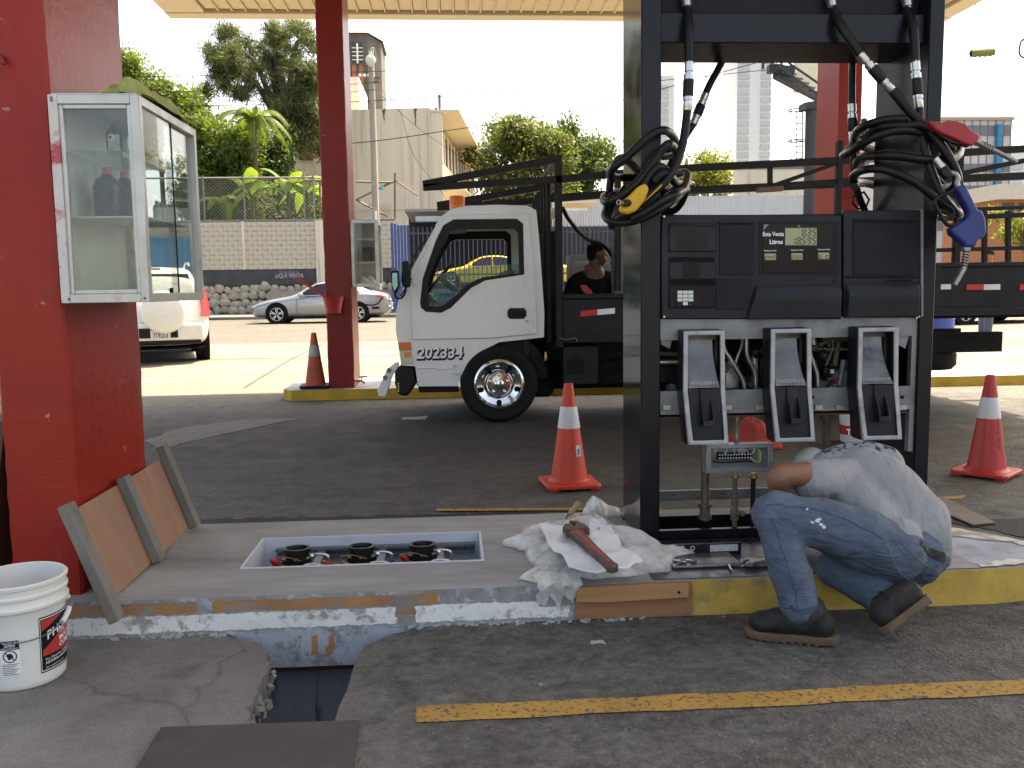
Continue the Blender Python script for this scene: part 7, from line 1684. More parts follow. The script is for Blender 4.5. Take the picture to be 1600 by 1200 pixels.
def cyl_text(s, size, a0, z, mat, par, off=.0022, slope=0.0, bold=.0, wscale=1.0):
    cu = bpy.data.curves.new('t', 'FONT'); cu.body = s; cu.size = size; cu.offset = bold; cu.resolution_u = 2
    t_ = bpy.data.objects.new('t', cu); COL.objects.link(t_); bpy.context.view_layer.update()
    me = bpy.data.meshes.new_from_object(t_.evaluated_get(bpy.context.evaluated_depsgraph_get())); bpy.data.objects.remove(t_); bpy.data.curves.remove(cu)
    mb = MB()
    for v in me.vertices:
        x, y = v.co.x*wscale, v.co.y; mb.v.append(cyl_pt(a0+x/.142, z+y+slope*x, off))
    mb.f = [tuple(p_.vertices) for p_ in me.polygons]; bpy.data.meshes.remove(me)
    return mb.build('lettering', mat, par, smooth=0)
m_lblk = M('label_black', (.02, .02, .02), .4); m_lred = M('label_red', (.45, .035, .04), .4, var=.06)
A = radians
lb = cyl_patch('label', A(47), A(128), .045, .245, m_lblk, bk)
cyl_patch('label_border', A(48), A(127), .050, .240, m_print, lb, .0015)
cyl_patch('label_field', A(48.8), A(126), .053, .237, m_lblk, lb, .0018)
cyl_patch('label_red_top', A(50), A(80), lambda u: .195+.036*u, .233, m_lred, lb, .0022)
cyl_patch('label_red_field', A(51), A(126), lambda u: .105+.0*u, lambda u: .125+.11*min(1, u*1.15) if u < .75 else .215, m_lred, lb, .0021)
cyl_text('PHOENIX', .042, A(57), .160, m_print, lb, .0032, .30, .0012, .95)
cyl_text('Tire', .024, A(75), .163, m_print, lb, .0032, .1); cyl_text('MOUNTING', .024, A(78), .140, m_print, lb, .0032, .1, .0006); cyl_text('COMPOUND', .024, A(78), .116, m_print, lb, .0032, .1, .0006)
cyl_text('For Mounting TUBELESS', .0125, A(54), .086, m_print, lb, .0032, .08); cyl_text('NATURAL and SYNTHETIC', .0125, A(54), .073, m_print, lb, .0032, .08, .0003); cyl_text('See cautions on side', .010, A(54), .058, m_print, lb, .0032, .05)
wlb = cyl_patch('warning_label', A(-4), A(22), .058, .185, m_print, bk)
cyl_patch('warning_band', A(-3.5), A(21.5), .152, .184, m_lblk, wlb, .0018)
cyl_text('WARNING', .012, A(.5), .172, m_print, wlb, .0026, 0, .0003); cyl_text('AVISO', .012, A(3), .1625, m_print, wlb, .0026, 0, .0003); cyl_text('AVERTISSEMENT', .0075, A(-2), .1545, m_print, wlb, .0026)
ca_ = A(9); MB().tube([cyl_pt(ca_+.155*cos(2*pi*k/28)*.95, .129+.0205*sin(2*pi*k/28), .002) for k in range(28)], .0017, 5, closed=True).build('warning_ring', m_lblk, wlb)
MB().tube([cyl_pt(ca_-.10, .143, .0025), cyl_pt(ca_+.10, .115, .0025)], .0016, 5).build('warning_slash', m_lblk, wlb)
for da, z, s_ in ((-.04, .132, .007), (.0, .134, .006), (.03, .131, .0055), (.05, .127, .004), (-.02, .122, .006)): MB().sphere(cyl_pt(ca_+da, z, .0005), (s_, .002, s_), 8, 6).build('warning_figure', m_lblk, wlb)
for k in range(7): cyl_text('xx xxxxx xxx xxxx xx', .0055, A(-2.5), .101-k*.0062, m_lblk, wlb, .002) if False else cyl_patch('small_print', A(-2.5), A(20-(k % 3)*3), .0995-k*.0062, .1015-k*.0062, m_lblk, wlb, .002, 6)
for s_ in (-1, 1):
    an = A(28)+s_*pi/2; 
    MB().sphere(cyl_pt(an, .262, .002), (.014, .014, .012), 10, 6).build('handle_boss', m_bkt, bk)
hp = [cyl_pt(A(-62)+(A(118)-A(-62))*k/24, .262-.085*sin(pi*k/24)**.8, .012) for k in range(25)]
MB().tube(hp, .0022, 6).build('wire_handle', m_alu, bk, smooth=60)
MB().tube([hp[19]+Vector((0, -.002, -.002)), hp[20], hp[21], hp[22]], .010, 10).build('handle_grip', m_bkt, bk, smooth=60)
# ------------------------------------------------------------------ sump valves
m_vb = M('valve_black', (.012, .012, .013), .35, var=.2, scale=10); m_strut = M('strut_channel', (.16, .19, .20), .4, metal=.6, var=.15)
for k in range(1):
    st_ = thing('strut_channel', 'galvanised strut channel bolted along the rear wall of the sump pit', 'bracket', ((SX0+SX1)/2, SY1-.02, .05))
    zc_ = .085
    MB().box(SX0+.06, SX1-.02, SY1-.006, SY1-.002, zc_-.022, zc_+.022).box(SX0+.06, SX1-.02, SY1-.04, SY1-.006, zc_+.018, zc_+.022).box(SX0+.06, SX1-.02, SY1-.04, SY1-.006, zc_-.022, zc_-.018).box(SX0+.06, SX1-.02, SY1-.043, SY1-.04, zc_+.010, zc_+.022).box(SX0+.06, SX1-.02, SY1-.043, SY1-.04, zc_-.022, zc_-.010).build('channel', m_strut, st_)
    for x in (SX0+.1, SX0+.5, SX1-.05): MB().lathe([(.009, 0), (.009, .006)], (x, SY1-.006, zc_), (0, -1, 0), 6).build('bolt', m_chrome, st_)
vx = [at(465, 860, 4.02).x, at(566, 858, 4.02).x, at(660, 852, 4.02).x]
vl = ['shear valve in the sump pit nearest the plywood panel', 'shear valve with red lever turned up in the middle of the sump pit', 'shear valve in the sump pit nearest the plastic bag']
for i, x in enumerate(vx):
    v = thing('shear_valve', vl[i], 'valve', (x, 4.0, -.13), group='shear valves in the sump pit'); y = 4.0
    MB().cyl((x, y, -.13), (x, y, .0), .024, n=14).build('riser', m_rustpipe, v)
    MB().lathe([(0.0325, -0.02), (0.045, -0.012), (0.0475, 0.03), (0.0375, 0.036), (0.0375, 0.05), (0.0475, 0.052), (0.0525, 0.056), (0.0525, 0.075), (0.0425, 0.078), (0.0425, 0.1), (0.0475, 0.102), (0.0475, 0.12), (0.0375, 0.121), (0.035, 0.11), (0.025, 0.108)], (x, y, .045), n=24).build('valve_body', m_vb, v)
    MB().lathe([(.018, 0), (.018, .012), (.012, .013)], (x-.0, y-.045, .062), (0, -1, 0), 14).build('side_plug', m_copper, v)
    for k in range(6):
        a_ = pi/6+k*pi/3; MB().lathe([(.006, 0), (.006, .008)], (x+cos(a_)*.044, y+sin(a_)*.044, .122), n=6).build('flange_bolt', m_chrome, v)
    MB().lathe([(.016, 0), (.019, .006), (.019, .02), (.012, .024)], (x-.045, y-.01, .085), (-1, -.3, .2), 8).build('test_port', m_copper, v)
    MB().tube(spline([(x-.05, y-.02, .10), (x-.07, y-.04, .13), (x-.03, y-.05, .14), (x+.02, y-.045, .12)], 4), .0025, 5).build('fuse_wire', m_copper, v)
    MB().box(x+.046, x+.075, 3.84, SY1-.045, .055, .085).build('support_bar', m_strut, v, bevel=.002)
    for yy in (3.92, 4.06):
        MB().tube(spline([(x+.03, yy, .05), (x+.03, yy, .10), (x+.05, yy, .115), (x+.09, yy, .112), (x+.10, yy, .09), (x+.098, yy, .045)], 4), .007, 8).build('clamp', m_chrome, v, smooth=60)
        MB().cyl((x-.03, yy, .075), (x+.05, yy, .07), .005, n=8).build('clamp_bolt', m_copper, v)
    MB().cyl((x+.035, 4.04, .07), (x+.06, 3.95, .145), .006, n=8).build('link_rod', m_chrome, v)
    v.scale = (1.3, 1.1, 1.06)
    lev = {0: ((x-.06, 3.99, .08), (x-.078, 3.96, .13)), 1: ((x-.05, 3.98, .07), (x-.12, 3.90, .13)), 2: ((x-.05, 3.99, .08), (x-.07, 3.97, .125))}[i]
    MB().bar(lev[0], lev[1], .035, .014).build('red_lever', m_cap, v, bevel=.004); MB().bar((x-.03, 3.99, .035), lev[0], .012).build('lever_arm', m_vb, v)
# ------------------------------------------------------------------ plastic bag, cloth, wrench, trowel
def film_mat():
    m = bpy.data.materials.new('plastic_film'); m.use_nodes = True; t_ = m.node_tree; t_.nodes.clear(); out = N(t_, 'ShaderNodeOutputMaterial')
    tr_ = N(t_, 'ShaderNodeBsdfTransparent'); p_ = N(t_, 'ShaderNodeBsdfPrincipled'); p_.inputs['Base Color'].default_value = (.88, .87, .84, 1); p_.inputs['Roughness'].default_value = .10; p_.inputs['Specular IOR Level'].default_value = .8
    bump_(t_, p_, mix(t_, .5, noise_(t_, 34, 3, dist=1.5), noise_(t_, 9, 2, dist=2.5)), .45, .014)
    tl_ = N(t_, 'ShaderNodeBsdfTranslucent'); tl_.inputs[0].default_value = (.85, .85, .82, 1)
    m1 = N(t_, 'ShaderNodeMixShader'); m1.inputs[0].default_value = .25; t_.links.new(p_.outputs[0], m1.inputs[1]); t_.links.new(tl_.outputs[0], m1.inputs[2])
    m2 = N(t_, 'ShaderNodeMixShader'); t_.links.new(ramp(t_, noise_(t_, 7, 5), [(.36, .22), (.64, .80)]), m2.inputs[0]); t_.links.new(tr_.outputs[0], m2.inputs[1]); t_.links.new(m1.outputs[0], m2.inputs[2]); t_.links.new(m2.outputs[0], out.inputs[0]); return m
m_film = film_mat()
BGc = at(915, 880, 3.72); 
def crumple(name, mat, label, cat, outline, base, hfun, seed, n=52, thick=.0015, par=None):
    # outline: polar radius about its centre (world xy)
    cx_ = sum(p[0] for p in outline)/len(outline); cy_ = sum(p[1] for p in outline)/len(outline)
    def rad(th):
        best = 0
        for i in range(len(outline)):
            x1, y1 = outline[i][0]-cx_, outline[i][1]-cy_; x2, y2 = outline[(i+1) % len(outline)][0]-cx_, outline[(i+1) % len(outline)][1]-cy_
            d = cos(th)*(y2-y1)-sin(th)*(x2-x1)
            if abs(d) < 1e-9: continue
            tt_ = (x1*(y2-y1)-y1*(x2-x1))/d; uu = (x1*sin(th)-y1*cos(th))/d
            if tt_ > 0 and -.001 <= uu <= 1.001: best = max(best, tt_)
        return best
    m1 = 26; rows = []
    for i in range(m1+1):
        f = i/m1; row = []
        for k in range(n*2):
            th = 2*pi*k/(n*2); r = rad(th)*f*(1+.05*mnoise.noise(Vector((th*3, f*4, seed))))
            x, y = cx_+cos(th)*r, cy_+sin(th)*r
            v = Vector((x*7+seed, y*7, seed)); rdg = 1-abs(mnoise.noise(v*.95))*2.2; rd2 = 1-abs(mnoise.noise(v*2.4))*2; rd3 = 1-abs(mnoise.noise(v*7.0))*2
            z = hfun(x, y, f)*(.62+.34*rdg+.10*rd2+.02*rd3)
            row.append((x, y, base+max(.003, z)))
        rows.append(row)
    mb = MB().rings(rows[::-1], cap=False); o = mb.build(name, mat, par, smooth=179)
    md = o.modifiers.new('solid', 'SOLIDIFY'); md.thickness = thick; md.offset = -1
    return tag(o, label, cat) if par is None else o
ol = [gd(x, y, IZ) for x, y in ((812, 838), (850, 826), (880, 822), (918, 812), (932, 800), (965, 835), (1000, 858), (1020, 850), (1040, 862), (1056, 878), (1045, 895), (980, 903), (930, 907), (880, 900), (850, 905), (835, 890), (818, 868))]
bag_o = crumple('plastic_bag', m_film, 'crumpled translucent plastic bag spread on the island under the white cloth', 'plastic bag', [(p.x, p.y) for p in ol], IZ+.002, lambda x, y, f: .115*(1-f**2)**.6+.004, 4.7)
for k, (px_, py_, rad_, hh) in enumerate(((828, 856, .085, .07), (935, 808, .07, .11), (1020, 872, .11, .06), (868, 898, .11, .045))):
    c_ = gd(px_, py_, IZ); c_.y = max(c_.y, KF+.05)
    crumple('film_fold', m_film, None, None, [(c_.x+rad_*(1+.4*sin(i*2.1+k))*cos(2*pi*i/9)*1.3, max(KF+.004, c_.y+rad_*(1+.4*cos(i*1.7+k))*sin(2*pi*i/9))) for i in range(9)], IZ+.003, lambda x, y, f, hh=hh: hh*(1-f**2)**.5, 11.3+k*2.7, 18, .001, bag_o)
fl_ = [gd(x, y, IZ) for x, y in ((838, 889), (870, 893), (905, 898), (908, 906), (870, 908), (842, 904))]
# tail of the bag hanging over the kerb face
tailp = thing('__x', '', ''); bpy.data.objects.remove(tailp)
rows = []
for i in range(12):
    f = i/11; row = []
    for k in range(22):
        g_ = k/21; px_ = 838+g_*(58+14*(1-f))+8*mnoise.noise(Vector((f*4, g_*2, 7))); top_ = at(px_, 905, KF-.004); dz = .08*f*(.35+.65*abs(sin(g_*7.3+.6)))*(1+.5*mnoise.noise(Vector((g_*6, 1, 1))))
        row.append((top_.x+.01*mnoise.noise(Vector((g_*9, f*5, 2))), KF+max(0, .06*(1-f*3.5))-.012-.035*sin(pi*min(1, f*1.2))*(.6+.6*abs(mnoise.noise(Vector((g_*7, f*6, 3))))), IZ+.045-.05*f*f-dz))
    rows.append(row)
o = MB().rings(rows, cap=False, close=False).build('plastic_flap', m_film, smooth=179); md = o.modifiers.new('solid', 'SOLIDIFY'); md.thickness = .0015; tag(o, 'end of clear plastic film hanging over the kerb face', 'plastic film')
cl_ = [gd(x, y, IZ) for x, y in ((852, 842), (880, 842), (905, 850), (925, 818), (940, 812), (952, 840), (975, 875), (972, 890), (930, 900), (905, 900), (890, 888), (868, 868))]
cl_ = [gd(x, y+14, IZ+.075) for x, y in ((840, 815), (880, 818), (906, 826), (922, 793), (938, 798), (956, 822), (976, 856), (1010, 872), (985, 888), (930, 893), (900, 893), (880, 874), (858, 846))]
crumple('white_cloth', M('white_cloth', (.72, .72, .72), .85, var=.04, scale=6, bump=.2, bscale=30), 'folded white cloth lying on the plastic bag under the pipe wrench', 'cloth', [(p.x, p.y) for p in cl_], IZ+.066, lambda x, y, f: .05+.02*(1-f), 8.4, 40, .003)
m_wr = M('rusty_wrench', (.12, .065, .05), .6, metal=.5, var=.4, scale=14, bump=.3, bscale=80); m_wred = M('wrench_red_paint', (.28, .04, .035), .6, var=.3, scale=20)
wz_ = IZ+.155
a, b = gd(897, 832, wz_), gd(957, 888, wz_); dv = (b-a).normalized(); sv = Vector((-dv.y, dv.x, 0))
wr = thing('pipe_wrench', 'rusty red-handled pipe wrench lying on the white cloth', 'wrench', a)
def wp(u, s, dz=0): return (a+dv*u+sv*s+Vector((0, 0, dz)))
L = (b-a).length
def wpr(name, pts, z0, z1, mat, bevel=.003):
    n = len(pts); MB().add([wp(u, s, z0) for u, s in pts]+[wp(u, s, z1) for u, s in pts], [tuple(range(n))[::-1], tuple(range(n, 2*n))]+[(i, (i+1) % n, n+(i+1) % n, n+i) for i in range(n)]).build(name, mat, wr, bevel=bevel, seg=2)
wpr('handle', [(-.01, -.030), (L*.5, -.019), (L*.93, -.016), (L, -.024), (L+.016, 0), (L, .024), (L*.93, .018), (L*.5, .021), (-.01, .032)], -.016, .016, m_wr, .005)
wpr('handle_web', [(.02, -.012), (L*.93, -.008), (L*.93, .008), (.02, .013)], .0165, .0175, m_wred, .0005)
wpr('housing', [(-.045, -.03), (-.02, -.036), (.012, -.034), (.02, .034), (-.03, .040)], -.018, .021, m_wr)
wpr('heel_jaw', [(-.11, -.004), (-.055, -.036), (-.04, .004), (-.09, .02)], -.018, .013, m_wr)
wpr('hook_jaw', [(-.07, .028), (.0, .044), (.0, .07), (-.06, .074), (-.14, .056), (-.147, .02), (-.128, .02), (-.118, .042)], -.018, .013, m_wr)
nc = wp(-.005, .045); MB().lathe([(.018, -.012), (.02, -.008), (.02, .008), (.018, .012)], nc, dv, 12).build('adjusting_nut', m_wr, wr)
tw = thing('trowel', 'small trowel with pale wooden handle standing behind the plastic bag', 'trowel', gd(884, 822, IZ)); a = gd(884, 822, IZ+.004)
MB().tube(spline([at(905, 785, a.y+.05), at(898, 794, a.y+.03), at(889, 804, a.y+.01)], 4), [.013, .016, .0165, .016, .015, .015, .014, .013, .012], 12).build('handle', M('trowel_wood', (.36, .24, .11), .6, var=.2, scale=10), tw)
MB().tube(spline([at(890, 803, a.y+.01), at(885, 808, a.y), at(884, 816, a.y), a], 4), .004, 8).build('shank', m_wr, tw); MB().add([a+Vector((0, .01, 0)), a+Vector((-.05, -.04, .002)), a+Vector((0, -.15, .002)), a+Vector((.05, -.04, .002)), a+Vector((0, -.04, .006))], [(0, 1, 4), (1, 2, 4), (2, 3, 4), (3, 0, 4), (0, 3, 2, 1)]).build('blade', m_wr, tw)
# tool case and parts on the dispenser deck
tz = IZ+.005; tl_ = thing('tool_tray', 'open black socket tray with silver labels lying on the dark dispenser deck', 'tool tray', gd(1100, 880, tz))
a, b = gd(1052, 889, tz), gd(1138, 866, tz)
MB().box(a.x, b.x, a.y, b.y, tz, tz+.012).build('tray', m_alu, tl_, bevel=.003); MB().box(a.x+.01, b.x-.01, a.y+.01, b.y-.01, tz+.0122, tz+.0135).build('tray_inset', M('tray_grey', (.10, .10, .10), .35, metal=.5), tl_)
MB().box(a.x-.01, b.x+.06, b.y+.004, b.y+.016, tz, tz+.05).build('case_lid', m_boot, tl_, bevel=.002)
for x0_, x1_ in ((.0, .32), (.72, 1.15)): MB().box(a.x+(b.x-a.x)*x0_, a.x+(b.x-a.x)*x1_, b.y+.0025, b.y+.0038, tz+.014, tz+.044).build('label_print', M('silver_label', (.5, .5, .52), .4, var=.3, scale=60), tl_)
p = Vector((a.x+(b.x-a.x)*.45, b.y+.003, tz+.032)); MB().tube([p+Vector((.009*cos(2*pi*k/16), 0, .009*sin(2*pi*k/16))) for k in range(16)], .0015, 5, closed=True).build('logo_ring', m_print, tl_)
for k in range(9): 
    p = Vector((a.x+R.uniform(.015, .09), a.y+R.uniform(.02, .06), tz+.02)); MB().cyl(p, p+Vector((R.uniform(.01, .03), R.uniform(-.01, .02), 0)), .006, n=8).build('socket', m_chrome, tl_)
o = MB().tube([gd(1130, 866, tz+.008), gd(1143, 891, tz+.008)], .0045, 8).build('steel_rod', m_chrome); tag(o, 'thin steel rod lying beside the open socket tray', 'rod')
wz2 = IZ+.02; aw = thing('adjustable_wrench', 'steel adjustable spanner lying on the deck by the worker knee', 'wrench', gd(1185, 880, wz2)); a, b = gd(1160, 880, wz2), gd(1235, 874, wz2); dv = (b-a).normalized(); sv = Vector((-dv.y, dv.x, 0))
def aw_(name, pts, mat=m_alu): 
    n = len(pts); MB().add([a+dv*u+sv*s+Vector((0, 0, -.01)) for u, s in pts]+[a+dv*u+sv*s+Vector((0, 0, .012)) for u, s in pts], [tuple(range(n))[::-1], tuple(range(n, 2*n))]+[(i, (i+1) % n, n+(i+1) % n, n+i) for i in range(n)]).build(name, mat, aw, bevel=.004, seg=2)
aw_('head', [(0, -.02), (.03, -.035), (.075, -.02), (.08, .02), (.045, .04), (.02, .035), (.035, .012), (.03, -.005)]); aw_('handle', [(.07, -.013), (.26, -.016), (.27, 0), (.26, .016), (.07, .013)])
aw_('movable_jaw', [(-.01, .02), (.015, .03), (.03, .012), (.005, .005)])
# ------------------------------------------------------------------ traffic cones
m_cone = M('cone_orange', (.62, .055, .025), .45, var=.08, scale=5, dirt=(.35, .06, .03), dscale=7, dlo=.62, dhi=.8)
m_coner = M('cone_red', (.50, .035, .03), .45, var=.1, scale=5); m_coned = M('cone_dirty_orange', (.42, .07, .03), .6, var=.25, scale=6, dirt=(.08, .04, .03), dscale=4, dlo=.6, dhi=.68)
m_coll = M('cone_collar', (.62, .60, .60), .45, var=.08, scale=9, dirt=(.35, .33, .32), dscale=7, dlo=.6, dhi=.75); m_colld = M('cone_collar_grey', (.32, .31, .30), .4, var=.3, scale=20)
def cone(label, loc, rz, mc, mcol, mbase, h=.70, ridged=False, scrib=False):
    t = thing('traffic_cone', label, 'traffic cone', loc, rz); b = .185
    MB().prism([(-b, -b+.03), (-b+.03, -b), (b-.03, -b), (b, -b+.03), (b, b-.03), (b-.03, b), (-b+.03, b), (-b, b-.03)], 'z', .012, .04).build('base', mbase, t, world=False, bevel=.008, seg=2)
    for sx_ in (-1, 1):
        for sy_ in (-1, 1): MB().box(sx_*.14-.03, sx_*.14+.03, sy_*.14-.03, sy_*.14+.03, 0, .013).build('foot', mbase, t, world=False)
    n = 40
    rr_ = lambda z: .128+(.030-.128)*(z-.04)/(h-.04)
    rows = []
    for z in [.04, .05]+[.05+(h-.05)*i/14 for i in range(1, 15)]:
        rows.append([((rr_(z)+(.0025*cos(8*2*pi*k/n) if ridged and z < .5 else 0))*cos(2*pi*k/n), (rr_(z)+(.0025*cos(8*2*pi*k/n) if ridged and z < .5 else 0))*sin(2*pi*k/n), z) for k in range(n)])
    rows.append([(.022*cos(2*pi*k/n), .022*sin(2*pi*k/n), h+.004) for k in range(n)]); rows.append([(.020*cos(2*pi*k/n), .020*sin(2*pi*k/n), h-.03) for k in range(n)])
    MB().rings(rows).build('cone_body', mc, t, world=False, smooth=40)
    z0, z1 = h*.575, h*.785; MB().lathe([(rr_(z0)+.002, z0), (rr_(z0)+.0035, z0+.002), (rr_(z1)+.0035, z1-.002), (rr_(z1)+.002, z1)], n=40, cap=False).build('collar', mcol, t, world=False)
    MB().lathe([(rr_(.04)+.02, .041), (rr_(.05)+.006, .05), (rr_(.06), .062)], n=40, cap=False).build('foot_ring', mc, t, world=False)
    if scrib:
        pts = []
        for k in range(90):
            z = .20+.22*k/89; an = radians(-118)+.16*sin(k*1.05)*(.6+.5*sin(k*.31)); r = rr_(z)+.003; pts.append((cos(an)*r, sin(an)*r, z))
        MB().tube(pts, .0012, 4).build('scribble', m_blk, t, world=False)
    return t
p = gd(891, 762); c1 = cone('bright orange cone with white collar standing before the truck', (p.x, p.y+.05, .002), .1, m_cone, m_coll, m_cone)
z = .30; an = radians(-62); MB().boxc((cos(an)*.094, sin(an)*.094, .255), (.04, .004, .075), (radians(-8), 0, an+pi/2)).build('sticker', M('sticker_white', (.6, .6, .6), .5), c1, world=False)
MB().boxc((cos(an)*.0975, sin(an)*.0975, .25), (.02, .003, .035), (radians(-8), 0, an+pi/2)).build('sticker_blue', M('sticker_blue2', (.05, .2, .5), .5), c1, world=False)
p = gd(1541, 742); cone('red ridged cone with scribbled writing beside the island tip', (p.x, p.y, .002), radians(40), m_coner, m_coll, m_coner, ridged=True, scrib=True)
p = gd(500, 601, I2Z); cone('dirty orange cone with grey collar and black base on the far island', (p.x, 11.25, I2Z+.002), .05, m_coned, m_colld, m_blk, .69)
# things behind the dispenser
p = gd(1338, 690); pb = thing('paint_pail', 'white pail with red label standing behind the dispenser', 'bucket', (p.x, p.y, .002)); x, y = p.x, p.y
MB().lathe([(.0, .004), (.125, 0), (.13, .005), (.15, .34), (.157, .345), (.157, .365), (.148, .365), (.146, .3), (0, .28)], (x, y, .002), n=32, cap=False).build('pail', m_bkt, pb)
MB().lathe([(.1375, .07), (.1425, .15)], (x, y, .002), n=40, cap=False).build('label', m_lred, pb)
a = at(1308, 678, y-.14); text('TE', .075, m_print, pb, (x-.155, y-.143, .083), bold=.002); text('latex', .03, m_print, pb, (x-.03, y-.147, .10))
p = gd(1168, 700); o = crumple('red_tarpaulin', M('red_canvas', (.33, .035, .025), .8, var=.2, scale=6), 'red canvas heap on the asphalt behind the wiring box', 'canvas', [(p.x+dx, p.y+dy) for dx, dy in ((-.2, -.12), (.05, -.16), (.28, -.1), (.3, .12), (0, .18), (-.22, .1))], .002, lambda x, y, f: .34*(1-f)**.85, 2.2, 24)
# blue gate panel in the street wall seen through the cabinet
a, b = at(228, 441, 40.0), at(299, 371, 40.0); o = MB().box(a.x, b.x, 39.95, 40.0, a.z, b.z).build('blue_board', M('blue_board_paint', (.02, .22, .42), .5, var=.08)); tag(o, 'flat blue board fixed to the street wall behind the white suv', 'board')
# ------------------------------------------------------------------ people
def blob(name, mat, parent, parts, voxel=.012, smooth=8, disp=0.0, dscale=.1, disp2=0.0):
    mb = MB()
    for P_, rs in parts:
        if len(P_) == 1:
            mb.sphere(P_[0], rs, 14, 10); continue
        P_ = [Vector(p) for p in P_]
        sp_ = spline(P_, 5) if len(P_) > 2 else P_
        n = len(sp_)
        def rint(i):
            u = i/(n-1)*(len(rs)-1); k = min(int(u), len(rs)-2); return rs[k]+(rs[k+1]-rs[k])*(u-k)
        rr_ = [rint(i) for i in range(n)]
        mb.tube(sp_, rr_, 16); mb.sphere(sp_[0], rr_[0]*.99, 14, 10); mb.sphere(sp_[-1], rr_[-1]*.99, 14, 10)
    o = mb.build(name, mat, parent, smooth=179)
    md = o.modifiers.new('remesh', 'REMESH'); md.mode = 'VOXEL'; md.voxel_size = voxel; md.use_smooth_shade = True
    md = o.modifiers.new('smooth', 'SMOOTH'); md.factor = .5; md.iterations = smooth
    for k, (d_, s_) in enumerate(((disp, dscale), (disp2, dscale*.35))):
        if d_:
            tx = bpy.data.textures.new(name+'_folds', 'CLOUDS'); tx.noise_scale = s_; tx.noise_depth = 2
            md = o.modifiers.new('folds', 'DISPLACE'); md.texture = tx; md.strength = d_; md.mid_level = .5; md.texture_coords = 'LOCAL'
    return o
def ell(c, r): return ([c], r)
def seg(pts, rs): return ([at(*p) for p in pts], rs)
m_skin = M('skin', (.22, .095, .052), .5, var=.12, scale=9); m_skin2 = M('skin_dark', (.13, .06, .038), .5, var=.12, scale=9)
def jeans_mat():
    m, t, b = nodes_of('denim')
    c = ramp(t, noise_(t, 5, 7, .65), [(.3, (.045, .070, .115)), (.7, (.125, .165, .22))])
    c = mix(t, ramp(t, noise_(t, 260, 2), [(.35, .35), (.65, 0)]), c, (.035, .05, .075))
    c = mix(t, ramp(t, noise_(t, 16, 3, .5), [(.735, 0), (.75, .85)]), c, (.5, .52, .55))
    t.links.new(c, b.inputs['Base Color']); b.inputs['Roughness'].default_value = .85
    bump_(t, b, mix(t, .15, noise_(t, 8, 4, .5, stretch=(.7, 1, 2.6), dist=1.5), noise_(t, 300, 2)), .7, .03); return m
m_jean = jeans_mat()
def shirt_mat():
    m, t, b = nodes_of('grey_tshirt')
    c = ramp(t, noise_(t, 3, 6), [(.3, (.25, .255, .26)), (.7, (.31, .315, .32))])
    tc = N(t, 'ShaderNodeTexCoord'); sx = N(t, 'ShaderNodeSeparateXYZ'); t.links.new(tc.outputs['Object'], sx.inputs[0])
    msk = ramp(t, noise_(t, 38, 3, .6), [(.50, 0), (.53, 1)])
    g = lambda a, v: mth(t, 'GREATER_THAN', a, v); l = lambda a, v: mth(t, 'LESS_THAN', a, v)
    box = mth(t, 'MULTIPLY', mth(t, 'MULTIPLY', g(sx.outputs[0], PRX0), l(sx.outputs[0], PRX1)), mth(t, 'MULTIPLY', g(sx.outputs[1], PRY0), l(sx.outputs[1], PRY1)))
    box = mth(t, 'MULTIPLY', box, g(sx.outputs[2], PRZ0))
    c = mix(t, mth(t, 'MULTIPLY', box, msk), c, (.03, .04, .10))
    t.links.new(c, b.inputs['Base Color']); b.inputs['Roughness'].default_value = .9
    bump_(t, b, mix(t, .35, noise_(t, 6, 3, .45, stretch=(2.2, .7, .7), dist=1.2), noise_(t, 18, 3, .5, stretch=(1.8, .8, .8), dist=.8)), .75, .035); return m
m_bootl = M('boot_leather', (.044, .041, .038), .6, var=.35, scale=10, dirt=(.10, .088, .075), dscale=8, dlo=.55, dhi=.7, bump=.3, bscale=40)
m_sole = M('boot_sole', (.12, .075, .042), .8, var=.3, scale=12, dirt=(.2, .17, .14), dscale=9)
wk = thing('person', 'person in grey t-shirt and blue jeans crouching to work inside the dispenser', 'person', (1.45, 3.3, 0))
s0 = at(1345, 745, 3.62)
PRX0, PRX1 = at(1283, 705, 3.72).x-1.45, at(1392, 705, 3.72).x-1.45; PRY0, PRY1 = .36, .62; PRZ0 = at(1340, 716, 3.72).z
m_shirt = shirt_mat()
# whole body as one continuous figure
hip = at(1424, 860, 3.40)
blob('body', m_skin, wk, [
    seg([(1424, 862, 3.38), (1405, 815, 3.47), (1360, 768, 3.60), (1318, 745, 3.70)], [.09, .09, .10, .085]),
    seg([(1318, 742, 3.71), (1290, 732, 3.82), (1277, 736, 3.88)], [.06, .052, .056]),
    ([at(1266, 742, 3.93)], (.082, .095, .108)),
    seg([(1310, 748, 3.58), (1262, 742, 3.47), (1218, 742, 3.44)], [.056, .056, .044]),
    seg([(1219, 743, 3.44), (1216, 752, 3.45), (1222, 784, 3.56), (1240, 796, 3.80)], [.045, .047, .042, .028]),
    seg([(1240, 790, 3.80), (1236, 800, 3.88)], [.032, .028]),
    seg([(1345, 735, 3.78), (1310, 770, 3.90), (1290, 800, 3.92)], [.05, .045, .042]), seg([(1290, 800, 3.92), (1262, 805, 3.95), (1245, 800, 3.98)], [.042, .034, .028]),
    seg([(1395, 858, 3.30), (1300, 822, 3.28), (1215, 803, 3.28)], [.08, .066, .055]), seg([(1212, 803, 3.27), (1235, 880, 3.20), (1262, 955, 3.14)], [.054, .05, .042]),
    seg([(1425, 880, 3.42), (1370, 888, 3.47), (1312, 886, 3.42)], [.08, .062, .052]), seg([(1312, 886, 3.42), (1352, 916, 3.31), (1400, 950, 3.18)], [.052, .046, .042])],
    .012, 5)
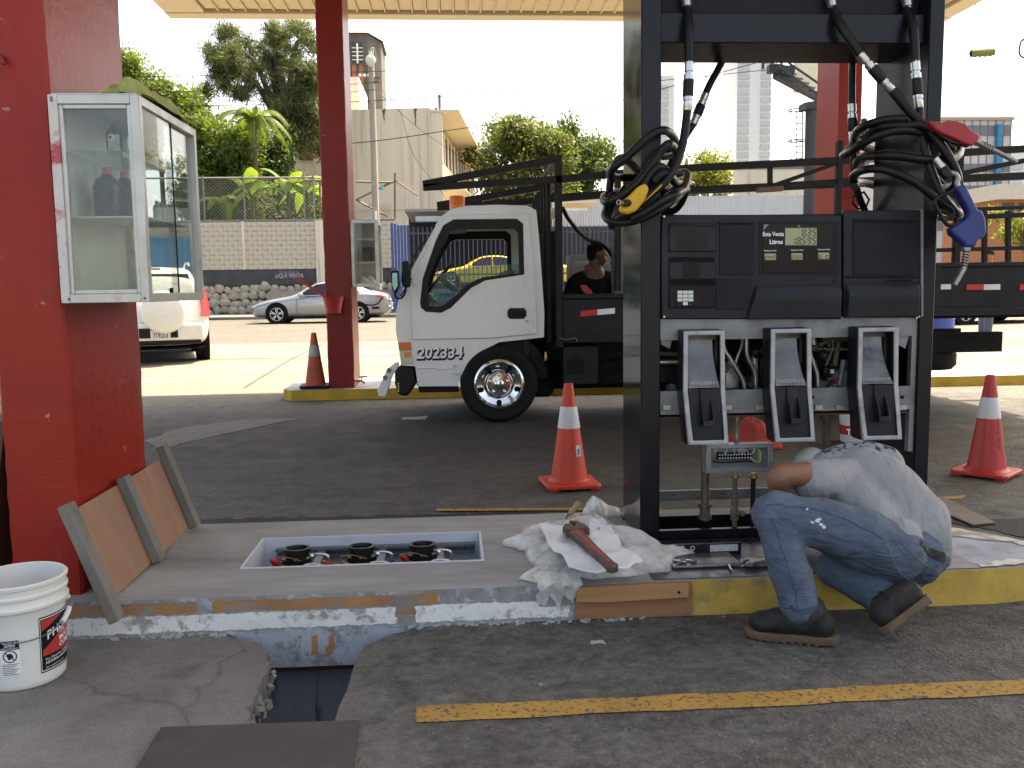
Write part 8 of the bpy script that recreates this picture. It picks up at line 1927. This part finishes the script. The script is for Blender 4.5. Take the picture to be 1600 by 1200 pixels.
# fingers of the working hand
for k in range(5):
    b0 = at(1236, 800, 3.87)+Vector((-.022+.011*k, .01, .004*k)); P_ = [b0, b0+Vector((-.006+.003*k, .035, -.008)), b0+Vector((-.004+.003*k, .055, -.028))] if k else [b0, b0+Vector((-.03, .015, -.01)), b0+Vector((-.035, .035, -.02))]
    MB().tube(spline(P_, 4), [.0095]*5+[.0085]*4, 8).build('finger', m_skin, wk)
shirt_parts = [seg([(1432, 836, 3.38), (1412, 804, 3.44), (1376, 768, 3.55), (1338, 748, 3.65), (1308, 740, 3.70)], [.128, .142, .152, .146, .115]),
    seg([(1472, 862, 3.33), (1454, 832, 3.34), (1440, 812, 3.38)], [.040, .085, .11]),
    seg([(1385, 845, 3.26), (1366, 805, 3.38), (1330, 772, 3.52)], [.060, .095, .11]),
    seg([(1425, 858, 3.24), (1405, 840, 3.27)], [.055, .085]),
    seg([(1376, 728, 3.72), (1340, 724, 3.76), (1300, 732, 3.74)], [.10, .108, .088]),
    seg([(1322, 750, 3.57), (1292, 750, 3.52), (1270, 751, 3.48)], [.090, .090, .090])]
shirt = blob('t_shirt', m_shirt, wk, shirt_parts, .010, 8, .024, .22, .008)
jl = [seg([(1432, 868, 3.32), (1415, 862, 3.33), (1392, 860, 3.34)], [.112, .122, .120]),
      seg([(1448, 866, 3.36), (1425, 872, 3.42)], [.092, .105]),
      seg([(1395, 862, 3.27), (1300, 824, 3.25), (1214, 804, 3.26)], [.122, .106, .088]), seg([(1208, 802, 3.26), (1230, 872, 3.20), (1252, 950, 3.145)], [.086, .071, .073]),
      seg([(1420, 880, 3.42), (1370, 888, 3.46), (1308, 886, 3.41)], [.112, .092, .080]), seg([(1308, 886, 3.41), (1352, 916, 3.31), (1390, 943, 3.20)], [.084, .078, .072])]
jeans = blob('jeans', m_jean, wk, jl, .010, 4, .034, .12, .009)
def ribbon(name, pts, wd, mat, target, off=.002, sub=10):
    c = spline([at(*p) for p in pts], sub); rows = []
    for k, p in enumerate(c):
        tg = (c[min(k+1, len(c)-1)]-c[max(k-1, 0)]).normalized(); vd = (p-Vector((0, 0, CAM_H))).normalized(); sd_ = tg.cross(vd).normalized()
        rows.append([p-sd_*wd/2+sd_*wd*j/4 for j in range(5)])
    o = MB().rings(rows, cap=False, close=False).build(name, mat, wk, smooth=179)
    md = o.modifiers.new('wrap', 'SHRINKWRAP'); md.target = target; md.wrap_method = 'NEAREST_SURFACEPOINT'; md.wrap_mode = 'ABOVE_SURFACE'; md.offset = off
    return o
m_stitch = M('denim_stitch', (.12, .135, .155), .9); m_seam = M('denim_seam', (.045, .065, .10), .9); m_hem = M('shirt_hem', (.20, .205, .21), .9)
ribbon('belt', [(1432, 850, 3.2), (1448, 858, 3.2), (1466, 868, 3.22), (1478, 872, 3.26)], .036, M('leather_belt', (.02, .014, .012), .5), jeans, .006)
ribbon('seam', [(1196, 786, 3.18), (1240, 788, 3.16), (1300, 800, 3.15), (1350, 822, 3.14), (1378, 842, 3.15)], .006, m_seam, jeans)
ribbon('seam', [(1380, 835, 3.15), (1388, 860, 3.15), (1400, 885, 3.17), (1415, 900, 3.19)], .005, m_stitch, jeans)
ribbon('seam', [(1402, 842, 3.15), (1414, 866, 3.16), (1432, 890, 3.2)], .005, m_stitch, jeans)
ribbon('pocket_edge', [(1412, 846, 3.15), (1428, 868, 3.16), (1452, 886, 3.2), (1470, 884, 3.24)], .005, m_stitch, jeans)
ribbon('seam', [(1204, 812, 3.17), (1226, 870, 3.12), (1238, 920, 3.08), (1246, 955, 3.06)], .006, m_seam, jeans)
ribbon('trouser_cuff', [(1222, 950, 3.08), (1240, 958, 3.06), (1262, 957, 3.06), (1284, 948, 3.10)], .028, m_seam, jeans, .003)
ribbon('trouser_cuff', [(1372, 952, 3.14), (1388, 962, 3.14), (1402, 958, 3.16)], .024, m_seam, jeans, .003)
for a_, b_, w_ in ((1262, 793, .010), (1276, 812, .012), (1281, 818, .010), (1268, 815, .008), (1285, 822, .012), (1279, 810, .008)): ribbon('paint_splash', [(a_, b_, 3.15), (a_+2.5, b_+1.5, 3.15), (a_+5, b_+1, 3.15)], w_, M('white_splash', (.55, .56, .58), .7), jeans, .002, 4)
ribbon('sleeve_hem', [(1232, 722, 3.42), (1240, 745, 3.36), (1252, 768, 3.37), (1262, 786, 3.42)], .010, m_hem, shirt, .002)
ribbon('shirt_hem', [(1352, 828, 3.2), (1375, 848, 3.18), (1400, 856, 3.17), (1430, 852, 3.18), (1460, 862, 3.22), (1484, 874, 3.3)], .010, m_hem, shirt, .002)
# boots
def boot_shoe(heel, toe, ank, up=(0, 0, 1), wd=.05, sole_t=.027):
    heel, toe, ank = Vector(heel), Vector(toe), Vector(ank); d = (toe-heel); L = d.length; d.normalize(); up = Vector(up).normalized(); up = (up-d*up.dot(d)).normalized(); s = d.cross(up)
    prof = [(-.02, .038, .0), (.04, .046, 0), (.12, .043, .004), (.2, .053, .004), (.26, .050, .002), (.295, .034, .006)]
    sc_ = L/.285
    P_ = lambda u, w_, z: heel+d*u*sc_+s*w_+up*z
    def contour(z, k): return [P_(u, w_*k, z) for u, w_, e in prof]+[P_(.312, 0, z+.004)]+[P_(u, -w_*k, z) for u, w_, e in reversed(prof)]+[P_(-.036, 0, z)]
    MB().rings([contour(0, .97), contour(.006, 1.04), contour(sole_t*.55, 1.02), contour(sole_t, 1.06), contour(sole_t+.005, 1.0)]).build('boot_sole', m_sole, wk, smooth=40, bevel=.003)
    for k in range(11):
        MB().boxc(P_(-.01+.029*k, 0, .0), (.013, .098 if 1 < k < 10 else .07, .005), Matrix((d, s, up)).transposed()).build('sole_lug', m_sole, wk)
    pts = [([heel+up*.068+d*.03, heel+up*.075+d*.12, heel+up*.062+d*(L*.7), toe+up*.056-d*.04], [.054, .058, .053, .044]), ([toe+up*.058-d*.045], (.058, .058, .044)), ([heel+d*.05+up*.07, ank], [.058, .066])]
    blob('boot_upper', m_bootl, wk, pts, .008, 3, .012, .04)
    for k in range(3):
        c = heel+d*(.105+.02*k)+up*(.128-.014*k); MB().tube([c+s*.05-up*.03, c+s*.03+up*.003, c-s*.03+up*.003, c-s*.05-up*.03], .004, 6).build('boot_lace', m_blk, wk)
h_, t_ = gd(1296, 1006), gd(1180, 984); h_.z = t_.z = .006; t_.y = h_.y+.10; t_.x = h_.x-.265
boot_shoe(h_, t_, at(1264, 955, 3.14))
h2, t2_ = at(1450, 944, 3.10), gd(1384, 1004); t2_.z = .03
boot_shoe(h2, t2_, at(1402, 945, 3.18), up=(-.70, .42, .45))
blob('cap', M('cap_cloth', (.42, .44, .38), .9), wk, [([at(1268, 738, 3.93)+Vector((0, 0, .008))], (.092, .105, .110))], .01, 3)
# man on the truck bed
mn = thing('person', 'person in black shirt seated on the truck bed with back turned', 'person', (at(925, 455, 9.6).x, 9.6, BEDZ))
m_bsh = M('black_shirt', (.010, .010, .011), .9, var=.2, scale=5, bump=.3, bscale=12, bdist=.02); MYY = 9.55
hd = at(934, 398, MYY)
blob('body', m_skin2, mn, [([hd+Vector((0, 0, .025))], (.098, .085, .105)), ([hd+Vector((.03, -.005, -.05))], (.068, .062, .07)), ([hd+Vector((.095, -.01, -.005))], (.02, .015, .026)), ([hd+Vector((.075, -.005, -.055))], (.028, .03, .022)), ([hd+Vector((-.005, -.085, 0))], (.022, .014, .034)),
    ([hd+Vector((-.03, 0, -.06)), hd+Vector((-.05, .01, -.19))], [.062, .075]), ([hd+Vector((-.05, 0, -.25)), hd+Vector((-.07, 0, -.65))], [.15, .16]),
    ([hd+Vector((.2, -.02, -.32)), hd+Vector((.26, -.1, -.55)), hd+Vector((.35, -.15, -.62))], [.06, .05, .035])], .014, 4)
blob('hair', M('black_hair', (.008, .007, .007), .8, bump=.5, bscale=90), mn, [([hd+Vector((-.02, .0, .055))], (.104, .094, .09)), ([hd+Vector((-.06, 0, .0))], (.06, .08, .08))], .012, 3)
blob('shirt', m_bsh, mn, [([hd+Vector((-.05, 0, -.20)), hd+Vector((-.06, 0, -.30)), hd+Vector((-.07, 0, -.50)), hd+Vector((-.07, 0, -.75))], [.115, .17, .19, .19]), ([hd+Vector((-.05, .01, -.17))], (.10, .09, .05)), ([hd+Vector((-.06, 0, -.27)), hd+Vector((.16, 0, -.30)), hd+Vector((.22, -.03, -.46))], [.13, .105, .08]), ([hd+Vector((-.06, 0, -.27)), hd+Vector((-.24, 0, -.32)), hd+Vector((-.32, -.05, -.52))], [.13, .105, .08])], .018, 6, .03, .15)
blob('red_sleeve_cloth', M('red_cloth', (.25, .025, .025), .85), mn, [([hd+Vector((.21, -.10, -.38)), hd+Vector((.19, -.12, -.5))], [.06, .07])], .014, 4)
MB().box(hd.x-.3, hd.x+.2, MYY-.2, MYY+.2, BEDZ, hd.z-.74).build('seat_box', m_bed, mn, bevel=.01)
# passer-by with cap beyond the truck
FYY = 16.3; fh = at(1544, 399, FYY)
pr = thing('person', 'person in dark cap standing beyond the truck side board', 'person', (fh.x, FYY, zg(FYY)))
blob('body', M('skin_mid', (.28, .12, .06), .55), pr, [([fh], (.09, .10, .115)), ([fh+Vector((-.075, -.02, -.02))], (.02, .02, .025)), ([fh+Vector((-.03, -.01, -.07))], (.06, .06, .05)), ([fh+Vector((.02, 0, -.06)), fh+Vector((.03, 0, -.2))], [.06, .065]), ([fh+Vector((.03, 0, -.3)), fh+Vector((.02, 0, -.75))], [.15, .14]), ([fh+Vector((.02, -.08, -.8)), (fh.x, FYY-.08, zg(FYY)+.06)], [.08, .05]), ([fh+Vector((.02, .08, -.8)), (fh.x, FYY+.08, zg(FYY)+.06)], [.08, .05])], .018, 4)
blob('cap', m_blk, pr, [([fh+Vector((.015, 0, .045))], (.105, .108, .09)), ([fh+Vector((-.10, -.02, .03))], (.06, .06, .014))], .014, 3)
blob('shirt', M('orange_shirt', (.4, .16, .06), .9), pr, [([fh+Vector((.03, 0, -.22)), fh+Vector((.03, 0, -.34)), fh+Vector((.02, 0, -.8))], [.09, .19, .17]), ([fh+Vector((.03, -.15, -.3)), fh+Vector((.03, -.26, -.6))], [.09, .06]), ([fh+Vector((.03, .15, -.3)), fh+Vector((.03, .26, -.6))], [.09, .06])], .02, 4)
blob('trousers', m_jean, pr, [([fh+Vector((.02, -.08, -.78)), (fh.x, FYY-.08, zg(FYY)+.1)], [.105, .07]), ([fh+Vector((.02, .08, -.78)), (fh.x, FYY+.08, zg(FYY)+.1)], [.105, .07])], .02, 4)
for s_ in (-1, 1): blob('shoe', m_blk, pr, [([(fh.x+.03, FYY+.08*s_, zg(FYY)+.045), (fh.x-.12, FYY+.08*s_, zg(FYY)+.035)], [.045, .034])], .012, 3)
